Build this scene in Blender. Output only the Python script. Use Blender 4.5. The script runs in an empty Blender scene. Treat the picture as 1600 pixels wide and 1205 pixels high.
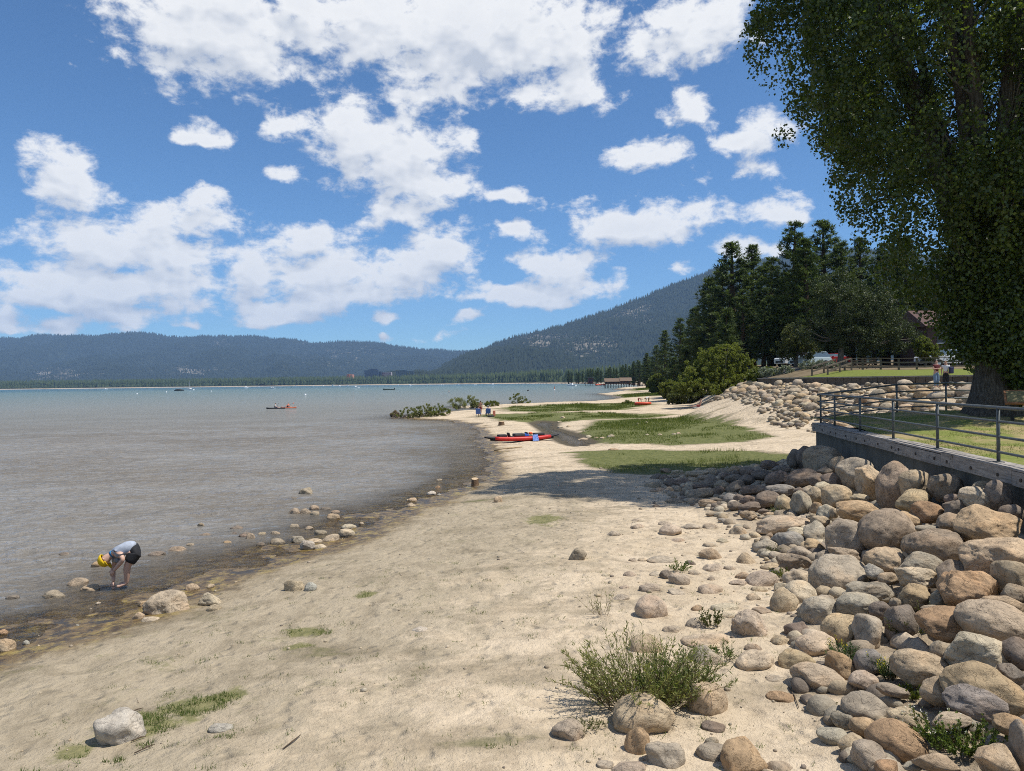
import bpy, math, random
import numpy as np
from mathutils import Vector, Matrix, Euler
R = math.radians
random.seed(7)
rng = np.random.default_rng(7)
SC = bpy.context.scene
COL = SC.collection

# ------------------------------------------------------------------ camera
CAM_H = 4.2
F = 1200.0                      # focal length in photograph pixels (1600 wide)
ROLL, PITCH = math.atan(0.0125), math.atan(5.5 / F)
fw = Vector((0, math.cos(PITCH), -math.sin(PITCH)))
r0 = Vector((1, 0, 0)); u0 = r0.cross(fw)
rt = (r0 * math.cos(ROLL) - u0 * math.sin(ROLL)).normalized()
up = rt.cross(fw).normalized()
cam = bpy.data.objects.new('camera', bpy.data.cameras.new('camera'))
COL.objects.link(cam)
cam.matrix_world = Matrix(((rt.x, up.x, -fw.x, 0), (rt.y, up.y, -fw.y, 0), (rt.z, up.z, -fw.z, CAM_H), (0, 0, 0, 1)))
cam.data.sensor_width = 36.0
cam.data.lens = 36.0 * F / 1600.0
cam.data.clip_start = 0.1
cam.data.clip_end = 60000
SC.camera = cam

def ray(px, py):
    d = fw + rt * ((px - 800) / F) - up * ((py - 602.5) / F)
    return np.array(d)
def at_z(px, py, z):
    d = ray(px, py); t = (z - CAM_H) / d[2]
    return np.array((d[0] * t, d[1] * t, z))
def at_y(px, py, y):
    d = ray(px, py); t = y / d[1]
    return np.array((d[0] * t, y, CAM_H + d[2] * t))
def azel(px, py):
    d = ray(px, py); d = d / np.linalg.norm(d)
    return math.atan2(d[0], d[1]), math.asin(d[2])

# ------------------------------------------------------------------ sun, exposure, render
SUN_EL, SUN_AZ = 63.0, 102.0     # degrees; azimuth clockwise from +Y (the view direction)
S = Vector((math.cos(R(SUN_EL)) * math.sin(R(SUN_AZ)), math.cos(R(SUN_EL)) * math.cos(R(SUN_AZ)), math.sin(R(SUN_EL))))
sun = bpy.data.objects.new('sun', bpy.data.lights.new('sun', 'SUN'))
COL.objects.link(sun)
sun.data.energy = 5.0; sun.data.angle = R(0.53); sun.data.color = (1.0, 0.955, 0.88)
sun.rotation_euler = S.to_track_quat('Z', 'Y').to_euler()
sun.location = (60, 0, 200)
SC.view_settings.view_transform = 'Standard'
SC.view_settings.look = 'None'
SC.view_settings.exposure = 0.22
SC.view_settings.gamma = 1.0
SC.view_settings.use_curve_mapping = False
SC.render.engine = 'CYCLES'
cy = SC.cycles
cy.use_denoising = False
cy.filter_width = 1.0
try: cy.denoiser = 'OPENIMAGEDENOISE'
except Exception: pass
cy.sample_clamp_direct = 3.0; cy.sample_clamp_indirect = 2.5
cy.adaptive_threshold = 0.007
cy.max_bounces = 5; cy.diffuse_bounces = 2; cy.glossy_bounces = 2; cy.transmission_bounces = 4
cy.transparent_max_bounces = 12; cy.volume_bounces = 0
cy.caustics_reflective = False; cy.caustics_refractive = False

# ------------------------------------------------------------------ node helpers
class NT:
    def __init__(s, tree): s.t = tree; s.n = tree.nodes; s.l = tree.links
    def node(s, typ, **kw):
        x = s.n.new(typ)
        for k, v in kw.items(): setattr(x, k, v)
        return x
    def put(s, sock, v):
        if hasattr(v, 'is_output') or isinstance(v, bpy.types.NodeSocket): s.l.new(v, sock)
        elif v is not None:
            if isinstance(v, (tuple, list)) and hasattr(sock.default_value, '__len__') and len(sock.default_value) == 4 and len(v) == 3: v = (*v, 1)
            sock.default_value = v
    def math(s, op, a, b=0.0, c=None, clamp=False):
        x = s.node('ShaderNodeMath', operation=op, use_clamp=clamp)
        s.put(x.inputs[0], a); s.put(x.inputs[1], b)
        if c is not None: s.put(x.inputs[2], c)
        return x.outputs[0]
    def vmath(s, op, a, b=None, out=0):
        x = s.node('ShaderNodeVectorMath', operation=op)
        s.put(x.inputs[0], a)
        if b is not None: s.put(x.inputs[1], b)
        return x.outputs[out]
    def mix(s, f, a, b, typ='MIX'):
        x = s.node('ShaderNodeMix', data_type='RGBA', blend_type=typ)
        s.put(x.inputs[0], f); s.put(x.inputs[6], a); s.put(x.inputs[7], b)
        return x.outputs[2]
    def rng(s, v, a, b, c=0.0, d=1.0, smooth=False):
        x = s.node('ShaderNodeMapRange')
        if smooth: x.interpolation_type = 'SMOOTHSTEP'
        s.put(x.inputs[0], v); x.inputs[1].default_value = a; x.inputs[2].default_value = b
        x.inputs[3].default_value = c; x.inputs[4].default_value = d
        return x.outputs[0]
    def noise(s, vec, scale, detail=4.0, rough=0.55, dist=0.0, dim='3D'):
        x = s.node('ShaderNodeTexNoise', noise_dimensions=dim)
        s.put(x.inputs['Vector'], vec); x.inputs['Scale'].default_value = scale
        x.inputs['Detail'].default_value = detail; x.inputs['Roughness'].default_value = rough
        x.inputs['Distortion'].default_value = dist
        return x.outputs[0]
    def voro(s, vec, scale, feature='F1'):
        x = s.node('ShaderNodeTexVoronoi', feature=feature)
        s.put(x.inputs['Vector'], vec); x.inputs['Scale'].default_value = scale
        return x.outputs[0]
    def attr(s, name, typ='GEOMETRY'):
        return s.node('ShaderNodeAttribute', attribute_name=name, attribute_type=typ)
    def ramp(s, f, stops, interp='LINEAR'):
        x = s.node('ShaderNodeValToRGB'); s.put(x.inputs[0], f)
        cr = x.color_ramp; cr.interpolation = interp
        while len(cr.elements) < len(stops): cr.elements.new(0.5)
        for e, (p, c) in zip(cr.elements, stops): e.position = p; e.color = (*c, 1)
        return x.outputs[0]
    def bump(s, h, strength=0.3, dist=0.1, normal=None):
        x = s.node('ShaderNodeBump'); s.put(x.inputs['Height'], h)
        x.inputs['Strength'].default_value = strength; x.inputs['Distance'].default_value = dist
        if normal is not None: s.put(x.inputs['Normal'], normal)
        return x.outputs[0]

def new_mat(name):
    m = bpy.data.materials.new(name); m.use_nodes = True
    t = NT(m.node_tree); t.n.clear()
    out = t.node('ShaderNodeOutputMaterial')
    return m, t, out
def pbsdf(t, out, color, rough=0.7, normal=None, spec=0.3, metal=0.0):
    b = t.node('ShaderNodeBsdfPrincipled')
    t.put(b.inputs['Base Color'], color); t.put(b.inputs['Roughness'], rough)
    b.inputs['Specular IOR Level'].default_value = spec; t.put(b.inputs['Metallic'], metal)
    if normal is not None: t.l.new(normal, b.inputs['Normal'])
    if out is not None: t.l.new(b.outputs[0], out.inputs[0])
    return b
_pc = {}
def plain(name, color, rough=0.6, metal=0.0, vary=0.15, scale=6.0, bump=0.0, spec=0.3):
    """simple procedural paint: colour broken up by noise"""
    if name in _pc: return _pc[name]
    m, t, out = new_mat(name)
    tc = t.node('ShaderNodeTexCoord').outputs['Object']
    n = t.noise(tc, scale, 5, 0.6)
    c = t.mix(t.rng(n, 0.3, 0.7), tuple(x * (1 - vary) for x in color), tuple(min(1, x * (1 + vary)) for x in color))
    nm = t.bump(t.noise(tc, scale * 6, 3), bump, 0.02) if bump else None
    pbsdf(t, out, c, rough, nm, spec, metal)
    _pc[name] = m
    return m

# ------------------------------------------------------------------ world: Nishita sky with cumulus
W = bpy.data.worlds.new('World'); SC.world = W; W.use_nodes = True
t = NT(W.node_tree); t.n.clear()
# (centre x, centre y, half width, half height, weight) in the photograph, turned into azimuth and elevation
CLOUDS = [(330,45,135,95,1.1),(260,110,60,40,.8),(390,95,70,60,.9),(470,30,120,60,.9),(620,40,170,75,1.15),(760,50,200,90,1.2),(880,70,110,75,1.0),
 (700,125,130,45,1.0),(900,145,110,35,.85),(830,165,110,30,.75),(1090,45,120,60,1.0),(1000,85,90,35,.85),(1050,20,120,40,.8),
 (560,215,85,65,1.1),(620,245,100,70,1.15),(660,290,100,45,1.0),(640,330,90,25,.85),(720,222,45,14,.7),(520,190,45,35,.8),
 (100,262,48,36,1.1),(95,305,58,28,1.0),(120,325,50,12,.7),(325,210,34,16,.95),(362,228,26,14,.6),(435,205,36,30,1.0),(440,282,45,14,.6),
 (325,300,28,18,1.0),(295,336,70,17,1.0),(190,385,115,42,1.15),(130,405,90,28,1.0),(280,400,80,40,1.0),(180,447,195,24,1.22),(90,468,110,19,1.1),
 (300,470,75,18,1.0),(400,420,75,32,1.05),(520,432,120,32,1.2),(620,435,80,32,1.1),(560,463,150,18,1.12),(500,368,90,24,1.1),(480,388,85,14,.9),
 (690,390,60,36,1.1),(720,420,38,20,1.0),(640,415,40,25,1.0),(860,407,72,22,1.05),(820,462,105,17,1.05),(870,440,40,17,1.0),(860,475,65,14,.95),
 (1012,240,62,28,1.05),(1062,163,36,17,.95),(1165,218,80,32,.9),(1210,195,50,30,.8),(1010,352,140,38,1.1),(1090,335,80,30,1.05),(930,370,90,20,.8),
 (1210,335,70,40,.75),(800,308,70,22,.86),(800,362,70,16,.62),(910,318,50,16,.55),(1180,398,80,26,1.0),(965,440,30,12,.95),(450,488,72,16,1.0),
 (185,488,55,15,1.0),(90,508,46,18,1.0),(15,498,38,20,1.0),(15,522,40,8,.8),(302,505,26,7,.95),(210,514,30,6,.8),(605,500,20,7,.9),(735,497,18,6,.85),
 (705,520,28,5,.8),(405,513,26,9,.7),(600,530,14,8,.8),(650,533,35,5,.5),(1090,282,40,8,.5),(1180,262,40,10,.6),(1075,420,16,6,.6),(20,395,60,40,.35)]
# coverage of the fair-weather cumulus: 30 elevation bands, each a curve along azimuth (three bands to an RGB Curves node)
AZ0, AZ1 = -0.66, 0.66
BANDS = np.concatenate([np.linspace(0.012, 0.12, 10), np.linspace(0.138, 0.50, 20)])
_az = np.linspace(AZ0, AZ1, 110); _A, _E = np.meshgrid(_az, BANDS)
_m = np.full(_A.shape, -0.7)
for (cx, cy_, hw, hh, wt) in CLOUDS:
    a, e = azel(cx, cy_)
    hh = max(hh, 9.0); dv = (_E - e) * F / hh / 1.02; du = (_A - a) * F / hw / 1.0
    dv = np.where(dv < 0, dv * 1.25, dv)                 # flatter bases than tops
    v = 0.72 * (wt + (0.38 if hh < 18 else 0.05)) - 0.72 * np.sqrt(du * du + dv * dv)
    k_ = 0.10; h_ = np.clip(0.5 + 0.5 * (v - _m) / k_, 0, 1); _m = _m * (1 - h_) + v * h_ + k_ * h_ * (1 - h_)
_m = np.clip(_m - 0.02, -0.7, 1.1); _t = (_m + 0.7) / 1.8
def curve_node(g, fac_sock, xs, three):
    n = g.node('ShaderNodeRGBCurve'); c = n.mapping
    c.clip_min_x = 0; c.clip_max_x = 1; c.use_clip = True; c.extend = 'HORIZONTAL'
    for ch in range(3):
        cu = c.curves[ch]; ys = three[ch]
        cu.points[0].location = (float(xs[0]), float(ys[0])); cu.points[-1].location = (float(xs[-1]), float(ys[-1]))
        for x_, y_ in zip(xs[1:-1], ys[1:-1]): cu.points.new(float(x_), float(y_))
        for p_ in cu.points: p_.handle_type = 'VECTOR'
    c.update()
    g.l.new(fac_sock, n.inputs[1])
    return n.outputs[0]
def cloud_group(name, d_warp, d_fb, amp=1.0):
    grp = bpy.data.node_groups.new(name, 'ShaderNodeTree')
    grp.interface.new_socket('P', in_out='INPUT', socket_type='NodeSocketVector')
    grp.interface.new_socket('D', in_out='OUTPUT', socket_type='NodeSocketFloat')
    g = NT(grp)
    gi = g.node('NodeGroupInput'); go = g.node('NodeGroupOutput')
    warp = g.node('ShaderNodeTexNoise'); g.put(warp.inputs['Vector'], gi.outputs[0]); warp.inputs['Scale'].default_value = 11.0; warp.inputs['Detail'].default_value = d_warp
    wv = g.vmath('MULTIPLY', g.vmath('SUBTRACT', warp.outputs['Color'], (0.5, 0.5, 0.5)), (0.07, 0.04, 0.0))
    Pw = g.vmath('ADD', gi.outputs[0], wv)
    sp = g.node('ShaderNodeSeparateXYZ'); g.put(sp.inputs[0], Pw)
    def grey(v):
        c = g.node('ShaderNodeCombineXYZ')
        for k in range(3): g.l.new(v, c.inputs[k])
        return c.outputs[0]
    an = grey(g.rng(sp.outputs[0], AZ0, AZ1)); en = grey(g.rng(sp.outputs[1], 0.0, 0.52))
    bx_ = BANDS / 0.52; acc = None
    for k in range(0, len(BANDS), 3):
        hats = []
        for j in range(k, k + 3): h_ = np.zeros(len(BANDS) + 2); h_[j + 1] = 1; hats.append(h_)
        hats[0][0] = 1.0 if k == 0 else 0.0; hats[2][-1] = 1.0 if k + 3 == len(BANDS) else 0.0
        ca = curve_node(g, an, (_az - AZ0) / (AZ1 - AZ0), _t[k:k + 3])
        ce = curve_node(g, en, np.concatenate([[0], bx_, [1]]), hats)
        v = g.vmath('DOT_PRODUCT', ca, ce, out=1)
        acc = v if acc is None else g.math('ADD', acc, v)
    acc = g.math('MULTIPLY_ADD', acc, 1.8, -0.7)
    # beyond the frame the same fair-weather cumulus goes on
    sp = g.node('ShaderNodeSeparateXYZ'); g.put(sp.inputs[0], gi.outputs[0])
    outm = g.math('MAXIMUM', g.rng(g.math('ABSOLUTE', sp.outputs[0]), 0.58, 0.68), g.rng(sp.outputs[1], 0.46, 0.52))
    gn = g.noise(g.vmath('MULTIPLY', gi.outputs[0], (1.0, 1.7, 1.0)), 3.2, 1, 0.5)
    gm = g.math('SUBTRACT', g.math('MULTIPLY', g.rng(gn, 0.47, 0.68, -0.5, 0.75), outm), g.math('SUBTRACT', 1.0, outm))
    acc = g.math('MAXIMUM', g.math('SUBTRACT', acc, outm), gm)
    fb = g.noise(g.vmath('MULTIPLY', gi.outputs[0], (1.0, 1.5, 1.0)), 26.0, d_fb, 0.64, 0.15)
    fb2 = g.noise(g.vmath('MULTIPLY', gi.outputs[0], (1.0, 1.6, 1.0)), 10.0, 2, 0.5)
    dn = g.math('ADD', acc, g.math('MULTIPLY', g.math('SUBTRACT', fb, 0.5), 1.60 * amp))
    dn = g.math('ADD', dn, g.math('MULTIPLY', g.math('SUBTRACT', fb2, 0.5), 0.75))
    g.l.new(dn, go.inputs[0])
    return grp
GRP_A = cloud_group('cloud_density', 3, 8); GRP_B = cloud_group('cloud_density_soft', 2, 2, 0.65)

tc = t.node('ShaderNodeTexCoord')
dirv = t.vmath('NORMALIZE', tc.outputs['Generated'])
sx = t.node('ShaderNodeSeparateXYZ'); t.put(sx.inputs[0], dirv)
P = t.node('ShaderNodeCombineXYZ')
t.put(P.inputs[0], t.math('ARCTAN2', sx.outputs[0], sx.outputs[1])); t.put(P.inputs[1], t.math('ARCSINE', sx.outputs[2]))
def dens(vec, grp):
    n = t.node('ShaderNodeGroup'); n.node_tree = grp; t.l.new(vec, n.inputs[0]); return n.outputs[0]
d0 = dens(P.outputs[0], GRP_A)
d1 = dens(t.vmath('ADD', P.outputs[0], (0.006, 0.026, 0)), GRP_B); ds = dens(P.outputs[0], GRP_B)
alpha = t.rng(d0, 0.0, 0.42, smooth=True)
core = t.rng(d0, 0.1, 0.9)
lit = t.math('ADD', t.math('ADD', t.math('MULTIPLY', t.math('SUBTRACT', ds, d1), 1.5), t.math('MULTIPLY', t.math('SUBTRACT', d0, ds), 0.45)), 0.72, clamp=True)
lit = t.math('SUBTRACT', lit, t.math('MULTIPLY', core, 0.26), clamp=True)
sky = t.node('ShaderNodeTexSky', sky_type='NISHITA')
sky.sun_disc = False; sky.sun_elevation = R(SUN_EL); sky.sun_rotation = R(SUN_AZ)
sky.altitude = 1900; sky.air_density = 1.0; sky.dust_density = 0.6; sky.ozone_density = 2.0
cl = t.mix(lit, (5.0, 5.4, 6.1), (8.7, 8.7, 8.65))
skyc = t.mix(1.0, sky.outputs[0], (0.64, 0.93, 1.15), 'MULTIPLY')
above = t.rng(sx.outputs[2], -0.01, 0.02)
colr = t.mix(t.math('MULTIPLY', t.math('MULTIPLY', alpha, above), 0.97), skyc, cl)
bg = t.node('ShaderNodeBackground'); t.l.new(colr, bg.inputs[0]); bg.inputs[1].default_value = 0.1
wo = t.node('ShaderNodeOutputWorld'); t.l.new(bg.outputs[0], wo.inputs[0])
W.cycles.sampling_method = 'MANUAL'; W.cycles.sample_map_resolution = 512

# ------------------------------------------------------------------ numpy noise
def _hash(ix, iy, iz, seed):
    h = (ix.astype(np.int64) * 374761393 + iy.astype(np.int64) * 668265263 + iz.astype(np.int64) * 2147483647 + seed * 974634777) & 0xffffffff
    h = ((h ^ (h >> 13)) * 1274126177) & 0xffffffff
    h = ((h ^ (h >> 15)) * 2246822519) & 0xffffffff
    return ((h ^ (h >> 16)) & 0xffffff) / float(0xffffff)
def vnoise(x, y, z=None, seed=0):
    x = np.asarray(x, float); y = np.asarray(y, float); z = np.zeros_like(x) if z is None else np.asarray(z, float)
    ix, iy, iz = np.floor(x), np.floor(y), np.floor(z)
    fx, fy, fz = x - ix, y - iy, z - iz
    fx = fx * fx * (3 - 2 * fx); fy = fy * fy * (3 - 2 * fy); fz = fz * fz * (3 - 2 * fz)
    r = 0
    for dx in (0, 1):
        for dy in (0, 1):
            for dz in (0, 1):
                w = (fx if dx else 1 - fx) * (fy if dy else 1 - fy) * (fz if dz else 1 - fz)
                r = r + w * _hash(ix + dx, iy + dy, iz + dz, seed)
    return r * 2 - 1
def fbm(x, y, z=None, oct=4, seed=0, gain=0.5):
    r, a, f = 0, 1.0, 1.0
    for k in range(oct):
        r = r + a * vnoise(np.asarray(x) * f + 17.3 * k, np.asarray(y) * f - 9.1 * k, None if z is None else np.asarray(z) * f + 5.7 * k, seed + k)
        a *= gain; f *= 2.03
    return r

# ------------------------------------------------------------------ mesh helpers
def tag(o, label=None, cat=None, group=None, kind=None):
    if label: o['label'] = label
    if cat: o['category'] = cat
    if group: o['group'] = group
    if kind: o['kind'] = kind
    return o
def empty(name, loc=(0, 0, 0), rz=0.0):
    o = bpy.data.objects.new(name, None); COL.objects.link(o)
    o.location = [float(v) for v in loc]; o.rotation_euler = (0, 0, rz); o.empty_display_size = 0.2
    return o
def link(name, me, mat=None, parent=None):
    o = bpy.data.objects.new(name, me); COL.objects.link(o)
    if mat is not None and len(me.materials) == 0: me.materials.append(mat)
    if parent is not None: o.parent = parent
    return o
def npmesh(name, v, quads=None, tris=None, smooth=False):
    """mesh from numpy arrays, fast"""
    v = np.ascontiguousarray(v, np.float32).reshape(-1, 3)
    me = bpy.data.meshes.new(name)
    nq = 0 if quads is None else len(quads); nt = 0 if tris is None else len(tris)
    idx = []
    if nq: idx.append(np.asarray(quads, np.int32).reshape(-1))
    if nt: idx.append(np.asarray(tris, np.int32).reshape(-1))
    idx = np.concatenate(idx)
    ls = np.concatenate([np.arange(nq) * 4, nq * 4 + np.arange(nt) * 3]).astype(np.int32)
    me.vertices.add(len(v)); me.vertices.foreach_set('co', v.reshape(-1))
    me.loops.add(len(idx)); me.loops.foreach_set('vertex_index', idx)
    me.polygons.add(nq + nt); me.polygons.foreach_set('loop_start', ls)
    if smooth: me.polygons.foreach_set('use_smooth', np.ones(nq + nt, bool))
    me.update(calc_edges=True); me.validate()
    return me
def fattr(me, name, arr, domain='POINT'):
    a = me.attributes.new(name, 'FLOAT', domain); a.data.foreach_set('value', np.asarray(arr, np.float32).reshape(-1))
class MB:
    """collects shapes; build() links them as one mesh object"""
    def __init__(s): s.v = []; s.f = []
    def add(s, vs, fs):
        k = len(s.v); s.v += [tuple(map(float, p)) for p in vs]; s.f += [tuple(i + k for i in f) for f in fs]; return s
    def box(s, c, sz, rz=0.0, m=None, taper=1.0):
        hx, hy, hz = sz[0] / 2, sz[1] / 2, sz[2] / 2
        M = m or (Matrix.Translation(Vector([float(q) for q in c])) @ Matrix.Rotation(rz, 4, 'Z'))
        pts = []
        for z in (-hz, hz):
            k = taper if z > 0 else 1.0
            for x, y in ((-hx, -hy), (hx, -hy), (hx, hy), (-hx, hy)): pts.append(M @ Vector((x * k, y * k, z)))
        return s.add(pts, [(3, 2, 1, 0), (4, 5, 6, 7), (0, 1, 5, 4), (1, 2, 6, 5), (2, 3, 7, 6), (3, 0, 4, 7)])
    def tube(s, path, rad, n=8, cap=True):
        path = [Vector([float(q) for q in p]) for p in path]
        if not hasattr(rad, '__len__'): rad = [rad] * len(path)
        rings = []
        for i, p in enumerate(path):
            d = (path[min(i + 1, len(path) - 1)] - path[max(i - 1, 0)]).normalized()
            a = d.orthogonal().normalized() if i == 0 else (a - d * a.dot(d)).normalized()
            b = d.cross(a)
            rings.append([p + (a * math.cos(2 * math.pi * k / n) + b * math.sin(2 * math.pi * k / n)) * rad[i] for k in range(n)])
        vs = [q for r_ in rings for q in r_]; fs = []
        for i in range(len(path) - 1):
            for k in range(n):
                fs.append((i * n + k, i * n + (k + 1) % n, (i + 1) * n + (k + 1) % n, (i + 1) * n + k))
        if cap:
            fs.append(tuple(range(n - 1, -1, -1))); fs.append(tuple((len(path) - 1) * n + k for k in range(n)))
        return s.add(vs, fs)
    def beam(s, a, b, w, h):
        a = Vector([float(q) for q in a]); b = Vector([float(q) for q in b]); d = b - a
        q = d.to_track_quat('X', 'Z').to_matrix().to_4x4()
        return s.box(None, (d.length, w, h), m=Matrix.Translation((a + b) / 2) @ q)
    def ell(s, c, r, n=10, m=7):
        vs = [(c[0], c[1], c[2] - r[2])]; fs = []
        for i in range(1, m):
            p = -math.pi / 2 + math.pi * i / m
            for k in range(n):
                q = 2 * math.pi * k / n
                vs.append((c[0] + r[0] * math.cos(p) * math.cos(q), c[1] + r[1] * math.cos(p) * math.sin(q), c[2] + r[2] * math.sin(p)))
        vs.append((c[0], c[1], c[2] + r[2])); e = len(vs) - 1
        for k in range(n):
            fs.append((0, 1 + (k + 1) % n, 1 + k)); fs.append((e, 1 + (m - 2) * n + k, 1 + (m - 2) * n + (k + 1) % n))
            for i in range(m - 2):
                a = 1 + i * n
                fs.append((a + k, a + (k + 1) % n, a + n + (k + 1) % n, a + n + k))
        return s.add(vs, fs)
    def build(s, name, mat, parent=None, smooth=False, bevel=0.0):
        me = bpy.data.meshes.new(name); me.from_pydata(s.v, [], s.f); me.update()
        if smooth: me.polygons.foreach_set('use_smooth', np.ones(len(me.polygons), bool))
        o = link(name, me, mat, parent)
        if bevel:
            b = o.modifiers.new('bevel', 'BEVEL'); b.width = bevel; b.segments = 2; b.limit_method = 'ANGLE'
        return o
def copy_tree(o, parent=None):
    c = o.copy(); COL.objects.link(c)
    if parent is not None: c.parent = parent
    for ch in list(o.children): copy_tree(ch, c)
    return c
# ================================================================== LARGE STRUCTURE
# ------------------------------------------------------------------ shoreline and terrain heights
SHORE_PX = [(-400,1190),(-150,1080),(0,1022),(100,992),(200,968),(262,940),(300,915),(350,900),(450,872),(520,851),(580,823),(640,793),(690,776),(740,757),
 (762,738),(767,720),(757,700),(750,685),(748,672),(735,663),(700,657.5),(655,655.5),(622,653.5),(632,649.5),(680,647),(705,643),(745,641.5),(755,639.5),
 (735,638.3),(705,637.6),(715,635.2),(760,633.8),(800,631.8),(850,630.2),(900,628.6),(940,626),(962,624),(968,621),(950,618),(932,615.8),(960,613.8),(990,611),
 (962,608.8),(1000,606.4),(1010,604),(995,602),(985,600.8)]
SHORE = np.array([at_z(a, b, 0)[:2] for a, b in SHORE_PX])
LAND = np.vstack([SHORE, [(60, 1500), (3000, 1500), (3000, -60), (-30, -60)]])
def seg_dist(x, y, pts, closed=False):
    d = np.full(x.shape, 1e9)
    n = len(pts)
    for i in range(n if closed else n - 1):
        a, b = pts[i], pts[(i + 1) % n]
        ab = b - a; L = max(1e-9, ab @ ab)
        tt = np.clip(((x - a[0]) * ab[0] + (y - a[1]) * ab[1]) / L, 0, 1)
        d = np.minimum(d, np.hypot(x - a[0] - tt * ab[0], y - a[1] - tt * ab[1]))
    return d
def inside(x, y, pts):
    r = np.zeros(x.shape, bool); n = len(pts)
    for i in range(n):
        a, b = pts[i], pts[(i + 1) % n]
        c = ((a[1] > y) != (b[1] > y)) & (x < (b[0] - a[0]) * (y - a[1]) / (b[1] - a[1] + 1e-12) + a[0])
        r ^= c
    return r
def shore_sd(x, y):
    wob = 0.22 * vnoise(x * 0.9, y * 0.9, seed=3) + 0.10 * vnoise(x * 2.7, y * 2.7, seed=4)
    s = seg_dist(x, y, SHORE) * np.where(inside(x, y, LAND), 1, -1)
    return s + wob * np.clip(y / 20, 0.6, 4)
def wall_x(y): return 9.47 + 0.152 * (np.asarray(y, float) - 15.26)          # face of the concrete wall
TOE = np.array([(4, 2.2), (6, 2.5), (9, 3.2), (13, 4.5), (17, 5.3), (22, 5.3), (26, 4.9), (29, 5.0), (30.5, 6.0), (31.6, 9.0), (32.6, 13)])
def pile(x, y):
    """height of the rock pile's surface above the sand"""
    toe = np.interp(y, TOE[:, 0], TOE[:, 1])
    wx = wall_x(np.minimum(y, 30.0))
    tt = np.clip((x - toe) / np.maximum(0.6, wx - toe), 0, 1)
    hw = np.interp(y, [4, 13, 15, 22, 28, 30.5, 32.6], [1.75, 1.75, 1.70, 1.40, 1.15, 0.80, 0.0])
    return hw * tt ** 1.15 * np.where(y > 32.6, 0, 1)
WALL2 = np.array([(60, 34), (40, 42), (33, 46), (28.5, 52), (24.5, 62), (24.0, 72), (26.5, 85), (30, 110), (60, 200), (150, 420)], float)
POOL = np.array([at_z(a, b, 0.12)[:2] for a, b in [(833,661),(845,657.5),(866,659),(864,668),(885,674),(908,681),(925,690),(905,697),(885,692),(862,679),(845,668)]])
def ground_z(x, y, fine=False):
    x = np.asarray(x, float); y = np.asarray(y, float)
    s = shore_sd(x, y)
    land = 0.45 * (1 - np.exp(-np.maximum(s, 0) / 5.0)) + 0.012
    sea = -0.02 - 0.034 * np.minimum(-s, 5) - 0.06 * np.maximum(0, np.minimum(-s - 5, 60))
    flat = 0.010 - 0.018 * np.minimum(-s, 1.7) + 0.020 * fbm(x * 1.1, y * 1.1, oct=3, seed=13) - 0.08 * np.maximum(0, np.minimum(-s - 1.7, 60))   # weedy flat off the near beach
    kf = np.clip((44 - y) / 8, 0, 1)
    wet = np.where(s > -0.6, 0.012 + (s / 0.6) * 0.052, sea) * (1 - kf) + np.minimum(flat, 0.03) * kf
    z = np.where(s > 0, land, wet)
    z = z + 0.055 * np.clip(x - (8.0 + 0.1 * (y - 30)), 0, 14) * np.clip((y - 28) / 6, 0, 1) * (s > 0)
    # soft swell of the sand and the low marsh pool
    z = z + np.where(s > 0.5, 0.05 * fbm(x * 0.25, y * 0.25, oct=3, seed=11) * np.clip(s / 4, 0, 1), 0)
    pd = seg_dist(x, y, POOL, True) * np.where(inside(x, y, POOL), 1, -1)
    near = np.clip((pd + 2.6) / 2.6, 0, 1)
    z = np.where((pd > -2.6) & (s > 0), z * (1 - near) + near * np.clip(0.015 - 0.06 * pd, -0.09, 0.3), z)
    z = z + 0.50 * pile(x, y)
    d2 = seg_dist(x, y, WALL2); right = x > np.interp(y, WALL2[::-1, 1][::-1], WALL2[::-1, 0][::-1])
    far = np.where(right, 3.7, 3.7 - np.interp(y, [60, 75, 100], [0.34, 0.38, 0.60]) * d2)
    z = np.where((y > 31.5) & (x > 12) & (s > 0), np.maximum(z, far), z)
    if fine:
        k = np.clip(s / 0.8, 0, 1)
        z = z + k * 0.016 * fbm(x * 1.9, y * 1.9, oct=4, seed=21) + k * 0.010 * np.abs(vnoise(x * 3.1, y * 3.1, seed=31)) * -1
        # scuffed footprints
        fp = np.clip(vnoise(x * 2.3, y * 2.3, seed=41) - 0.35, 0, 1) * np.clip(vnoise(x * 0.35, y * 0.35, seed=42) + 0.5, 0, 1)
        z = z - k * 0.07 * fp
    return z
def G(px, py, zoff=0.0, fun=None):
    """point of the ground seen at a pixel"""
    d = ray(px, py); ts = np.geomspace(4.0, 700, 160)
    for _ in range(2):
        X, Y, Z = d[0] * ts, d[1] * ts, CAM_H + d[2] * ts
        gz = (fun or ground_z)(X, Y) + zoff
        hit = np.nonzero(Z < gz)[0]
        i = hit[0] if len(hit) else len(ts) - 1
        if _ == 0: ts = np.linspace(ts[max(0, i - 1)], ts[i], 40)
    return np.array((X[i], Y[i], gz[i] if len(hit) else Z[i]))

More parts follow.
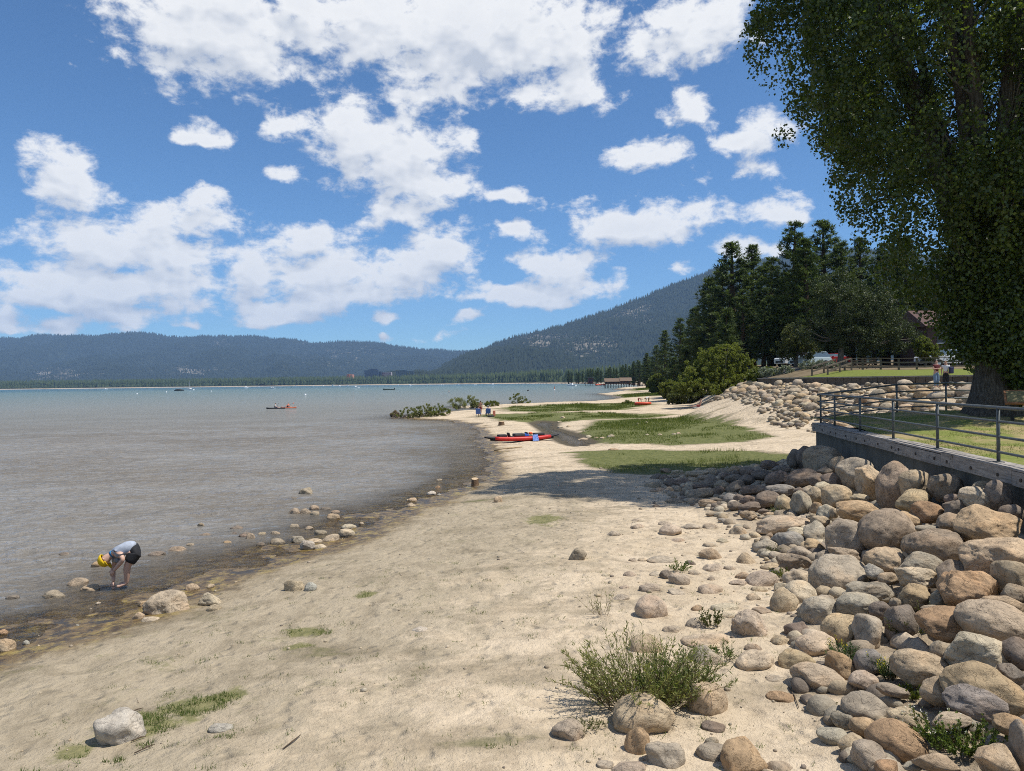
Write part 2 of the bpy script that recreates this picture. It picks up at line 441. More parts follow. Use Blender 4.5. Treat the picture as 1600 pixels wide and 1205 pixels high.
MARSH = [np.array([G(a, b)[:2] for a, b in p]) for p in (
 [(905,707),(960,704),(1060,705),(1150,706),(1236,711),(1225,724),(1170,733),(1040,740),(975,737),(930,722)],
 [(925,672),(950,657),(1060,653),(1118,659),(1192,683),(1150,689),(1050,693),(965,691),(900,683)],
 [(760,650),(850,645),(950,645.5),(1040,649),(1000,653),(900,656.5),(800,656)],
 [(795,637),(880,632.6),(990,629),(1000,633.5),(960,640),(850,643.5),(805,642)],
 [(960,617.5),(1030,614),(1042,617),(985,620.5)], [(990,607.5),(1030,606),(1032,608),(1000,610)])]
def spaced(lo, hi, f):
    v = [lo]
    while v[-1] < hi: v.append(v[-1] + f(v[-1]))
    return np.array(v)
def tensor(xs, ys, zf):
    X, Y = np.meshgrid(xs, ys); Z = zf(X, Y)
    nx, ny = len(xs), len(ys)
    i = np.arange(ny - 1)[:, None] * nx + np.arange(nx - 1)[None, :]
    q = np.stack([i, i + 1, i + nx + 1, i + nx], -1).reshape(-1, 4)
    return X, Y, Z, np.stack([X, Y, Z], -1).reshape(-1, 3), q

gx = np.concatenate([-spaced(13, 420, lambda v: 0.10 + 0.06 * (v - 13))[::-1], np.arange(-12.9, 13.5, 0.085), spaced(13.5, 900, lambda v: 0.1 + 0.05 * (v - 13.5))])
gy = np.concatenate([np.arange(-30, 4, 2.0), spaced(4, 1000, lambda v: max(0.07, 0.0105 * v))])
X, Y, Z, V, Q = tensor(gx, gy, lambda a, b: ground_z(a, b, True))
me = npmesh('sand_beach', V, Q, smooth=True)
sd = shore_sd(X, Y)
fattr(me, 'shore', np.clip(sd, -20, 60))
gm_ = np.zeros_like(X)
for p in MARSH:
    pdm = seg_dist(X, Y, p, True) * np.where(inside(X, Y, p), 1, -1)
    gm_ = np.maximum(gm_, np.clip(0.68 + pdm / np.clip(Y * 0.045, 1, 9), 0, 1))
fattr(me, 'marsh', gm_)
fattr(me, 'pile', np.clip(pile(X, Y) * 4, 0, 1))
pdl = seg_dist(X, Y, POOL, True) * np.where(inside(X, Y, POOL), 1, -1)
fattr(me, 'pool', np.clip(1 + pdl / 1.3, 0, 1))
silt = np.clip((10.0 - sd) / 7.5, 0, 1) * np.clip((42 - Y) / 22, 0, 1)
fattr(me, 'silt', silt)

MOSS = [(215, 1112, 75, 30), (300, 1085, 65, 22), (60, 1195, 55, 20), (480, 970, 45, 9), (465, 992, 34, 8), (571, 917, 22, 6), (110, 1150, 40, 18), (360, 1068, 40, 14), (850, 808, 40, 12)]
ms = np.zeros_like(X)
for (px, py, rw, rh) in MOSS:
    c_ = at_z(px, py, .4); ax_ = abs(at_z(px + rw, py, .4)[0] - c_[0]); ay_ = abs(at_z(px, py - rh, .4)[1] - c_[1])
    ms = np.maximum(ms, np.clip(1.3 - np.hypot((X - c_[0]) / ax_, (Y - c_[1]) / ay_), 0, 1))
fattr(me, 'moss', ms)
m, t, out = new_mat('sand')
tc = t.node('ShaderNodeTexCoord').outputs['Object']
shore = t.attr('shore').outputs['Fac']; marsh = t.attr('marsh').outputs['Fac']; siltA = t.attr('silt').outputs['Fac']; pileA = t.attr('pile').outputs['Fac']; poolA = t.attr('pool').outputs['Fac']
n1 = t.noise(tc, 0.55, 6, 0.62); n2 = t.noise(tc, 4.0, 6, 0.7); n3 = t.noise(tc, 60.0, 3, 0.7); n4 = t.noise(tc, 1.7, 7, 0.68, 0.6)
stv = t.vmath('MULTIPLY', tc, (1.0, 0.62, 1.0))
n5 = t.noise(stv, 2.6, 8, 0.74, 0.0)
drysand = t.mix(t.rng(n1, 0.35, 0.65), (0.55, 0.445, 0.31), (0.64, 0.525, 0.38))
drysand = t.mix(t.math('MULTIPLY', t.rng(n4, 0.50, 0.66), 0.45), drysand, (0.37, 0.295, 0.205))
pt = t.math('MULTIPLY', t.rng(t.noise(tc, 2.3, 8, 0.72, 0.5), 0.52, 0.555), 0.34)
drysand = t.mix(pt, drysand, (0.34, 0.265, 0.18))
siltc = t.mix(t.rng(n5, 0.36, 0.62), (0.275, 0.228, 0.157), (0.46, 0.385, 0.272))
sm = t.math('MULTIPLY', t.rng(t.math('ADD', siltA, t.math('MULTIPLY', t.math('SUBTRACT', n4, 0.5), 1.5)), 0.22, 0.62), 0.95)
col = t.mix(sm, drysand, siltc)
dark = t.math('MULTIPLY', t.rng(n5, 0.56, 0.68), t.math('MULTIPLY', siltA, 0.6))
col = t.mix(dark, col, (0.13, 0.11, 0.085))
# fine grain and scattered dark litter
col = t.mix(t.rng(n3, 0.3, 0.7, 0.0, 0.30), col, t.mix(1.0, col, (0.62, 0.58, 0.52), 'MULTIPLY'))
lit_ = t.math('GREATER_THAN', t.noise(tc, 33.0, 2, 0.5), 0.70)
col = t.mix(t.math('MULTIPLY', lit_, 0.6), col, (0.13, 0.095, 0.06))
gf = t.math('MULTIPLY', t.math('MULTIPLY', t.rng(t.noise(tc, 1.3, 7, 0.72), 0.56, 0.66), t.rng(t.noise(tc, 14.0, 3, 0.6), 0.44, 0.56)), t.math('MULTIPLY', siltA, 0.55))
col = t.mix(gf, col, (0.15, 0.15, 0.055))
# marsh soil and turf
turf = t.mix(t.rng(n2, 0.35, 0.65), (0.085, 0.10, 0.028), (0.165, 0.165, 0.06))
mud = t.mix(t.rng(n2, 0.3, 0.7), (0.10, 0.082, 0.05), (0.19, 0.15, 0.09))
mm = t.math('ADD', marsh, t.math('MULTIPLY', t.math('SUBTRACT', t.noise(t.vmath('MULTIPLY', tc, (0.5, 1.2, 1.0)), 0.5, 6, 0.65), 0.5), 1.9))
col = t.mix(t.rng(mm, 0.05, 0.35), col, t.mix(0.6, col, mud))
col = t.mix(t.rng(mm, 0.26, 0.50), col, turf)
col = t.mix(t.rng(poolA, 0.3, 0.75), col, (0.085, 0.07, 0.045))
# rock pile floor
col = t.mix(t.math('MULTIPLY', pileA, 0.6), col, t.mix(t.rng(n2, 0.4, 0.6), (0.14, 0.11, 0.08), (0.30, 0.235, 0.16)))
# algae and wet sand along the waterline
ws = t.math('ADD', shore, t.math('MULTIPLY', t.math('SUBTRACT', n4, 0.5), 1.6))
alg = t.mix(t.rng(n2, 0.40, 0.60), (0.075, 0.050, 0.026), (0.215, 0.145, 0.062))
alg = t.mix(t.math('MULTIPLY', t.rng(n5, 0.50, 0.58), t.rng(n2, 0.42, 0.55)), alg, (0.29, 0.215, 0.065))
alg = t.mix(t.rng(n4, 0.54, 0.60), alg, (0.055, 0.044, 0.034))
wetm = t.rng(ws, 0.55, 1.05, 1.0, 0.0)
damp = t.rng(ws, 0.8, 1.7, 0.45, 0.0)
col = t.mix(damp, col, t.mix(1.0, col, (0.55, 0.5, 0.42), 'MULTIPLY'))
under = t.rng(ws, -3.4, -1.6, 0.0, 1.0)
col = t.mix(t.math('MULTIPLY', t.rng(t.math('ADD', t.attr('moss').outputs['Fac'], t.math('MULTIPLY', t.math('SUBTRACT', t.noise(tc, 3.5, 6, 0.7), 0.5), 1.8)), 0.45, 0.75), 0.85), col, t.mix(t.rng(n2, 0.35, 0.65), (0.12, 0.125, 0.04), (0.22, 0.205, 0.085)))
bed = t.mix(t.rng(n5, 0.4, 0.6), (0.13, 0.10, 0.068), (0.24, 0.19, 0.125))
col = t.mix(wetm, col, t.mix(under, bed, alg))
h = t.math('ADD', t.math('MULTIPLY', n2, 0.5), t.math('MULTIPLY', n3, 0.18))
h = t.math('ADD', h, t.math('MULTIPLY', n5, 0.6))
rough = t.rng(wetm, 0, 1, 0.95, 0.35)
h = t.math('ADD', h, t.math('MULTIPLY', t.noise(tc, 13.0, 4, 0.65), 0.55))
vn_ = t.node('ShaderNodeTexNoise'); t.put(vn_.inputs['Vector'], tc); vn_.inputs['Scale'].default_value = 2.0
vw = t.vmath('ADD', tc, t.vmath('MULTIPLY', vn_.outputs['Color'], (0.25, 0.25, 0.0)))
h = t.math('ADD', h, t.math('MULTIPLY', t.rng(t.voro(vw, 3.3), 0.0, 0.42, smooth=True), 0.75))
pbsdf(t, out, col, rough, t.bump(h, 0.8, 0.10), 0.2)
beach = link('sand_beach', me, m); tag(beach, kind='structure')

# ------------------------------------------------------------------ lake
wx = np.concatenate([-spaced(34, 9000, lambda v: 0.14 + 0.06 * (v - 34))[::-1], np.arange(-33.8, 4.0, 0.14), spaced(4.0, 5200, lambda v: 0.2 + 0.08 * (v - 4.0))])
wy = np.concatenate([np.arange(-30, 9, 3.0), spaced(9, 9000, lambda v: max(0.10, 0.007 * v))])
def wave(x, y):
    d = np.hypot(x, y); k = np.clip(1.4 - d / 90, 0, 1)
    s_ = -shore_sd(x, y); k = k * np.clip((s_ - 1.5) / 3.5, 0.06, 1)
    u = x * 0.98 + y * 0.2; v = -0.2 * x + 0.98 * y
    return k * (0.052 * fbm(u * 0.6, v * 1.4, oct=3, seed=61) + 0.022 * vnoise(u * 2.0, v * 4.2, seed=66))
X, Y, Z, V, Q = tensor(wx, wy, wave)
me = npmesh('lake', V, Q, smooth=True)
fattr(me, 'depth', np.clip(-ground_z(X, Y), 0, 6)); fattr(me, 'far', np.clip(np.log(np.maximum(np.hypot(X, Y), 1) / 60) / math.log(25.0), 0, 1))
m, t, out = new_mat('water')
tc = t.node('ShaderNodeTexCoord').outputs['Object']
dep = t.attr('depth').outputs['Fac']; far = t.attr('far').outputs['Fac']
wv_ = t.vmath('MULTIPLY', tc, (0.75, 1.35, 1.0))
w1 = t.noise(wv_, 2.6, 5, 0.62, 0.3); w2 = t.noise(wv_, 0.28, 4, 0.6); w3 = t.noise(wv_, 6.0, 3, 0.6)
hh = t.math('ADD', t.math('MULTIPLY', w1, 0.6), t.math('MULTIPLY', w3, 0.16)); hh = t.math('ADD', hh, t.math('MULTIPLY', w2, 1.2))
nm = t.bump(hh, 1.0, 0.40)
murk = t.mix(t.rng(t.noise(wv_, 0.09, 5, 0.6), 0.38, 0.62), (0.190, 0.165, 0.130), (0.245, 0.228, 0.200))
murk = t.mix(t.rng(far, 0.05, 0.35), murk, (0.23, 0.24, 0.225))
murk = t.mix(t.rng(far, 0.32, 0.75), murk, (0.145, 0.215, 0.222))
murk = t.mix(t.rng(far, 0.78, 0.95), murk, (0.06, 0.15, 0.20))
opac = t.math('SUBTRACT', 1.0, t.math('POWER', 2.718, t.math('MULTIPLY', dep, -11.0)))
df = t.node('ShaderNodeBsdfDiffuse'); t.put(df.inputs[0], murk); t.l.new(nm, df.inputs['Normal'])
tr = t.node('ShaderNodeBsdfTransparent'); tr.inputs[0].default_value = (0.86, 0.84, 0.76, 1)
mx = t.node('ShaderNodeMixShader'); t.put(mx.inputs[0], opac); t.l.new(tr.outputs[0], mx.inputs[1]); t.l.new(df.outputs[0], mx.inputs[2])
gl = t.node('ShaderNodeBsdfGlossy'); gl.inputs['Roughness'].default_value = 0.04; t.l.new(nm, gl.inputs['Normal'])
fr = t.node('ShaderNodeFresnel'); fr.inputs[0].default_value = 1.33; t.l.new(nm, fr.inputs['Normal'])
mx2 = t.node('ShaderNodeMixShader'); t.put(mx2.inputs[0], t.math('MULTIPLY', fr.outputs[0], 0.9)); t.l.new(mx.outputs[0], mx2.inputs[1]); t.l.new(gl.outputs[0], mx2.inputs[2])
t.l.new(mx2.outputs[0], out.inputs[0])
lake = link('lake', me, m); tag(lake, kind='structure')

# ------------------------------------------------------------------ far shore plain, mountains
def hz(px): return 597 - 0.0125 * (px - 800)
FAR_PX = [(-900, 2700), (0, 2700), (250, 2700), (400, 2650), (600, 2500), (720, 2200), (800, 1900), (880, 1500), (925, 1200), (985, 1000), (1010, 930), (1400, 925)]
FARS = np.array([((px - 800) / F * d, d) for px, d in FAR_PX])
def far_front(x): return np.interp(x, FARS[:, 0], FARS[:, 1])
m, t, out = new_mat('far_plain')
tc = t.node('ShaderNodeTexCoord').outputs['Object']
edge = t.attr('edge').outputs['Fac']
n = t.noise(tc, 0.02, 4)
pbsdf(t, out, t.mix(t.rng(edge, 0.0, 0.6), (0.48, 0.38, 0.28), t.mix(n, (0.03, 0.045, 0.02), (0.06, 0.07, 0.035))), 0.95, None, 0.1)
sx_ = np.concatenate([np.linspace(-9000, 900, 300), np.linspace(950, 6000, 60)])
tt = np.concatenate([[0, 12, 26, 45, 90], np.geomspace(160, 9500, 40)])
XX, TT = np.meshgrid(sx_, tt); YY = far_front(XX) + TT + 18 * vnoise(XX * 0.006, XX * 0 + 3, seed=5)
ZZ = np.where(TT < 1, -0.6, np.minimum(0.5 + TT * 0.035, 4 + TT * 0.01))
nx = len(sx_); i = np.arange(len(tt) - 1)[:, None] * nx + np.arange(nx - 1)[None, :]
me = npmesh('far_shore', np.stack([XX, YY, ZZ], -1), np.stack([i, i + 1, i + nx + 1, i + nx], -1).reshape(-1, 4), smooth=True)
fattr(me, 'edge', np.clip((TT - 18) / 60, 0, 1))
tag(link('far_shore', me, m), kind='structure')

def mountain_mat(name, rock_lo, rock_hi):
    m, t, out = new_mat(name)
    tc = t.node('ShaderNodeTexCoord').outputs['Object']
    rk = t.attr('rock').outputs['Fac']
    a = t.noise(tc, 0.0028, 8, 0.66); b = t.noise(tc, 0.012, 6, 0.7); c = t.noise(tc, 0.05, 3, 0.7)
    forest = t.mix(t.rng(b, 0.35, 0.65), (0.014, 0.020, 0.013), (0.038, 0.046, 0.026))
    rock = t.mix(t.rng(c, 0.3, 0.7), (0.11, 0.10, 0.08), (0.30, 0.265, 0.21))
    f = t.math('ADD', t.math('ADD', rk, t.math('MULTIPLY', t.math('SUBTRACT', b, 0.5), 1.9)), t.math('MULTIPLY', t.math('SUBTRACT', c, 0.5), 1.2))
    pbsdf(t, out, t.mix(t.rng(f, rock_lo, rock_hi), forest, rock), 0.95, t.bump(t.math('ADD', b, t.math('MULTIPLY', c, 0.4)), 1.0, 30), 0.05)
    return m
def prof(px, pts): return np.interp(px, [p[0] for p in pts], [p[1] for p in pts])
RIDGE_L = [(-1500,560),(-500,545),(-200,532),(0,528),(35,530),(60,523.5),(100,525),(150,525),(210,519.5),(235,521),(275,528),(300,526),(400,526),(430,530),(460,531),(490,537),
           (530,534),(560,534),(590,536),(640,544),(700,549),(735,550),(800,556),(900,565),(1000,575),(1200,585)]
RIDGE_R = [(640,602),(700,584),(728,560),(742,550),(760,545),(790,532),(830,521),(870,512),(900,503),(950,487),(1000,468),(1050,447),(1100,428),(1140,414),(1185,408),(1215,404),(1260,396),(1330,390),(1450,400),(1700,430),(2200,500)]
def range_mesh(name, ridge, y0, y1, yb, xlo, xhi, nx, ny, seed, rockf, mat, amp):
    xs = np.linspace(xlo, xhi, nx); ys = np.concatenate([np.linspace(y0, y1, ny), np.linspace(y1, yb, 8)[1:]])
    Xm, Ym = np.meshgrid(xs, ys)
    px = 800 + F * Xm / y1
    H = (hz(px) - prof(px, ridge)) / F * y1 + CAM_H + 6 * vnoise(Xm * 0.02, Xm * 0, seed=seed)
    u = np.clip((Ym - y0) / (y1 - y0), 0, 1)
    shape = np.where(Ym <= y1, u ** 1.25, 1 - 0.8 * ((Ym - y1) / (yb - y1)))
    gul = fbm(Xm / 420, Ym / 800, oct=5, seed=seed + 3)
    gul2 = np.abs(fbm(Xm / 700 + Ym / 2600, Ym / 2400, oct=3, seed=seed + 9))
    keep = np.clip(np.minimum(u, 1 - u) * 4, 0, 1) * (Ym < y1)
    Zm = 8 + (H - 8) * shape + amp * keep * (gul * 0.6 - gul2 * 0.9 + 0.25)
    i = np.arange(len(ys) - 1)[:, None] * nx + np.arange(nx - 1)[None, :]
    me = npmesh(name, np.stack([Xm, Ym, Zm], -1), np.stack([i, i + 1, i + nx + 1, i + nx], -1).reshape(-1, 4), smooth=True)
    pyv = hz(px) - (Zm - CAM_H) / Ym * F; pxv = 800 + F * Xm / Ym
    rk = rockf(pxv, pyv); fattr(me, 'rock', rk)
    tag(link(name, me, mat), kind='structure')
    return xs, ys, Zm, rk
def blob(px, py, cx, cy_, a, b): return np.exp(-((px - cx) / a) ** 2 - ((py - cy_) / b) ** 2)
rockL = lambda px, py: 0.05 + 0.55 * blob(px, py, 90, 582, 70, 14) + 0.6 * blob(px, py, 300, 577, 60, 9) + 0.5 * blob(px, py, 345, 535, 20, 8) + 0.38 * blob(px, py, 540, 555, 110, 25)
rockR = lambda px, py: 0.1 + 0.50 * blob(px, py, 840, 532, 40, 12) + 0.48 * blob(px, py, 920, 540, 65, 25) + 0.48 * blob(px, py, 1000, 490, 60, 20) - 0.2 * blob(px, py, 1100, 500, 80, 60)
RL = range_mesh('mountain_range', RIDGE_L, 4600, 8600, 10500, -9000, 3600, 420, 60, 101, rockL, mountain_mat('mountain_forest', 0.52, 0.80), 95)
RR = range_mesh('mountain_slope', RIDGE_R, 2700, 5200, 6600, -900, 5200, 320, 70, 151, rockR, mountain_mat('slope_forest', 0.46, 0.78), 75)

def cones(pts, h, r, n=5, tiers=2, seed=1):
    """low conifers as one numpy mesh: pts (N,3), heights, radii"""
    N = len(pts); vs = []; tr = []; base = 0
    an = np.linspace(0, 2 * np.pi, n, endpoint=False)
    ph = np.random.default_rng(seed).random(N) * 6.28
    for k in range(tiers):
        zb = (0.08 + 0.40 * k) if tiers > 1 else 0.04; zt = 1.0 if k == tiers - 1 else 0.72; rr = 1.0 - 0.45 * k
        ring = np.stack([pts[:, None, 0] + (r * rr)[:, None] * np.cos(an + ph[:, None]), pts[:, None, 1] + (r * rr)[:, None] * np.sin(an + ph[:, None]),
                         np.broadcast_to((pts[:, 2] + zb * h)[:, None], (N, n))], -1)
        tip = np.stack([pts[:, 0], pts[:, 1], pts[:, 2] + zt * h], -1)[:, None]
        vs.append(np.concatenate([ring, tip], 1).reshape(-1, 3))
        b = base + np.arange(N)[:, None] * (n + 1); j = np.arange(n)
        tr.append(np.stack([b + j, b + (j + 1) % n, np.broadcast_to(b + n, (N, n))], -1).reshape(-1, 3))
        base += N * (n + 1)
    return np.concatenate(vs), np.concatenate(tr)
def forest_mat(name, lo, hi):
    m, t, out = new_mat(name)
    tc = t.node('ShaderNodeTexCoord').outputs['Object']
    pbsdf(t, out, t.mix(t.rng(t.noise(tc, 0.06, 3, 0.7), 0.35, 0.65), lo, hi), 0.95, None, 0.05)
    return m
def grid_z(Rg, x, y):
    xs, ys, Zm, rk = Rg
    ix = np.clip(np.searchsorted(xs, x) - 1, 0, len(xs) - 2); iy = np.clip(np.searchsorted(ys, y) - 1, 0, len(ys) - 2)
    fx = (x - xs[ix]) / (xs[ix + 1] - xs[ix]); fy = (y - ys[iy]) / (ys[iy + 1] - ys[iy])
    f = lambda A: (A[iy, ix] * (1 - fx) + A[iy, ix + 1] * fx) * (1 - fy) + (A[iy + 1, ix] * (1 - fx) + A[iy + 1, ix + 1] * fx) * fy
    return f(Zm), f(rk)
FM = forest_mat('far_conifer', (0.013, 0.019, 0.013), (0.034, 0.043, 0.026))
def scatter_mountain(name, label, Rg, n, xlo, xhi, ylo, yhi, hmin, hmax, seed):
    r_ = np.random.default_rng(seed)
    x = r_.uniform(xlo, xhi, n); y = r_.uniform(ylo, yhi, n)
    z, rk = grid_z(Rg, x, y)
    ok = (r_.random(n) > rk * 1.25) & (np.abs(x / y) < 0.75)
    x, y, z = x[ok], y[ok], z[ok]
    h = r_.uniform(hmin, hmax, len(x))
    v, f = cones(np.stack([x, y, z - 2], -1), h, h * r_.uniform(.16, .24, len(x)), 4, 1, seed)
    tag(link(name, npmesh(name, v, tris=f), FM), label, 'forest', kind='stuff')
scatter_mountain('mountain_forest', 'conifer forest covering the far blue mountain range', RL, 60000, -6000, 1500, 4700, 8650, 18, 34, 201)
scatter_mountain('slope_forest', 'conifer forest covering the steep mountain slope on the right', RR, 60000, -400, 3300, 2750, 5220, 14, 30, 202)
# belt of pines along the far shore
r_ = np.random.default_rng(203)
n = 15000; x = r_.uniform(-2900, 1500, n); d_ = 40 + r_.exponential(380, n); y = far_front(x) + d_
ok = (np.abs(x / y) < 0.72) & (d_ < 2000) & ~((np.abs(x / y * F + 800 - 585) < 12) & (d_ < 130) & (r_.random(n) < .5))
x, y, d_ = x[ok], y[ok], d_[ok]
h = r_.uniform(15, 31, len(x)) * np.where(x > 100, 0.85, 1)
v, f = cones(np.stack([x, y, np.minimum(0.5 + d_ * 0.035, 4 + d_ * 0.01)], -1), h, h * r_.uniform(.13, .20, len(x)), 5, 2, 204)
tag(link('far_forest', npmesh('far_forest', v, tris=f), forest_mat('shore_conifer', (0.020, 0.034, 0.016), (0.060, 0.078, 0.034))), 'belt of pines along the far lake shore', 'forest', kind='stuff')

# ------------------------------------------------------------------ haze
b = MB(); b.box((-1500, 5000, 480), (16000, 10900, 980))
m, t, out = new_mat('haze_air')
vol = t.node('ShaderNodeVolumePrincipled')
vol.inputs['Color'].default_value = (0.38, 0.62, 1.0, 1); vol.inputs['Density'].default_value = 6.0e-5; vol.inputs['Anisotropy'].default_value = 0.0
t.l.new(vol.outputs[0], out.inputs['Volume'])
haze = b.build('haze', m); tag(haze, kind='stuff')

# ------------------------------------------------------------------ near lawn terrace with its wall, cap and railing
def lawn_z(x, y): return 2.45 + 0.50 * np.exp(-((x - 16.6) ** 2 + (y - 28) ** 2) / 26.0) + 0.03 * fbm(x * 0.5, y * 0.5, oct=3, seed=71)
ys = spaced(1.0, 31.2, lambda v: 0.12 + v * 0.004); ss = np.concatenate([np.arange(0.02, 10, 0.13), spaced(10, 60, lambda v: 0.2 + 0.1 * (v - 10))])
SS, YY = np.meshgrid(ss, ys); XX = wall_x(np.minimum(YY, 29.0)) + 0.30 + SS
nx = len(ss); i = np.arange(len(ys) - 1)[:, None] * nx + np.arange(nx - 1)[None, :]
me = npmesh('lawn', np.stack([XX, YY, lawn_z(XX, YY)], -1), np.stack([i, i + 1, i + nx + 1, i + nx], -1).reshape(-1, 4), smooth=True)
m, t, out = new_mat('lawn_turf')
tc = t.node('ShaderNodeTexCoord').outputs['Object']
a = t.noise(tc, 0.7, 6, 0.65); b_ = t.noise(tc, 9, 4, 0.7)
c = t.mix(t.rng(b_, 0.3, 0.7), (0.11, 0.135, 0.028), (0.21, 0.225, 0.065))
c = t.mix(t.rng(a, 0.44, 0.60), c, t.mix(b_, (0.24, 0.19, 0.09), (0.36, 0.28, 0.15)))
LAWN_M = m
pbsdf(t, out, c, 0.95, t.bump(b_, 0.6, 0.05), 0.1)
lawn = link('lawn', me, m); tag(lawn, kind='structure')

def plank_mat(name, lo, hi, rough=0.85):
    m, t, out = new_mat(name)
    tc = t.node('ShaderNodeTexCoord').outputs['Object']
    oi = t.node('ShaderNodeObjectInfo').outputs['Random']
    sv = t.vmath('ADD', t.vmath('MULTIPLY', tc, (3.0, 1.0, 14.0)), t.node('ShaderNodeCombineXYZ').outputs[0])
    g1 = t.noise(sv, 2.0, 7, 0.7, 0.4); g2 = t.noise(tc, 5.0, 5, 0.7)
    c = t.mix(t.rng(g1, 0.32, 0.66), lo, hi)
    c = t.mix(t.rng(g2, 0.56, 0.68), c, tuple(x * 0.28 for x in lo))
    c = t.mix(t.math('MULTIPLY', oi, 0.35), c, tuple(x * 0.55 for x in hi))
    pbsdf(t, out, c, rough, t.bump(g1, 0.5, 0.02), 0.15)
    return m
WEATHERED = plank_mat('weathered_timber', (0.13, 0.115, 0.10), (0.42, 0.385, 0.345))
GREYWOOD = plank_mat('grey_fence_wood', (0.085, 0.068, 0.052), (0.185, 0.15, 0.115))
m, t, out = new_mat('wall_concrete')
tc = t.node('ShaderNodeTexCoord').outputs['Object']
a = t.noise(tc, 1.3, 7, 0.68); st = t.noise(t.vmath('MULTIPLY', tc, (3.0, 3.0, 0.25)), 3.0, 5, 0.65)
c = t.mix(t.rng(a, 0.3, 0.7), (0.085, 0.087, 0.077), (0.155, 0.152, 0.132)); c = t.mix(t.rng(st, 0.52, 0.7), c, (0.07, 0.068, 0.06))
pbsdf(t, out, c, 0.85, t.bump(a, 0.3, 0.03), 0.2); CONC = m
m, t, out = new_mat('railing_steel')
tc = t.node('ShaderNodeTexCoord').outputs['Object']
a = t.noise(tc, 4, 6, 0.7)
pbsdf(t, out, t.mix(t.rng(a, 0.35, 0.65), (0.06, 0.07, 0.07), (0.11, 0.12, 0.118)), 0.5, None, 0.4, 0.1); STEEL = m

wall = empty('retaining_wall', (wall_x(16.0), 16, 0.4))
tag(wall, 'concrete retaining wall with weathered timber cap edging the lawn', 'wall', kind='thing')
def wpart(name, mb, mat, par=wall, base=wall, **k):
    o = mb.build(name, mat, par, **k); o.location = tuple(-c for c in base.location); return o
A = np.array((float(wall_x(29.0)), 29.0)); B = np.array((float(wall_x(2.0)), 2.0)); ux = (B - A) / np.linalg.norm(B - A); nrm = np.array((-ux[1], ux[0])); nrm = nrm if nrm[0] < 0 else -nrm
def wp(s, off, z): p = A + ux * s + nrm * off; return (p[0], p[1], z)
L1 = np.linalg.norm(B - A)
s0 = 0.0
while s0 < L1 - 0.1:                 # cast panels with an open joint
    s1 = min(L1, s0 + 2.44); mb = MB(); q = []
    for z in (0.05, 2.26):
        for s_, o_ in ((s0 + 0.008, 0.0), (s1 - 0.008, 0.0), (s1 - 0.008, -0.25), (s0 + 0.008, -0.25)): q.append(wp(s_, o_, z))
    mb.add(q, [(3, 2, 1, 0), (4, 5, 6, 7), (0, 1, 5, 4), (1, 2, 6, 5), (2, 3, 7, 6), (3, 0, 4, 7)])
    wpart('concrete_panel', mb, CONC); s0 = s1
mb = MB(); mb.add([(A[0], 29.0, 0.3), (A[0], 29.25, 0.3), (36, 30.9, 0.3), (36, 30.6, 0.3), (A[0], 29.0, 2.26), (A[0], 29.25, 2.26), (36, 30.9, 2.9), (36, 30.6, 2.9)],
                  [(0, 1, 2, 3), (7, 6, 5, 4), (4, 5, 1, 0), (5, 6, 2, 1), (6, 7, 3, 2), (7, 4, 0, 3)]); wpart('return_wall', mb, CONC)
s0 = -0.25; kk = 0
while s0 < L1 - 0.2:                 # timber cap: a face beam and two top planks per length, each length its own part
    s1 = min(L1, s0 + 3.05 + 0.2 * math.sin(kk * 2.1)); j = 0.006
    dz = 0.012 * math.sin(kk * 3.7)
    for nm_, o0, o1, z0, z1 in (('cap_beam', 0.175, 0.02, 2.20 + dz, 2.47 + dz), ('cap_plank', 0.185, 0.035, 2.474, 2.512 + dz * .5), ('cap_plank', 0.025, -0.13, 2.474, 2.512), ('cap_plank', -0.14, -0.31, 2.474, 2.51 - dz * .4)):
        mb = MB(); q = []
        for z in (z0, z1):
            for s_, o_ in ((s0 + j, o0), (s1 - j, o0), (s1 - j, o1), (s0 + j, o1)): q.append(wp(s_, o_, z))
        mb.add(q, [(3, 2, 1, 0), (4, 5, 6, 7), (0, 1, 5, 4), (1, 2, 6, 5), (2, 3, 7, 6), (3, 0, 4, 7)])
        o = wpart(nm_, mb, WEATHERED, bevel=0.008)
    for bs in (0.35, 1.55, 2.7):     # bolt washers in the beam face
        if s0 + bs < s1:
            mb = MB(); c0 = Vector(wp(s0 + bs, 0.176, 2.33)); mb.tube([c0, c0 + Vector((*nrm, 0)) * 0.02], 0.035, 8)
            wpart('bolt', mb, plain('bolt_rust', (0.06, 0.045, 0.035), 0.7))
    s0 = s1; kk += 1

rail = empty('railing', (wall_x(16.0), 16, 2.5))
tag(rail, 'grey metal pipe railing along the lawn wall above the boulders', 'railing')
posts = [(*wp(s_, -0.08, 2.51)[:2], 2.51) for s_ in (0.02, 2.0, 5.0, 8.05, 11.1, 14.1, 17.1, 20.1, 23.1, 26.1) if s_ < L1]
back = [(A[0], 29.08, 2.51), (14.75, 29.45, float(lawn_z(14.75, 29.45))), (16.75, 29.65, float(lawn_z(16.75, 29.65))), (19.8, 29.95, float(lawn_z(19.8, 29.95)) + .05), (23, 30.25, 2.75), (26, 30.5, 2.6)]
def rpart(name, mb, smooth=True):
    o = mb.build(name, STEEL, rail, smooth=smooth); o.location = tuple(-c for c in rail.location)
for p in posts + back[1:]:
    mb = MB(); mb.tube([(p[0], p[1], p[2] - 0.03), (p[0], p[1], p[2] + 1.06)], 0.034, 10); rpart('post', mb)
    mb = MB(); mb.box((p[0], p[1], p[2] + 0.006), (0.15, 0.15, 0.016)); rpart('base_plate', mb, False)
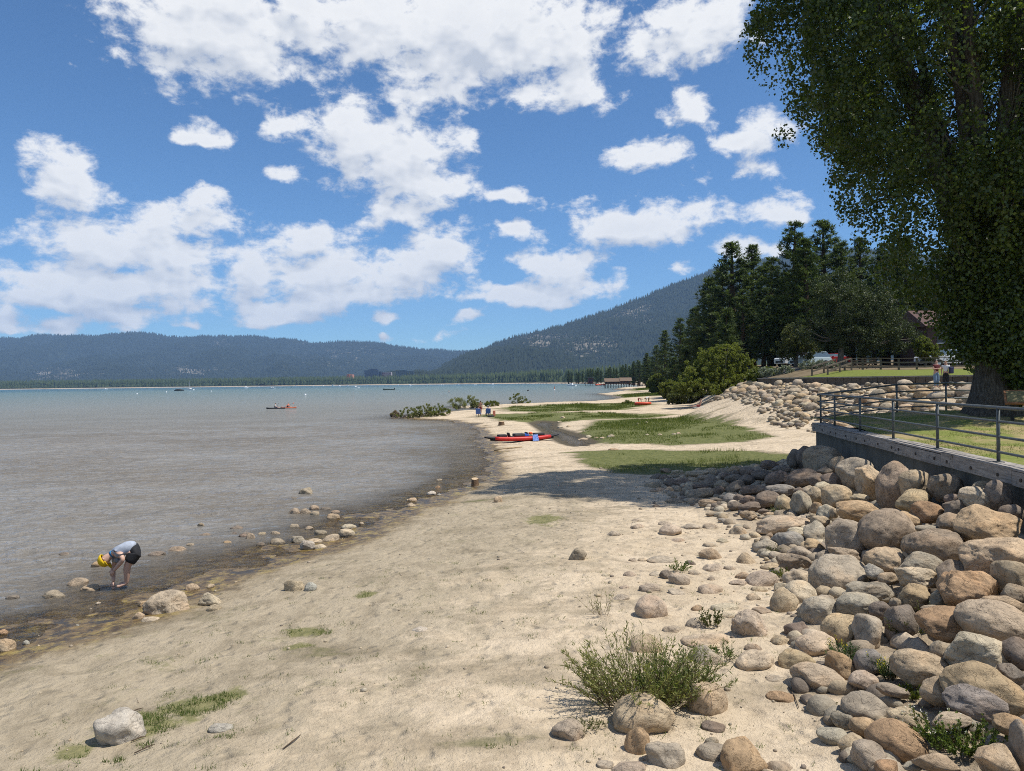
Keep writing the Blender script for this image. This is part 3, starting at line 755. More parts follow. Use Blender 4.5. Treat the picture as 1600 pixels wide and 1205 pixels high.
for hgt, rr in ((1.07, 0.034), (0.80, 0.026), (0.50, 0.026), (0.20, 0.026)):
    mb = MB(); mb.tube([(p[0], p[1], p[2] + hgt) for p in posts], rr, 10); rpart('rail', mb)
    mb = MB(); mb.tube([(p[0], p[1], p[2] + hgt) for p in back], rr, 10); rpart('rail', mb)

# ------------------------------------------------------------------ upper terrace: timber wall, lawn, hillside
def w2x(y): return np.interp(y, [34, 42, 46, 52, 62, 72, 85, 110, 200, 420], [60, 40, 33, 28.5, 24.5, 24.0, 26.5, 30, 60, 150])
def upper_z(x, y):
    y = np.asarray(y, float); x = np.asarray(x, float)
    ke = np.clip((x - w2x(y)) / 4.0, 0, 1)
    return 4.21 + ke * (0.05 * np.clip(y - 53, 0, 14) + 0.03 * np.clip(y - 67, 0, 25) + 0.02 * np.clip(y - 92, 0, 120) + 0.06 * np.clip(x - w2x(y) - 26, 0, 60) + 0.04 * fbm(x * .3, y * .3, oct=3, seed=81))
ys = spaced(34, 420, lambda v: 0.35 + max(0, v - 95) * 0.03); ss = spaced(0.0, 260, lambda v: 0.3 + 0.035 * v)
SS, YY = np.meshgrid(ss, ys); XX = w2x(YY) + 0.12 + SS; UZ = upper_z(XX, YY)
nx = len(ss); i = np.arange(len(ys) - 1)[:, None] * nx + np.arange(nx - 1)[None, :]
me = npmesh('hillside', np.stack([XX, YY, UZ], -1), np.stack([i, i + 1, i + nx + 1, i + nx], -1).reshape(-1, 4), smooth=True)
fattr(me, 'lawn', np.clip((66.5 - YY) / 1.2, 0, 1))
fattr(me, 'road', np.clip(1 - np.abs(YY - 80) / 6.5, 0, 1) * 2)
m, t, out = new_mat('hillside_ground')
tc = t.node('ShaderNodeTexCoord').outputs['Object']
a = t.noise(tc, 0.5, 6, 0.65); b_ = t.noise(tc, 6, 4, 0.7)
c = t.mix(t.rng(a, 0.35, 0.65), (0.11, 0.085, 0.05), (0.24, 0.185, 0.115))
c = t.mix(t.rng(t.attr('road').outputs['Fac'], 0.3, 0.7), c, t.mix(b_, (0.05, 0.05, 0.05), (0.085, 0.08, 0.075)))
gr = t.mix(t.rng(b_, 0.3, 0.7), (0.10, 0.125, 0.022), (0.18, 0.20, 0.05))
c = t.mix(t.attr('lawn').outputs['Fac'], c, gr)
pbsdf(t, out, c, 0.95, t.bump(b_, 0.5, 0.06), 0.1)
tag(link('hillside', me, m), kind='structure')
tw = empty('timber_wall', (25, 62, 3.4))
tag(tw, 'low timber retaining wall along the upper lawn above the far rocks', 'wall', kind='thing')
for k in range(96):
    y0_ = 36.0 + 0.75 * k; y1_ = y0_ + 0.72; a_ = (float(w2x(y0_)), y0_); b__ = (float(w2x(y1_)), y1_)
    mb = MB(); mb.beam((a_[0], a_[1], 3.70), (b__[0], b__[1], 3.70), 0.09 + 0.02 * (k % 2), 0.98)
    o = mb.build('plank', GREYWOOD, tw); o.location = tuple(-q for q in tw.location)
for k in range(24):
    y0_ = 36.0 + 3.0 * k; y1_ = y0_ + 2.98; a_ = (float(w2x(y0_)), y0_); b__ = (float(w2x(y1_)), y1_)
    mb = MB(); mb.beam((a_[0] - .03, a_[1], 4.245), (b__[0] - .03, b__[1], 4.245), 0.22, 0.09)
    o = mb.build('cap_board', WEATHERED, tw); o.location = tuple(-q for q in tw.location)
# ================================================================== ROCKS
m, t, out = new_mat('granite')
tc = t.node('ShaderNodeTexCoord').outputs['Object']
oi = t.node('ShaderNodeObjectInfo')
sc = t.attr('rock_size', 'OBJECT').outputs['Fac']
off = t.node('ShaderNodeCombineXYZ'); t.put(off.inputs[0], t.math('MULTIPLY', oi.outputs['Random'], 57.0)); t.put(off.inputs[1], t.math('MULTIPLY', oi.outputs['Random'], 131.0))
vs_ = t.node('ShaderNodeVectorMath', operation='SCALE'); t.l.new(tc, vs_.inputs[0]); t.put(vs_.inputs['Scale'], sc)
pv = t.vmath('ADD', vs_.outputs[0], off.outputs[0])
n1 = t.noise(pv, 2.2, 6, 0.62, 0.5); n2 = t.noise(pv, 9.0, 6, 0.72); n3 = t.noise(pv, 70.0, 3, 0.75); n4 = t.noise(pv, 1.1, 3, 0.5)
c0 = oi.outputs['Color']
c = t.mix(t.rng(n1, 0.34, 0.66), t.mix(1.0, c0, (0.66, 0.64, 0.62), 'MULTIPLY'), t.mix(1.0, c0, (1.24, 1.20, 1.14), 'MULTIPLY'))
c = t.mix(t.math('MULTIPLY', t.rng(n4, 0.52, 0.68), 0.35), c, t.mix(1.0, c0, (1.12, 0.86, 0.62), 'MULTIPLY'))   # iron stain
c = t.mix(t.math('MULTIPLY', t.rng(n2, 0.56, 0.70), 0.6), c, t.mix(1.0, c0, (0.42, 0.40, 0.38), 'MULTIPLY'))    # lichen blotches
c = t.mix(t.math('MULTIPLY', t.rng(n3, 0.52, 0.62), 0.45), c, t.mix(1.0, c0, (0.50, 0.47, 0.44), 'MULTIPLY'))   # dark mica grain
c = t.mix(t.math('MULTIPLY', t.rng(n3, 0.44, 0.36), 0.35), c, t.mix(1.0, c0, (1.45, 1.42, 1.36), 'MULTIPLY'))   # feldspar grain
geo = t.node('ShaderNodeNewGeometry')
hgt = t.math('ADD', t.math('MULTIPLY', n2, 0.7), t.math('MULTIPLY', n3, 0.22)); hgt = t.math('ADD', hgt, t.math('MULTIPLY', n1, 0.8))
crk = t.rng(t.math('ABSOLUTE', t.math('SUBTRACT', t.noise(pv, 1.6, 4, 0.6, 1.2), 0.5)), 0.0, 0.012)
c = t.mix(t.math('MULTIPLY', t.math('SUBTRACT', 1.0, crk), 0.5), c, t.mix(1.0, c0, (0.25, 0.22, 0.2), 'MULTIPLY'))
hgt = t.math('ADD', hgt, t.math('MULTIPLY', crk, 0.25))
pbsdf(t, out, c, 0.9, t.bump(hgt, 0.75, 0.055), 0.15)
GRANITE = m

def ico(level):
    import bmesh
    bm = bmesh.new(); bmesh.ops.create_icosphere(bm, subdivisions=level, radius=1.0)
    v = np.array([p.co[:] for p in bm.verts]); f = np.array([[q.index for q in fc.verts] for fc in bm.faces]); bm.free()
    return v, f
ICO4, ICO3, ICO2 = ico(5), ico(4), ico(3)
def rock_mesh(seed, angular, base):
    r_ = np.random.default_rng(seed); v, f = base; v = v.copy()
    # facets: clip the ball with random planes, rounded off
    nf = 10 if angular < 0.5 else 12
    d = r_.normal(size=(nf, 3)); d /= np.linalg.norm(d, axis=1)[:, None]
    cut = r_.uniform(0.80, 0.98, nf) - 0.30 * angular * r_.random(nf)
    rad = np.ones(len(v))
    for k in range(nf):
        pr = v @ d[k]; lim = np.where(pr > 1e-3, cut[k] / np.maximum(pr, 1e-3), 9)
        sh = 40 if angular > 0.5 else 24
        rad = -np.logaddexp(-rad * sh, -lim * sh) / sh          # smooth minimum
    rad = rad * (1 + 0.10 * fbm(v[:, 0] * 1.2 + seed, v[:, 1] * 1.2, v[:, 2] * 1.2, oct=2, seed=seed))
    rad = rad * (1 + (0.028 + 0.02 * angular) * fbm(v[:, 0] * 3.0 + seed, v[:, 1] * 3.5, v[:, 2] * 3.5, oct=4, seed=seed + 5, gain=0.6))
    if angular > 0.5:
        rg = 1 - np.abs(fbm(v[:, 0] * 1.5 + seed, v[:, 1] * 1.5, v[:, 2] * 2.2, oct=2, seed=seed + 9)); rad = rad * (1 - 0.05 * np.clip(rg - 0.88, 0, 1) * 8)
    v = v * rad[:, None]
    v -= (v.max(0) + v.min(0)) / 2; v /= (v.max(0) - v.min(0)) / 2
    me = npmesh('rock', v, tris=f, smooth=True); me.materials.append(GRANITE)
    return me
RB = {'r': [rock_mesh(300 + k, 0.35, ICO3) for k in range(12)], 'a': [rock_mesh(330 + k, 0.95, ICO3) for k in range(10)]}
BIG = {'r': [rock_mesh(400 + k, 0.4, ICO4) for k in range(8)], 'a': [rock_mesh(430 + k, 0.9, ICO4) for k in range(6)]}
LOW = [rock_mesh(360 + k, 0.4, ICO2) for k in range(10)]
RC = {'T': (0.47, 0.378, 0.262), 'G': (0.405, 0.355, 0.278), 'B': (0.36, 0.295, 0.22), 'O': (0.43, 0.30, 0.185), 'D': (0.235, 0.195, 0.160),  # D puts tree shade into many rocks' colour; naturally dark stones share it
      'P': (0.52, 0.44, 0.325), 'R': (0.46, 0.385, 0.30), 'W': (0.46, 0.43, 0.37), 'U': (0.29, 0.262, 0.235), 'Y': (0.47, 0.365, 0.232)}
CN = {'T': 'tan', 'G': 'grey', 'B': 'brown', 'O': 'orange', 'D': 'dark', 'P': 'pale', 'R': 'pinkish', 'W': 'white', 'U': 'blue grey', 'Y': 'yellowish'}
rk = random.Random(5)
def surf(x, y): return np.where((x > wall_x(y) - 0.3) & (y < 29.1), 9.0, ground_z(x, y) + 0.50 * pile(x, y))
N_ROCK = 0
def place_rock(name, c, semi, col, shape, label, cat, group, roll=0.0, big=False, low=False):
    global N_ROCK
    N_ROCK += 1
    me = rk.choice(LOW) if low else rk.choice((BIG if big else RB)[shape])
    o = bpy.data.objects.new(name, me); COL.objects.link(o)
    # turn the shape about the vertical in quarter turns, then tilt in the picture plane
    q = rk.choice((0, 1, 2, 3)); sx_, sy_, sz_ = semi
    if q % 2: sx_, sy_ = sy_, sx_
    o.rotation_mode = 'QUATERNION'
    o.rotation_quaternion = Euler((rk.uniform(-.08, .08), roll, 0)).to_quaternion() @ Euler((0, 0, q * math.pi / 2 + rk.uniform(-.15, .15))).to_quaternion()
    fl = rk.choice((1, -1))
    o.scale = (sx_, sy_, sz_)
    o.location = [float(v) for v in c]
    j = rk.uniform(.88, 1.12); k = rk.uniform(.95, 1.05)
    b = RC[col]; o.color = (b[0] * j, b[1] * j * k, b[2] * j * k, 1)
    o['rock_size'] = float(max(semi)) * 1.6 + 0.15
    tag(o, label, cat, group)
    return o
# px, py, width, height in the photograph, colour, shape (r rounded, a angular), tilt in degrees, own label
ROCKS = '''
1289 720 55 41 B r 0|big shaded brown boulder against the wall directly below the railing corner
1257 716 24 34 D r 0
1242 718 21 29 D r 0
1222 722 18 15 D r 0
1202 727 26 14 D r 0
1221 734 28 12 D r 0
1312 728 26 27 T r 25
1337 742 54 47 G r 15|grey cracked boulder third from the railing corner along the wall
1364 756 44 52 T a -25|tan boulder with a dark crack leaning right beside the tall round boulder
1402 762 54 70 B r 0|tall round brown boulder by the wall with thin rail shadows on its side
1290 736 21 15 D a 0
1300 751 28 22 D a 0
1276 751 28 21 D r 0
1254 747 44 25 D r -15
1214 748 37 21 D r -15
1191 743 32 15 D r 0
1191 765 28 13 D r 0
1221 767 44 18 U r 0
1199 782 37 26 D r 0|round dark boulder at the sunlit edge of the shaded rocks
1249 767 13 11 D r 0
1224 789 25 28 T r 0
1253 789 30 38 G a 0|tall pale grey upright boulder at the edge of the tree shade
1275 776 25 23 T r 30
1286 765 29 21 P r 0
1311 777 44 34 T r 0|rounded tan boulder behind the long flat tan boulder
1278 794 21 17 O r 0
1291 803 26 25 G a 0
1304 802 13 15 T r 0
1345 778 28 12 T r 0
1342 800 67 34 Y r 6|long flat yellowish tan boulder lying across the middle of the pile
1225 821 78 30 P r -8|broad flat pale slab with thin grass stalks at the edge of the sand
1323 846 70 60 G r 32|large oval grey tan boulder tilted down to the right mid pile
1386 832 74 64 B r 0|huge round brown grey boulder in the centre of the rock pile
1275 834 31 34 G a 20
1282 815 26 16 P r 0
1272 808 18 10 T r 0
1232 847 46 30 U r 0|dark bluish speckled boulder beside the broad pale slab
1269 853 32 20 Y a 0
1199 857 38 28 R r 0|round pinkish boulder with a small weed growing in front
1246 831 28 14 P r 0
1203 839 13 12 B a 0
1434 760 52 46 T r 0|tan boulder crossed by two bold rail shadow stripes
1476 763 48 40 B r 0
1428 785 51 32 Y r -10|brownish boulder in front of the striped tan boulder
1453 802 45 31 O r 8|reddish brown oval boulder below the striped boulder
1485 818 40 27 B r -12
1489 780 25 15 D r 0
1493 795 36 24 D a -20
1531 782 50 36 P r 10|pale grey boulder with two wavy rail shadow stripes near right edge
1533 760 24 15 T r 0
1562 775 36 44 D r 0
1582 803 32 26 D r 0
1545 826 90 60 Y a 4|very big flat topped tan boulder split by a dark crease
1570 880 108 74 T a 12|huge angular tan boulder cut by the right edge of the frame
1418 815 40 26 Y r 15
1454 830 46 18 G r 12
1425 852 27 27 B r 0
1469 858 84 54 B r -6|large oval brown boulder with orange streaks right of the centre
1384 879 60 42 T r 15|smooth tan boulder below the huge round brown grey boulder
1440 886 60 40 G r 5|round grey boulder right of the smooth tan boulder
1433 904 64 34 P a 12|pale tan cracked boulder above the small blocky yellow rock
1430 933 47 38 Y a 0|small blocky yellow rock with a flat shaded front face
1388 905 30 18 T r 0
1363 926 72 36 G a 0|flat topped grey slab left of the blocky yellow rock
1312 903 80 60 G r -8|large speckled grey tan boulder with rounded dark underside
1319 868 50 24 B a 15
1287 877 25 30 G r 0
1366 895 28 20 W a 20
1493 896 56 36 B r -20
1468 933 27 30 G a 0
1517 925 86 62 O a 25|rough rusty wedge shaped boulder with pitted face
1583 903 52 54 T r -30
1587 928 38 26 B r 0
1572 943 66 26 T r 12
1480 980 80 54 O a 5|orange brown faceted boulder left of the pale barrel shaped boulder
1557 976 96 64 P r 18|pale barrel shaped boulder near the right edge
1411 973 44 45 D r 0
1376 955 30 26 D r 20
1400 945 18 18 B r 0
1457 953 32 14 P a 0
1531 1025 88 62 P a 0|large pale boulder with fine lined texture near the right edge
1588 1022 38 42 D r 0
1475 1018 36 26 B r 10
1358 990 42 48 G a 0|upright grey boulder with flat sides behind the yellow flowers
1285 959 60 46 G r 8|rounded grey boulder with a notch at the lower front of the pile
1340 949 58 40 G r 0|two toned grey boulder with dark base right of the notched one
1254 931 49 40 P r 0|smooth pale boulder above the notched grey boulder
1224 943 40 36 T r 35|egg shaped tan boulder with a tuft of grass at its foot
1249 906 44 28 P r 0
1220 917 22 20 P r 0
1191 903 50 28 R r -15
1243 882 55 30 B a 18|brown triangular rock at the sandy edge of the pile
1251 867 36 22 G r 8
1166 873 32 28 T a -10
1203 883 30 11 T r 0
1162 898 25 12 T r 0
1154 909 28 8 R r 0
1187 920 25 12 T r 0
1177 932 21 11 P r 0
1191 953 32 12 B a 10
1173 980 60 40 R a 38|long pinkish slab tilted out of the sand pointing down right
1247 987 38 30 D a 25|small dark brown angular rock below the notched boulder
1222 1000 30 17 T r 20
1275 1010 58 40 P r 5|smooth pale oval boulder beside the yellow flowered plant
1318 988 58 42 Y r -15
1180 1033 60 27 P r 0|pale oval stone half sunk in sand right of the willow shrub
1244 1032 54 28 Y r 5|yellow tan stone with a dark notch on its left
1316 1043 46 34 O a 28|reddish streaked stone in front of the yellow flowered plant
1358 1036 42 34 U r 0|dark speckled stone between the two green plants
1282 1063 80 44 P r 12|wide flat pale granite stone lying in the sand
1348 1064 44 26 R r 0
1442 1046 76 50 T r 0|domed tan and grey boulder above the leafy creeping bush
1397 1081 50 20 G r 15
1465 1081 48 38 T r 0
1541 1080 108 68 Y r 5|big buff boulder behind a grey patched one at the right
1528 1098 86 48 U r 5|purplish grey boulder leaning on the big buff boulder
1355 1111 70 46 G r 18|smooth grey slanting stone left of the orange brown boulder
1418 1125 60 34 T r 20
1404 1160 84 56 O r 8|big orange brown boulder near the bottom right corner
1352 1139 46 30 Y r 25
1303 1151 46 26 G r 0
1317 1127 34 25 G a 0
1335 1165 46 28 T r 0
1362 1184 55 40 G r 15
1467 1195 72 32 T a 20
1560 1190 58 42 T a 0
1598 1170 26 66 G r 0
1488 1128 62 28 P r 0
1580 1133 44 28 O a 0
1580 1058 36 32 D a 25
1155 1187 68 46 O a -25|orange red and grey angular rock at the bottom of the frame
1279 1098 36 12 T r 0
1221 1087 44 13 O r 5
1212 1059 32 9 R r 0
1178 1012 28 16 B r 0
1386 1199 34 20 O r 0
1425 1198 28 14 G r 0
1218 1197 46 16 P r 0
1017 952 48 38 R r 0|round pinkish grey boulder alone in sand behind the willow shrub
888 1141 50 28 R r 0|pinkish stone at the left foot of the willow shrub
1006 1120 92 50 T r 0|large tan boulder under the front of the willow shrub
996 1162 38 42 O r 10|small orange tan stone in front of the large tan boulder
1039 1183 60 34 G a 5|grey angular slab in the sand at the bottom of the frame
1106 1096 58 50 T r 0|tan boulder shaded by the right side of the willow shrub
1115 1134 36 12 D r 0
1117 1174 56 24 G r 0
1112 1156 20 10 G r 0
982 1199 52 16 R r 0
946 1193 26 9 R r 0
1010 1005 52 42 T r 0
1098 1024 58 34 G a -20
1103 999 70 22 P r 0
1089 973 34 22 R r 0
1050 982 28 11 R r 0
903 868 27 21 B a 0|single red brown block lying alone on the open sand
959 833 22 10 R r -10
993 813 12 8 R a 0
996 822 20 9 R r 0
1039 817 20 8 R r 0
1047 829 34 18 R r -10|largest pinkish stone in the row just below the tree shade
1080 822 34 11 R r 0
1111 822 25 12 R r 0
1131 815 17 9 W a 10|small white angular stone at the edge of the tree shade
1154 829 28 22 P r 0
1059 843 22 7 R r 0
1129 844 18 8 P r 0
1110 851 23 10 R r 0
1110 868 34 20 T r 10|domed tan stone on open sand left of the pile
1114 886 30 15 R r 0
1033 873 42 10 R r 0
988 875 12 7 R r 0
1004 874 14 7 P r 0
984 897 20 13 R r 0
1025 897 22 12 R r 0
1041 900 20 17 D a -35|dark tilted stone under the small bush on the sand
1061 907 32 19 R r 15|pinkish stone in front of the small bush on the sand
1015 918 32 17 R r -10
1059 925 30 9 R r 15
1110 920 38 20 R r 0
970 933 25 12 R a 0
947 898 14 8 P r 0
975 917 15 6 R r 0
1111 904 12 10 R a 0
1085 894 18 9 R r 0
1140 887 18 8 R r 0
1089 949 18 12 T r 0
1132 947 42 12 P r 0
1079 878 17 7 D r 10
1140 959 30 10 P r 0
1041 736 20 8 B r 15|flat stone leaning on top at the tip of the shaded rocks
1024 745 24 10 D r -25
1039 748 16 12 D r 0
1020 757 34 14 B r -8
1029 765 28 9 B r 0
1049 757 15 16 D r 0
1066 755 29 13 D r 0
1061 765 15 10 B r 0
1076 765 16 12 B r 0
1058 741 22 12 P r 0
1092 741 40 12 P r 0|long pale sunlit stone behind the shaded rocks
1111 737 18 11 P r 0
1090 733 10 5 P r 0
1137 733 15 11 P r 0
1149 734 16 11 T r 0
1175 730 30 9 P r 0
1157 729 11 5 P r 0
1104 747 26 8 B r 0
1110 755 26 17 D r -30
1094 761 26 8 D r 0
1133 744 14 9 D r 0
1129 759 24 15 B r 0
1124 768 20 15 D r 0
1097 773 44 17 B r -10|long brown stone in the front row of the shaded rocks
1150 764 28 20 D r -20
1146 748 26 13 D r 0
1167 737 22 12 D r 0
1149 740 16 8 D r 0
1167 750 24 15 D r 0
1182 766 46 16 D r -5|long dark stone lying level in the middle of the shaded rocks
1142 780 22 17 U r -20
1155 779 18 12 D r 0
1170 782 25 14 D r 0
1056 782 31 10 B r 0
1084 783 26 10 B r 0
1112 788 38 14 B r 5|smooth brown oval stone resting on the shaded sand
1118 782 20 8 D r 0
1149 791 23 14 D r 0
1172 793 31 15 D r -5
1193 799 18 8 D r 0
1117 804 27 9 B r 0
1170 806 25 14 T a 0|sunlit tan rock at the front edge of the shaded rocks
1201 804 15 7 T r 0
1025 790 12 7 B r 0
478 780 20 13 B r 0|brown round stone standing alone farthest out in the shallow water
460 807 19 13 B r 0
478 806 17 12 B r 15
491 800 15 9 B r 0
492 808 14 9 B r 0
521 808 20 10 T a 0
509 799 17 6 D r 0
524 802 14 5 B r 0
461 790 12 5 D r 0
460 824 15 7 B r 0
483 826 13 6 B r 0
430 837 15 8 B r 0
434 847 21 12 B r 0
409 839 13 6 T r 0
392 845 14 13 B r 0
386 841 13 7 D r 0
407 851 13 6 D r 0
501 833 19 8 B r 0
465 844 22 13 G a 0
490 845 26 9 P r 0
481 854 24 15 W a 15|grey white angular stone at the waterline group
501 854 18 10 P r 0
516 841 28 13 P r -15
541 834 26 13 P r 0|largest pale stone at the right end of the waterline group
545 823 23 10 P r 0
524 840 13 9 R r 0
565 818 7 5 P r 0
674 771 14 8 W r 0
686 773 6 4 W r 0
644 781 14 7 T r 0
642 789 15 9 P r 0
684 762 8 5 O r 0
686 751 9 4 B r 0
778 782 13 12 T r 0|small tan stone alone on sand at the tip of the shade
459 917 30 20 T a 0|tan angular stone of the pair on grey sand near the waterline
485 919 22 15 W r -15|white egg shaped stone of the pair on grey sand
262 945 66 38 P a 8|broad cream boulder at the waterline below the bending person
330 937 36 21 P a 5|cream stone right of the broad waterline boulder
335 949 25 14 T r 0
225 944 18 11 Y a 0
217 962 18 15 T r 0
237 967 28 10 P r 0
301 917 21 14 T r 0
330 915 11 8 P r 0
277 866 26 9 B r 0
297 860 13 5 B r 0
245 874 25 8 D r 0
320 847 17 7 D r 0
314 834 10 6 B r 0
370 834 20 8 D r 0
366 841 10 4 D r 0
380 844 13 7 D r 0
356 854 12 5 O r 0
102 886 20 7 D r 0
152 892 20 10 O r 0
121 916 30 16 B r 0
141 922 27 9 T r 0
84 934 33 14 B r 0
21 944 20 6 D r 0
4 988 16 9 O r 0
9 1011 28 20 T r 0|tan stone at the waterline cut by the left edge
41 1005 11 8 W r 0
121 977 6 4 W r 0
188 1142 72 46 W a 8|white angular boulder in the grass at lower left
345 1136 38 13 W r 0
657 983 28 10 W r 0
920 682 10 6 P r 0
955 681 12 7 P r 0
911 686 17 6 P r 0
877 667 12 5 P r 0
889 666 8 5 T r 0
925 696 9 4 P r 0
958 702 16 5 T r 0
932 684 7 3 T r 0
942 684 10 4 P r 0
1031 679 7 4 P r 0
1060 677 7 5 P r 0
1053 678 7 4 P r 0
1011 679 6 3 P r 0
996 662 6 3 P r 0
1010 660 6 4 P r 0
879 652 8 4 P r 0
874 659 8 3 P r 0
939 732 7 5 B a 0
1227 601 9 9 T r 0
'''
LANDMARKS = []
for line in ROCKS.strip().splitlines():
    body, _, own = line.partition('|')
    if own:
        ws_ = own.split(); cut = next((k for k, w in enumerate(ws_) if w in ('against', 'third', 'with', 'leaning', 'by', 'at', 'behind', 'lying', 'tilted', 'in', 'beside', 'crossed', 'below', 'near', 'split', 'cut', 'right', 'left', 'above', 'growing', 'directly', 'of', 'half', 'between', 'alone', 'under', 'shaded', 'just', 'on', 'resting', 'standing', 'pointing')), len(ws_))
        b_ = body.split(); LANDMARKS.append((float(b_[0]), float(b_[1]), ' '.join(ws_[:cut])))
def beside(px, py):
    lx, ly, nm_ = min(LANDMARKS, key=lambda q: math.hypot(q[0] - px, (q[1] - py) * 1.6))
    dx, dy = px - lx, (py - ly) * 1.6
    side = ('just right of' if dx > 0 else 'just left of') if abs(dx) > abs(dy) else ('just in front of' if dy > 0 else 'just behind')
    return f'{side} the {nm_}', math.hypot(dx, dy)
def size_word(w): return 'small' if w < 0.35 else 'medium' if w < 0.65 else 'large'
for line in ROCKS.strip().splitlines():
    body, _, own = line.partition('|')
    px, py, w, h_, col, shp, roll = body.split(); px, py, w, h_, roll = float(px), float(py), float(w), float(h_), R(float(roll))
    gp = G(px, py + 0.25 * h_); inpile = pile(gp[0:1], gp[1:2])[0] > 0.04
    fun = surf if inpile else ground_z
    c = G(px, py if inpile else py + 0.22 * h_, 0.0, fun)
    if c[2] > 5: d_ = ray(px, py); c[2] = CAM_H + d_[2] / d_[1] * c[1]
    d = c[1]
    a = w / F * d / 2 * (1.10 if inpile else 1.0)
    th = math.atan2(CAM_H - c[2], d)
    hh = h_ / F * d / 2 / math.cos(th) * (1.10 if inpile else 1.0)
    if inpile:
        b_ = min(max(a, hh) * 1.0, 0.95 * a + 0.1)
        cz = math.sqrt(max(hh * hh - (b_ * math.sin(th)) ** 2, (0.72 * hh) ** 2)) / math.cos(th) * 1.03
        c[0] = min(c[0], float(wall_x(min(c[1], 29.0))) - 0.82 * a if c[1] < 29.2 else c[0])
        b_ = min(b_, 1.4 * cz)
        cc = c + np.array((0, 0.12 * b_, 0))
        zone = 'pile'
    else:
        # partly sunk in the sand: taller than what shows
        cz = max(hh * 1.25, 0.03); b_ = 0.85 * a
        cc = np.array((c[0], c[1], c[2] + (0.25 if own else -0.12) * cz)); a *= 1.06
        zone = 'sand'
    sea = shore_sd(c[0:1], c[1:2])[0]
    if not inpile and sea < 0.35: zone = 'water'; cc[2] = max(cc[2], 0.0) + 0.05 * cz
    if not inpile and c[1] > 40: zone = 'marsh'
    if not inpile and zone == 'sand' and px < 700: zone = 'silt'
    sw = size_word(2 * a); cn = CN[col]
    shade = zone == 'pile' and py < 812 and px < 1300
    if own: label, group = own, None
    else:
        rel, dist = beside(px, py); noun = 'boulder' if zone == 'pile' and 2 * a > 0.45 else 'stone'
        group = {'pile': 'rocks piled at the foot of the wall', 'sand': 'stones scattered on the sand', 'water': 'stones along the waterline', 'silt': 'stones along the waterline', 'marsh': 'stones in the marsh'}[zone]
        if zone == 'marsh':
            spot = 'beside the dark pool' if px < 970 and py < 700 else 'on the sand below the marsh' if py > 700 else 'far back in the green marsh' if py < 670 else 'in the right of the green marsh'
            label = f'{sw} {cn} stone {spot}'
        elif zone == 'water' and dist > 40:
            spot = 'left of the bending person' if px < 185 else 'just right of the bending person' if px < 330 else 'off the waterline group of stones' if px < 600 else 'near the stump at the waterline'
            label = f'{sw} {cn} wet stone in the shallows {spot}'
        elif zone == 'pile' and px > 1290 and py < 812 and dist > 30: label = f'{sw} {cn} boulder wedged at the concrete wall {rel}'
        else: label = f'{sw} {cn} {"sunken " if zone == "sand" else "shaded " if shade else ""}{noun} {rel}'
        label = ' '.join(label.split()[:16])
    nm_ = 'boulder' if zone == 'pile' and 2 * a > 0.45 else 'stone'
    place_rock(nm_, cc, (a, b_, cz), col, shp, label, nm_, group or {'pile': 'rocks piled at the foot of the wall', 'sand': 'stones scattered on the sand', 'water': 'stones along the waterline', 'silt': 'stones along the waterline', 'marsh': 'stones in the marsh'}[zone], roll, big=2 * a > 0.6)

def scatter_stones(name, pts, rad, cols, base, seed):
    """many small stones as one stuff mesh"""
    r_ = np.random.default_rng(seed); vs = []; fs = []; cs = []; k = 0
    shapes = [np.array([p.co[:] for p in me.vertices]) for me in base]
    tri = np.array([p.vertices[:] for p in base[0].polygons])
    for p, r1, c1 in zip(pts, rad, cols):
        s_ = shapes[r_.integers(len(shapes))]; an = r_.uniform(0, 6.28)
        v = s_ * np.array((r1, r1 * r_.uniform(.7, 1), r1 * r_.uniform(.55, .85)))
        v = np.stack([v[:, 0] * math.cos(an) - v[:, 1] * math.sin(an), v[:, 0] * math.sin(an) + v[:, 1] * math.cos(an), v[:, 2]], -1) + p
        vs.append(v); fs.append(tri + k); cs.append(np.repeat(np.array([c1]), len(v), 0)); k += len(v)
    me = npmesh(name, np.concatenate(vs), tris=np.concatenate(fs), smooth=True)
    ca = me.color_attributes.new('tint', 'FLOAT_COLOR', 'POINT')
    cc = np.concatenate(cs); ca.data.foreach_set('color', np.concatenate([cc, np.ones((len(cc), 1))], 1).astype(np.float32).reshape(-1))
    return me
m, t, out = new_mat('small_granite')
tc = t.node('ShaderNodeTexCoord').outputs['Object']
n1 = t.noise(tc, 5, 5, .7); n2 = t.noise(tc, 45, 3, .7)
tint = t.attr('tint').outputs['Color']
c = t.mix(t.rng(n1, .35, .65), t.mix(1.0, tint, (.65, .64, .62), 'MULTIPLY'), t.mix(1.0, tint, (1.2, 1.18, 1.12), 'MULTIPLY'))
c = t.mix(t.math('MULTIPLY', t.rng(n2, .5, .64), .45), c, t.mix(1.0, tint, (.4, .38, .36), 'MULTIPLY'))
pbsdf(t, out, c, .9, t.bump(t.math('ADD', n1, t.math('MULTIPLY', n2, .4)), .6, .03), .15); SMALLG = m
TINY = [rock_mesh(380 + k, 0.4, ico(2)) for k in range(6)]
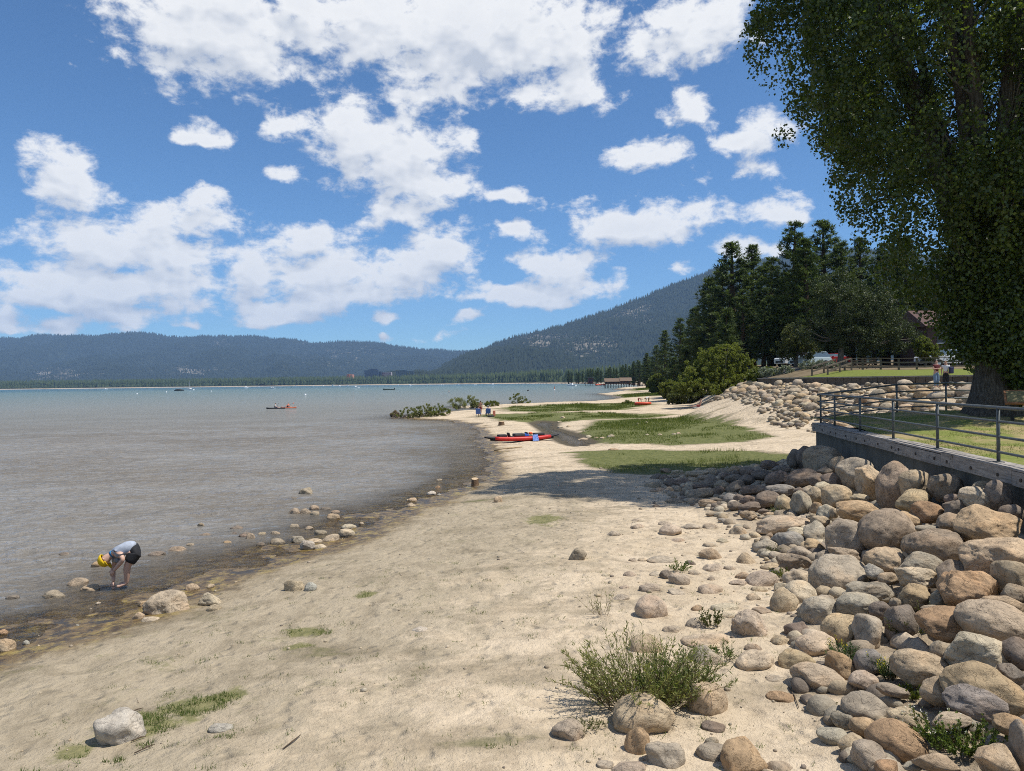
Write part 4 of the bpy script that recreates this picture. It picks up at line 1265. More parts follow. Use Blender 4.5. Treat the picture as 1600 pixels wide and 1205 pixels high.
# filler stones wedged between the boulders
r_ = np.random.default_rng(77); pts = []; rad = []; cols = []
keys = 'TGBDRP'
yy_ = r_.uniform(5.5, 31.5, 3200); xx_ = 2 + r_.random(3200) * (wall_x(np.minimum(yy_, 29)) - 2.2)
pl_ = pile(xx_, yy_); gz_ = ground_z(xx_, yy_)
for x, y, pl, z in zip(xx_, yy_, pl_, gz_):
    if pl < 0.03 or r_.random() < (0.6 if y < 12 else 0.25): continue
    r1 = r_.uniform(0.08, 0.27) * (0.6 + 0.6 * min(1, pl))
    pts.append((x, y, z + r1 * 0.1)); rad.append(r1); cols.append(np.array(RC[keys[r_.integers(6)]]) * r_.uniform(.7, 1.05))
me = scatter_stones('wedged_stones', pts, rad, cols, TINY, 78)
tag(link('wedged_stones', me, SMALLG), 'small stones wedged between the boulders of the near pile', 'stones', kind='stuff')
# pebbles and grit on the sand
pts = []; rad = []; cols = []
yy_ = 5.8 * np.exp(r_.uniform(0, 1.65, 2600)); xx_ = r_.uniform(-8.5, 9.5, 2600)
sd_ = shore_sd(xx_, yy_); gz_ = ground_z(xx_, yy_, True)
for x, y, s_, z in zip(xx_, yy_, sd_, gz_):
    if s_ < -1.2 or x > wall_x(y) - .4 or (x < 1 and r_.random() < .8): continue
    r1 = min(0.06, r_.exponential(0.010) + 0.006)
    pts.append((x, y, z + r1 * .2)); rad.append(r1); cols.append(np.array(RC[keys[r_.integers(6)]]) * r_.uniform(.7, 1.1))
me = scatter_stones('pebbles', pts, rad, cols, [rock_mesh(390 + k, .4, ico(1)) for k in range(4)], 79)
tag(link('pebbles', me, SMALLG), 'pebbles and grit strewn over the near sand', 'pebbles', kind='stuff')

# far riprap slope below the timber wall
r_ = np.random.default_rng(88); got = []
cand = 0
while len(got) < 330 and cand < 60000:
    cand += 1
    y = 33 + 55 * r_.random() ** 1.3; dw = 10.5 * r_.random() ** 1.1
    x = float(w2x(y)) - dw - 0.4
    if y < 52: x = float(np.interp(y, [33, 42, 52], [24 + 8 * r_.random(), 30, 28.2])) - dw * 1.05
    if x < 18.6 + 0.10 * (y - 42) or x < 17.6: continue
    big_ = 1.25 if y < 50 else 1.0
    r1 = r_.uniform(0.24, 0.66) * big_ * (1.0 - 0.045 * dw)
    if any((x - q[0]) ** 2 + ((y - q[1]) * 0.8) ** 2 < (0.80 * (r1 + q[2])) ** 2 for q in got): continue
    got.append((x, y, r1, 0.0, dw))
gz_ = ground_z(np.array([q[0] for q in got]), np.array([q[1] for q in got]))
for (x, y, r1, z, dw), z in zip(got, gz_):
    col = 'TBTGTYRPBG'[r_.integers(10)]
    band = 'top of the far slope' if dw < 3 else 'middle of the far slope' if dw < 6.5 else 'foot of the far slope'
    ppx = 800 + F * x / y
    band += ' beside the willow bush' if ppx < 1205 else ' below the sage shrubs' if ppx < 1275 else ' below the wooden steps' if ppx < 1345 else ' below the upper lawn' if ppx < 1430 else ' below the two standing people'
    place_rock('riprap_rock', (x, y, z + r1 * 0.22), (r1, r1 * r_.uniform(.75, 1.0), r1 * r_.uniform(.6, .82)), col, 'a' if r_.random() < .4 else 'r',
               f'{size_word(1.2 * r1)} {CN[col]} rock at the {band}', 'rock', 'rocks of the far slope', r_.uniform(-.3, .3), low=True)
pts = []; rad = []; cols = []
yy_ = 33 + 55 * r_.random(2600); dd_ = 13 * r_.random(2600); xx_ = np.where(yy_ < 52, 30 - dd_, w2x(yy_) - dd_ - .3); gz_ = ground_z(xx_, yy_)
for x, y, dw, z in zip(xx_, yy_, dd_, gz_):
    if x < 17.0 + 0.12 * (y - 42) or (dw > 9 and r_.random() < .7): continue
    r1 = r_.uniform(.10, .30); pts.append((x, y, z + r1 * .3)); rad.append(r1); cols.append(np.array(RC[keys[r_.integers(6)]]) * r_.uniform(.75, 1.1))
me = scatter_stones('riprap_stones', pts, rad, cols, [rock_mesh(395 + k, .4, ico(1)) for k in range(4)], 89)
tag(link('riprap_stones', me, SMALLG), 'small stones filling the far rock slope', 'stones', kind='stuff')
# ================================================================== VEGETATION
def leaf_mat(name, lo, hi, trans=0.3, rough=0.55, spec=0.25):
    m, t, out = new_mat(name)
    v = t.attr('var').outputs['Fac']; rnd = t.node('ShaderNodeObjectInfo').outputs['Random']
    c = t.mix(v, lo, hi)
    c = t.mix(t.math('MULTIPLY', rnd, 0.35), c, t.mix(1.0, c, (0.72, 0.78, 0.7), 'MULTIPLY'))
    b = pbsdf(t, None, c, rough, None, spec)
    tl = t.node('ShaderNodeBsdfTranslucent'); t.put(tl.inputs[0], t.mix(1.0, c, (1.25, 1.35, 0.55), 'MULTIPLY'))
    mx = t.node('ShaderNodeMixShader'); mx.inputs[0].default_value = trans
    t.l.new(b.outputs[0], mx.inputs[1]); t.l.new(tl.outputs[0], mx.inputs[2]); t.l.new(mx.outputs[0], out.inputs[0])
    return m
def bark_mat(name, lo, hi, sc=3.0):
    m, t, out = new_mat(name)
    tc = t.node('ShaderNodeTexCoord').outputs['Object']
    a = t.noise(t.vmath('MULTIPLY', tc, (6, 6, 0.9)), sc, 6, 0.7, 0.3)
    pbsdf(t, out, t.mix(t.rng(a, 0.35, 0.65), lo, hi), 0.95, t.bump(a, 0.9, 0.06), 0.1)
    return m
M_POPLAR = leaf_mat('poplar_leaf', (0.034, 0.055, 0.013), (0.125, 0.16, 0.035), 0.44, 0.36, 0.5)
M_PINE = leaf_mat('pine_needles', (0.050, 0.078, 0.030), (0.140, 0.172, 0.064), 0.25, 0.6, 0.2)
M_PINE2 = leaf_mat('young_pine_needles', (0.045, 0.068, 0.018), (0.110, 0.140, 0.040), 0.2, 0.6, 0.2)
M_WILLOW = leaf_mat('willow_leaf', (0.075, 0.098, 0.018), (0.185, 0.20, 0.042), 0.38)
M_BUSH = leaf_mat('willow_bush_leaf', (0.10, 0.122, 0.026), (0.235, 0.25, 0.06), 0.45)
M_OLIVE = leaf_mat('olive_leaf', (0.055, 0.066, 0.018), (0.130, 0.138, 0.042), 0.3)
M_APPLE = leaf_mat('apple_leaf', (0.032, 0.046, 0.018), (0.095, 0.112, 0.046), 0.25)
M_SAGE = leaf_mat('sage_leaf', (0.12, 0.14, 0.085), (0.32, 0.34, 0.27), 0.2)
M_REED = leaf_mat('shore_willow_leaf', (0.13, 0.145, 0.045), (0.30, 0.295, 0.12), 0.4)
M_DRY = leaf_mat('dry_stalk', (0.16, 0.115, 0.06), (0.33, 0.25, 0.15), 0.15)
M_GRASS = leaf_mat('marsh_grass_blade', (0.078, 0.115, 0.018), (0.185, 0.20, 0.050), 0.3)
M_HERB = leaf_mat('herb_leaf', (0.065, 0.10, 0.022), (0.155, 0.195, 0.050), 0.35)
M_FERN = leaf_mat('feathery_leaf', (0.035, 0.075, 0.022), (0.080, 0.135, 0.045), 0.3)
M_YEL = leaf_mat('yellow_petal', (0.55, 0.42, 0.02), (0.75, 0.62, 0.06), 0.25)
M_WHT = leaf_mat('white_petal', (0.60, 0.58, 0.50), (0.75, 0.74, 0.68), 0.25)
BARK = bark_mat('poplar_bark', (0.035, 0.028, 0.022), (0.145, 0.125, 0.10))
BARK_P = bark_mat('pine_bark', (0.045, 0.028, 0.018), (0.13, 0.085, 0.055))
BARK_G = bark_mat('grey_bark', (0.10, 0.088, 0.072), (0.24, 0.215, 0.18))

def unit(a): return a / np.maximum(1e-9, np.linalg.norm(a, axis=-1, keepdims=True))
def leaf_quads(P, D, L, Wd, r_, var=None):
    """diamond leaves: centres P, long axes D, half lengths, half widths"""
    D = unit(D); s_ = unit(np.cross(D, r_.normal(size=D.shape)))
    L = np.broadcast_to(np.asarray(L, float), (len(P),))[:, None]; Wd = np.broadcast_to(np.asarray(Wd, float), (len(P),))[:, None]
    fold = unit(np.cross(D, s_))
    v = np.stack([P - D * L, P + s_ * Wd - D * L * 0.15 + fold * Wd * 0.25, P + D * L, P - s_ * Wd - D * L * 0.15 + fold * Wd * 0.25], 1)
    var = r_.random(len(P)) if var is None else var
    return v.reshape(-1, 3), np.repeat(var, 4)
def blades(P, D, L, w, r_):
    """tapering grass blades: base P, direction D, length L, width w: one triangle each"""
    D = unit(D); s_ = unit(np.cross(D, np.array((0, 0.3, 1.0)) + 0.3 * r_.normal(size=D.shape)))
    L = np.broadcast_to(np.asarray(L, float), (len(P),))[:, None]; w = np.broadcast_to(np.asarray(w, float), (len(P),))[:, None]
    v = np.stack([P - s_ * w, P + s_ * w, P + D * L], 1)
    return v.reshape(-1, 3), np.repeat(r_.random(len(P)), 3)
def quad_obj(name, v, var, mat, parent=None):
    me = npmesh(name, v, np.arange(len(v)).reshape(-1, 4)); fattr(me, 'var', var); return link(name, me, mat, parent)
def tri_obj(name, v, var, mat, parent=None):
    me = npmesh(name, v, tris=np.arange(len(v)).reshape(-1, 3)); fattr(me, 'var', var); return link(name, me, mat, parent)

# ------------------------------------------------------------------ the big poplar on the lawn
r_ = np.random.default_rng(500)
PX, PY = 16.4, 26.3; PZ = float(lawn_z(np.array(PX), np.array(PY)))
pop = empty('poplar_tree', (PX, PY, PZ)); tag(pop, 'huge leafy poplar towering over the lawn at the right edge', 'tree')
# trunk with buttress flare and ridged bark
na, nz = 64, 40; an = np.linspace(0, 2 * np.pi, na, endpoint=False); zz = np.linspace(-0.3, 4.6, nz)
AN, ZA = np.meshgrid(an, zz)
rad = 0.52 + 0.44 * np.exp(-np.maximum(ZA, 0) / 0.55) * (1 + 0.25 * np.cos(3 * AN + 1)) - 0.03 * ZA
rad = rad * (1 + 0.07 * np.abs(fbm(np.cos(AN) * 5, np.sin(AN) * 5, ZA * 0.8, oct=3, seed=51)) + 0.05 * np.cos(5 * AN + ZA))
vt = np.stack([rad * np.cos(AN) + 0.03 * ZA, rad * np.sin(AN), ZA], -1).reshape(-1, 3)
q = []
for a in range(nz - 1):
    for b in range(na): q.append((a * na + b, a * na + (b + 1) % na, (a + 1) * na + (b + 1) % na, (a + 1) * na + b))
link('trunk', npmesh('trunk', vt, q, smooth=True), BARK, pop)
def reach(th, z):
    """crown radius by direction and height above the lawn"""
    zl = np.interp(z, [0.6, 1.6, 2.6, 4.2, 5.2, 6.4, 9.0, 10.8, 13.6, 17.5, 21.5, 26], [0.2, 0.7, 1.2, 2.4, 3.5, 5.3, 6.8, 7.9, 8.2, 7.9, 5.8, 1.0])
    zr = np.interp(z, [0.6, 1.6, 3.0, 5.0, 8.0, 13.6, 17.5, 21.5, 26], [0.9, 1.9, 2.8, 4.2, 5.6, 6.2, 6.2, 5.0, 1.0])
    w = 0.5 - 0.5 * np.cos(th)                 # 1 towards -x
    r0_ = zr * (1 - w) + zl * w
    r0_ = r0_ * (1 - 0.30 * np.clip(-np.sin(th), 0, 1))
    return r0_ * (0.90 + 0.16 * fbm(np.cos(th) * 1.6 + 3, np.sin(th) * 1.6, z * 0.42, oct=3, seed=52))
stems = []
for k in range(15):
    th = k * 2.39996 + 0.3; rr = 0.35 + 0.3 * r_.random(); top = r_.uniform(13, 23)
    far_ = float(reach(np.array(th), np.array(top))) * r_.uniform(.45, .8)
    path = []
    for s_ in np.linspace(0, 1, 9):
        rad_ = rr + (far_ - rr) * s_ ** 1.5; z_ = 2.6 + (top - 2.6) * s_
        path.append((rad_ * math.cos(th) + 0.15 * math.sin(9 * s_ + k), rad_ * math.sin(th) + 0.15 * math.cos(7 * s_ + k), z_))
    stems.append(np.array(path))
    mb = MB(); mb.tube(path, [0.30 * (1 - s_) ** 0.8 + 0.03 for s_ in np.linspace(0, 1, 9)], 8); mb.build('limb', BARK, pop, smooth=True)
mb = MB()
for st in stems:
    for k in range(16):
        i_ = r_.integers(1, 8); p0 = st[i_]; th = r_.uniform(0, 6.28); L_ = r_.uniform(0.8, 2.6)
        d_ = np.array((math.cos(th) * .75 + .3 * math.copysign(1, p0[0]), math.sin(th) * .75, 0.75)); d_ /= np.linalg.norm(d_)
        mb.tube([p0, p0 + d_ * L_ * .5 + (0, 0, .05), p0 + d_ * L_ + (0, 0, .3)], [0.05, 0.03, 0.008], 4, False)
tag(mb.build('twigs', BARK_G, pop), kind='stuff')
N = 26000
z = r_.uniform(0.7, 26, N); th = r_.uniform(0, 2 * np.pi, N); u = np.sqrt(r_.random(N))
Rr = reach(th, z)
keep = (r_.random(N) < (0.22 + 0.78 * u ** 2.0) * (Rr / 7.5) ** 1.6) & (Rr > 0.5)
cx = u * Rr * np.cos(th); cyy = u * Rr * np.sin(th)
hole = fbm(cx * 0.55, cyy * 0.55, z * 0.5, oct=3, seed=53)
keep &= hole > np.where(cx < -3.5, -0.03, -0.16)
keep &= ~((z < 1.6) & (cx < 0.15))                # the near side of the butt is bare on the left
C = np.stack([cx, cyy, z], -1)[keep]
# suckers hugging the trunk
n2_ = 1500; zs = r_.uniform(0.5, 8, n2_); ths = r_.uniform(-3.6, 0.9, n2_); rs = 0.56 + r_.random(n2_) * 0.75
sel = ~((zs < 2.0 - 1.2 * np.clip(np.cos(ths) + .2, 0, 1)) & (np.cos(ths) < 0.55)); C = np.concatenate([C, np.stack([rs * np.cos(ths), rs * np.sin(ths), zs], -1)[sel]])
per = np.where(C[:, 2] < 16, 50, 22)
idx = np.repeat(np.arange(len(C)), per); big = np.where(C[idx, 2] < 16, 1.0, 1.6)
off_ = unit(r_.normal(size=(len(idx), 3))) * (r_.random(len(idx)) ** 0.5)[:, None] * np.array((0.42, 0.42, 0.52)) * (0.8 + 0.5 * r_.random(len(C)))[idx][:, None]
Pp = C[idx] + off_
Dd = r_.normal(size=Pp.shape) * 0.8 + np.array((0, 0, -0.55)) + off_ * 0.8
v, var = leaf_quads(Pp, Dd, 0.066 * big * r_.uniform(.75, 1.25, len(Pp)), 0.054 * big, r_, np.clip(r_.random(len(Pp)) * .7 + .3 * r_.random(len(C))[idx], 0, 1))
quad_obj('foliage', v, var, M_POPLAR, pop)
print('poplar leaves', len(Pp))

# ------------------------------------------------------------------ pines
def pine_parts(seed, H, Rm, low, whorl, mat, dense=1.0, name='pine_tree'):
    r_ = np.random.default_rng(seed); root = empty(name)
    lean = r_.normal(size=2) * 0.015
    mb = MB(); zs = np.linspace(0, H, 9)
    mb.tube([(lean[0] * z, lean[1] * z, z - .4) for z in zs], [0.022 * H * (1 - z / H) ** .8 + 0.03 for z in zs], 8)
    mb.build('trunk', BARK_P, root, smooth=True)
    Ps, Ds = [], []; bz = low * H; mbb = MB()
    while bz < H * 0.995:
        f = (bz / H - low) / (1 - low)
        prof_ = min(1.0, (1 - f) ** 0.75 * (0.55 + 0.75 * min(1, f * 4)))
        nb = r_.integers(4, 8)
        for k in range(nb):
            th = r_.uniform(0, 6.28); L_ = Rm * prof_ * r_.uniform(.55, 1.15) + 0.25
            upk = 0.15 + 0.55 * f + r_.normal() * .12
            d_ = np.array((math.cos(th), math.sin(th), upk)); d_ /= np.linalg.norm(d_)
            nc = max(2, int(L_ / 0.42 * dense))
            base_ = np.array((lean[0] * bz, lean[1] * bz, bz))
            if L_ > 1.2 and r_.random() < .5: mbb.tube([base_, base_ + d_ * L_ * .9], [0.05, 0.015], 3, False)
            for q_ in range(nc):
                s_ = 0.30 + 0.70 * (q_ + r_.random()) / nc
                p = base_ + d_ * L_ * s_ + np.array((0, 0, -0.10 * L_ * s_ * s_)) + r_.normal(size=3) * np.array((.22, .22, .14)) * (0.4 + 0.1 * L_)
                Ps.append(p); Ds.append(d_)
        bz += whorl * r_.uniform(.7, 1.3)
    Ps = np.array(Ps); Ds = np.array(Ds); per = 16
    id_ = np.repeat(np.arange(len(Ps)), per)
    dd = unit(Ds[id_] * 0.55 + r_.normal(size=(len(id_), 3)) * 0.75 + np.array((0, 0, 0.35)))
    shade = np.clip(0.5 * r_.random(len(Ps))[id_] + 0.5 * r_.random(len(id_)), 0, 1)
    v, var = blades(Ps[id_] + r_.normal(size=(len(id_), 3)) * .08, dd, r_.uniform(.30, .55, len(id_)), .052, r_)
    tri_obj('crown', v, np.repeat(shade, 3), mat, root)
    if mbb.v: mbb.build('branches', BARK_P, root)
    return root
PINES = [pine_parts(600, 20, 3.3, .10, .42, M_PINE), pine_parts(601, 20, 2.9, .14, .42, M_PINE), pine_parts(602, 20, 3.7, .08, .45, M_PINE), pine_parts(603, 20, 2.6, .10, .40, M_PINE)]
YOUNG = pine_parts(604, 9, 2.3, .04, .33, M_PINE2, 1.2)
used = set()
def plant(proto, px, ytop, d, label, group, zbase=None, xs=1.0, cat='tree', Hp=20.0, name=None):
    p = at_y(px, ytop, d); x = p[0]
    if zbase is None:
        zbase = float(upper_z(np.array(x), np.array(d))) if x > w2x(d) else float(ground_z(np.array([x]), np.array([d]))[0])
    k = (p[2] - zbase) / Hp
    if id(proto) in used: o = copy_tree(proto)
    else: o = proto; used.add(id(proto))
    o.location = (float(x), float(d), float(zbase)); o.scale = (k * xs, k * xs, k); o.rotation_euler = (0, 0, rk.uniform(0, 6.28))
    tag(o, label, cat, group)
    return o
PINE_LIST = [(1142,380,122,'tall dark pine with the left of the twin tops above the willow bush'),(1173,384,126,'tall dark pine with the right of the twin tops above the willow bush'),
 (1204,402,116,'dark pine just right of the twin topped pines'),(1112,436,138,'dark pine stepping down left of the twin topped pines'),(1126,418,144,'narrow dark pine close behind the twin topped pines'),
 (1084,480,165,'dark pine on the descending tree line above the willow bush'),(1062,497,185,'lower dark pine on the descending tree line'),(1040,517,225,'pine near the low end of the descending tree line'),
 (1025,540,262,'distant pine over the far end of the beach'),(1010,552,300,'last distant pine of the tree line behind the beach'),
 (1240,346,102,'tallest pine left of the big poplar'),(1262,374,96,'dark pine between the tallest pine and the poplar leaves'),(1286,346,112,'tall pine touching the left of the poplar crown'),
 (1226,432,108,'shorter pine in front of the tallest pine'),(1160,452,106,'mid height pine below the twin topped pines'),(1192,470,100,'mid height pine behind the small olive tree'),
 (1312,380,102,'dark pine behind the grey barked spreading tree'),(1345,372,108,'dark pine standing behind the poplar crown, left one'),(1382,380,101,'dark pine standing behind the poplar crown, second from left'),
 (1420,372,97,'dark pine standing behind the poplar crown, third from left'),(1462,392,93,'dark pine standing behind the poplar crown, next to the house'),(1500,400,98,'dark pine directly behind the poplar trunk'),
 (1330,430,95,'dark bushy pine above the parked cars'),(1400,440,92,'dark bushy pine above the dirt path'),(1365,470,90,'low dark pine above the wooden steps'),(1435,460,96,'low dark pine left of the house'),(1482,455,90,'low dark pine above the white cars'),
 (1275,455,98,'low dark pine left of the spreading tree'),(1300,480,96,'lowest dark pine behind the spreading tree'),(1540,380,104,'dark pine glimpsed right of the poplar trunk'),(1580,390,97,'dark pine at the right edge behind the poplar')]
for k, (px, ty, d, lb) in enumerate(PINE_LIST):
    plant(PINES[k % 4], px, ty, d, lb, 'pines behind the beach', xs=rk.uniform(1.45, 1.9))
plant(YOUNG, 1132, 486, 98, 'young light green pine in front of the dark twin topped pines', 'pines behind the beach', Hp=9.0)
for k, (px, ty, d, lb) in enumerate([(1095,530,120,'young light pine left of the willow bush'),(1072,548,140,'small light pine over the brown shrubs'),(1052,560,170,'small light pine by the far end of the sand')]):
    plant(YOUNG, px, ty, d, lb, 'pines behind the beach', Hp=9.0, xs=1.2)
# thinning row of pines running out behind the boathouse
for k in range(34):
    px = 1022 - k * 4.1 + rk.uniform(-3, 3); d = 330 + k * 17 + rk.uniform(-20, 20); ty = hz(px) - rk.uniform(18, 26) * (1 - 0.010 * k) - max(0, 14 - k)
    plant(PINES[k % 4], px, ty, d, 'distant pine ' + ('right of the pier' if px > 1000 else 'directly behind the boathouse' if px > 958 else 'between the boathouse and the dark hut' if px > 924 else 'left of the dark hut'), 'pines behind the boathouse', zbase=1.5, xs=rk.uniform(1.1, 1.6))

# ------------------------------------------------------------------ broadleaf trees and shrubs
def crown_mesh(ells, n, per, cr, L_, W_, seed, hollow=0.5, droop=0.3, gaps=-0.35):
    r_ = np.random.default_rng(seed); out_ = []
    vol = np.array([e[3] * e[4] * e[5] for e in ells]); vol = vol / vol.sum()
    for e, f in zip(ells, vol):
        k = max(6, int(n * f)); d_ = unit(r_.normal(size=(k, 3))); u = r_.random(k) ** (1 / 3)
        u = hollow * (0.6 + 0.4 * u) + (1 - hollow) * u
        p = d_ * u[:, None] * np.array(e[3:6]) * (1 + 0.22 * fbm(d_[:, 0] * 2 + e[0], d_[:, 1] * 2, d_[:, 2] * 2, oct=2, seed=seed))[:, None] + np.array(e[:3])
        out_.append(p)
    C = np.concatenate(out_); h_ = fbm(C[:, 0] * .9 / cr * .4, C[:, 1] * .9 / cr * .4, C[:, 2] / cr * .4, oct=2, seed=seed + 1); C = C[h_ > gaps]; C = C[C[:, 2] > 0.02]
    id_ = np.repeat(np.arange(len(C)), per)
    o_ = unit(r_.normal(size=(len(id_), 3))) * (r_.random(len(id_)) ** .5)[:, None] * cr
    P_ = C[id_] + o_; P_[:, 2] = np.maximum(P_[:, 2], 0.01)
    return leaf_quads(P_, r_.normal(size=P_.shape) + np.array((0, 0, -droop)) + o_ / cr * .5, L_ * r_.uniform(.7, 1.3, len(P_)), W_, r_, np.clip(.6 * r_.random(len(P_)) + .4 * r_.random(len(C))[id_], 0, 1))
def shrub(name, px, pybase, ells_px, label, cat, group, mat, seed, n=260, per=30, leaf=None, trunk=None, base=None, bark=BARK_G, gaps=-0.35, stems=6, droop=0.3, lw=.5):
    """ells_px: (dx, dy up, rx, rz) in pixels about the base pixel"""
    g_ = base if base is not None else G(px, pybase); s_ = g_[1] / F
    ells = [(e[0] * s_, (e[4] if len(e) > 4 else 0) * s_, e[1] * s_, e[2] * s_, e[2] * s_ * .85, e[3] * s_) for e in ells_px]
    root = empty(name, g_); tag(root, label, cat, group)
    cr = max(0.05, min(e[5] for e in ells) * .30); L_ = leaf or max(0.028, 2.3 * s_)
    v, var = crown_mesh(ells, n, per, cr, L_, L_ * lw, seed, gaps=gaps, droop=droop)
    quad_obj('foliage', v, var, mat, root)
    r_ = np.random.default_rng(seed + 7)
    if trunk:
        mb = MB(); H_ = trunk[0] * s_; mb.tube([(0, 0, -.1), (0.05 * H_, 0, H_ * .5), (0, 0.03, H_)], [trunk[1] * s_, trunk[1] * s_ * .8, trunk[1] * s_ * .55], 8); mb.build('trunk', bark, root, smooth=True)
        mb = MB()
        for e in ells * 4:
            tgt = np.array(e[:3]) + r_.normal(size=3) * np.array(e[3:6]) * .5; mb.tube([(0, 0, H_ * .8), tgt * .5 + np.array((0, 0, H_ * .3)), tgt], [trunk[1] * s_ * .4, trunk[1] * s_ * .25, trunk[1] * s_ * .07], 5, False)
        mb.build('branches', bark, root)
    else:
        mb = MB()
        for k in range(stems):
            e = ells[k % len(ells)]; tgt = np.array(e[:3]) + r_.normal(size=3) * np.array(e[3:6]) * .55; tgt[2] = max(tgt[2], e[5] * .5)
            mb.tube([(tgt[0] * .3, tgt[1] * .3, -.03), tgt * .6 * np.array((1, 1, .9)), tgt], [.012 + e[5] * .02, .008 + e[5] * .013, .003], 4, False)
        mb.build('stems', bark, root)
    return root
gb = np.array((*at_y(1125, 600, 92.0)[:2], 0)); gb[2] = float(ground_z(gb[0:1], gb[1:2])[0])
shrub('willow_bush', 1125, 622, [(2, 42, 45, 35), (-32, 25, 38, 26), (34, 26, 34, 27), (-10, 15, 60, 18, -8), (12, 64, 22, 18), (50, 13, 20, 13), (-54, 12, 24, 12)], 'big round yellow green willow bush on the edge of the sand', 'bush', None, M_BUSH, 700, n=1500, per=46, base=gb, leaf=0.11)
for px, dpt, el, lb, mt, sd_ in [(1072, 105, [(0, 10, 26, 13), (-16, 7, 16, 9)], 'low brownish shrub left of the big willow bush', M_OLIVE, 701), (1046, 135, [(0, 14, 17, 14), (10, 9, 12, 9)], 'rounded green shrub farther along the sand edge', M_WILLOW, 702),
                             (1026, 190, [(0, 14, 13, 13)], 'small green shrub at the far end of the sand', M_WILLOW, 703), (1185, 80, [(0, 10, 18, 13), (14, 14, 12, 12)], 'green shrub between the willow bush and the rocks', M_WILLOW, 704)]:
    g_ = np.array((*at_y(px, 600, dpt)[:2], 0.0)); g_[2] = float(ground_z(g_[0:1], g_[1:2])[0])
    shrub('sand_edge_shrub', px, 0, el, lb, 'shrub', 'shrubs along the sand edge', mt, sd_, n=220, per=34, base=g_)
def up_base(px, d):
    x = at_y(px, 580, d)[0]; return np.array((x, d, float(upper_z(np.array(x), np.array(d)))))
shrub('small_tree', 1243, 0, [(0, 38, 30, 20), (-14, 26, 22, 14), (16, 28, 22, 14), (2, 56, 20, 14)], 'small olive green tree left of the parked cars', 'tree', None, M_OLIVE, 710, n=420, per=36, base=up_base(1243, 84), trunk=(30, 3.5), leaf=.10)
shrub('spreading_tree', 1312, 0, [(10, 95, 55, 40), (-30, 60, 40, 32), (55, 62, 52, 34), (90, 45, 34, 22), (15, 50, 55, 26), (-10, 125, 30, 26), (60, 100, 34, 26)], 'dark spreading tree with pale twigs above the wooden steps', 'tree', None, M_APPLE, 711, n=1500, per=40, base=up_base(1312, 76), trunk=(58, 5.5), leaf=.10, gaps=-.3)
shrub('light_tree', 1446, 0, [(0, 28, 20, 15), (-8, 38, 12, 10), (8, 20, 16, 10)], 'small light green tree left of the white cars', 'tree', None, M_WILLOW, 712, n=300, per=34, base=up_base(1446, 74), trunk=(22, 2.2), leaf=.09)
for k, (px, d, w, h_) in enumerate([(1208, 76, 14, 7), (1228, 74, 13, 8), (1262, 73, 15, 8), (1282, 72, 14, 9), (1300, 71, 12, 7), (1196, 79, 12, 9)]):
    shrub('sage_shrub', px, 0, [(0, h_ * .6, w, h_)], ['pale sage shrub nearest the willow bush above the timber wall', 'pale sage shrub under the small olive tree', 'pale sage shrub below the parked red car', 'pale sage shrub left of the wooden steps', 'pale sage shrub touching the foot of the wooden steps', 'pale sage shrub at the left end of the timber wall'][k], 'shrub', 'sage shrubs above the timber wall', M_SAGE, 720 + k, n=90, per=40, base=up_base(px, d), leaf=.06)
# willows on the sand spits
SPIT = [(650, 652.5, [(-5, 8, 24, 9), (14, 10, 22, 10), (-22, 5, 14, 5)], 'broad grey green willow thicket at the tip of the sand spit', M_REED), (688, 651.5, [(0, 9, 17, 10), (-8, 6, 14, 7)], 'greener end of the willow thicket on the sand spit', M_WILLOW),
        (716, 639.5, [(0, 9, 15, 9)], 'rounded willow shrub on the second sand bar', M_REED), (738, 637.8, [(0, 10, 9, 10), (8, 5, 9, 6)], 'taller willow shrub beside the standing sunbather', M_REED),
        (768, 636.5, [(0, 5, 12, 5)], 'low green shrub right of the beach chairs', M_WILLOW), (808, 632.3, [(0, 8, 12, 9), (12, 4, 10, 5)], 'bright green shrub alone at the water edge behind the marsh', M_WILLOW),
        (617, 651.5, [(0, 4, 7, 5)], 'sparse dead shrub standing in the water off the spit', M_DRY), (980, 635, [(0, 4, 8, 5)], 'small green shrub in the marsh by the red cooler', M_WILLOW), (1114, 660, [(0, 5, 9, 5)], 'small grass clump at the marsh edge by the sunbather', M_REED)]
for k, (px, py, el, lb, mt) in enumerate(SPIT):
    b_ = at_z(px, py, 0.10 if k not in (6,) else 0.0)
    shrub('willow_shrub', px, py, el, lb, 'shrub', 'willow shrubs on the sand spits', mt, 730 + k, n=150 if k else 260, per=44, base=b_, stems=26, gaps=-.12, droop=-1.6, lw=.22, leaf=.10)
b_ = at_z(640, 652.5, .05); mb = MB(); r_ = np.random.default_rng(741)
for k in range(60):
    p0 = b_ + np.array((r_.uniform(-2.2, 4.5), r_.uniform(-1, .6), 0)); an_ = r_.uniform(0, 6.28); mb.tube([p0, p0 + np.array((math.cos(an_) * .7, math.sin(an_) * .4, r_.uniform(.1, .6)))], [.04, .01], 4, False)
tag(mb.build('driftwood', plain('driftwood_bark', (.16, .12, .085), .9, vary=.4)), 'tangle of dead branches at the foot of the spit willows', 'driftwood', kind='stuff')

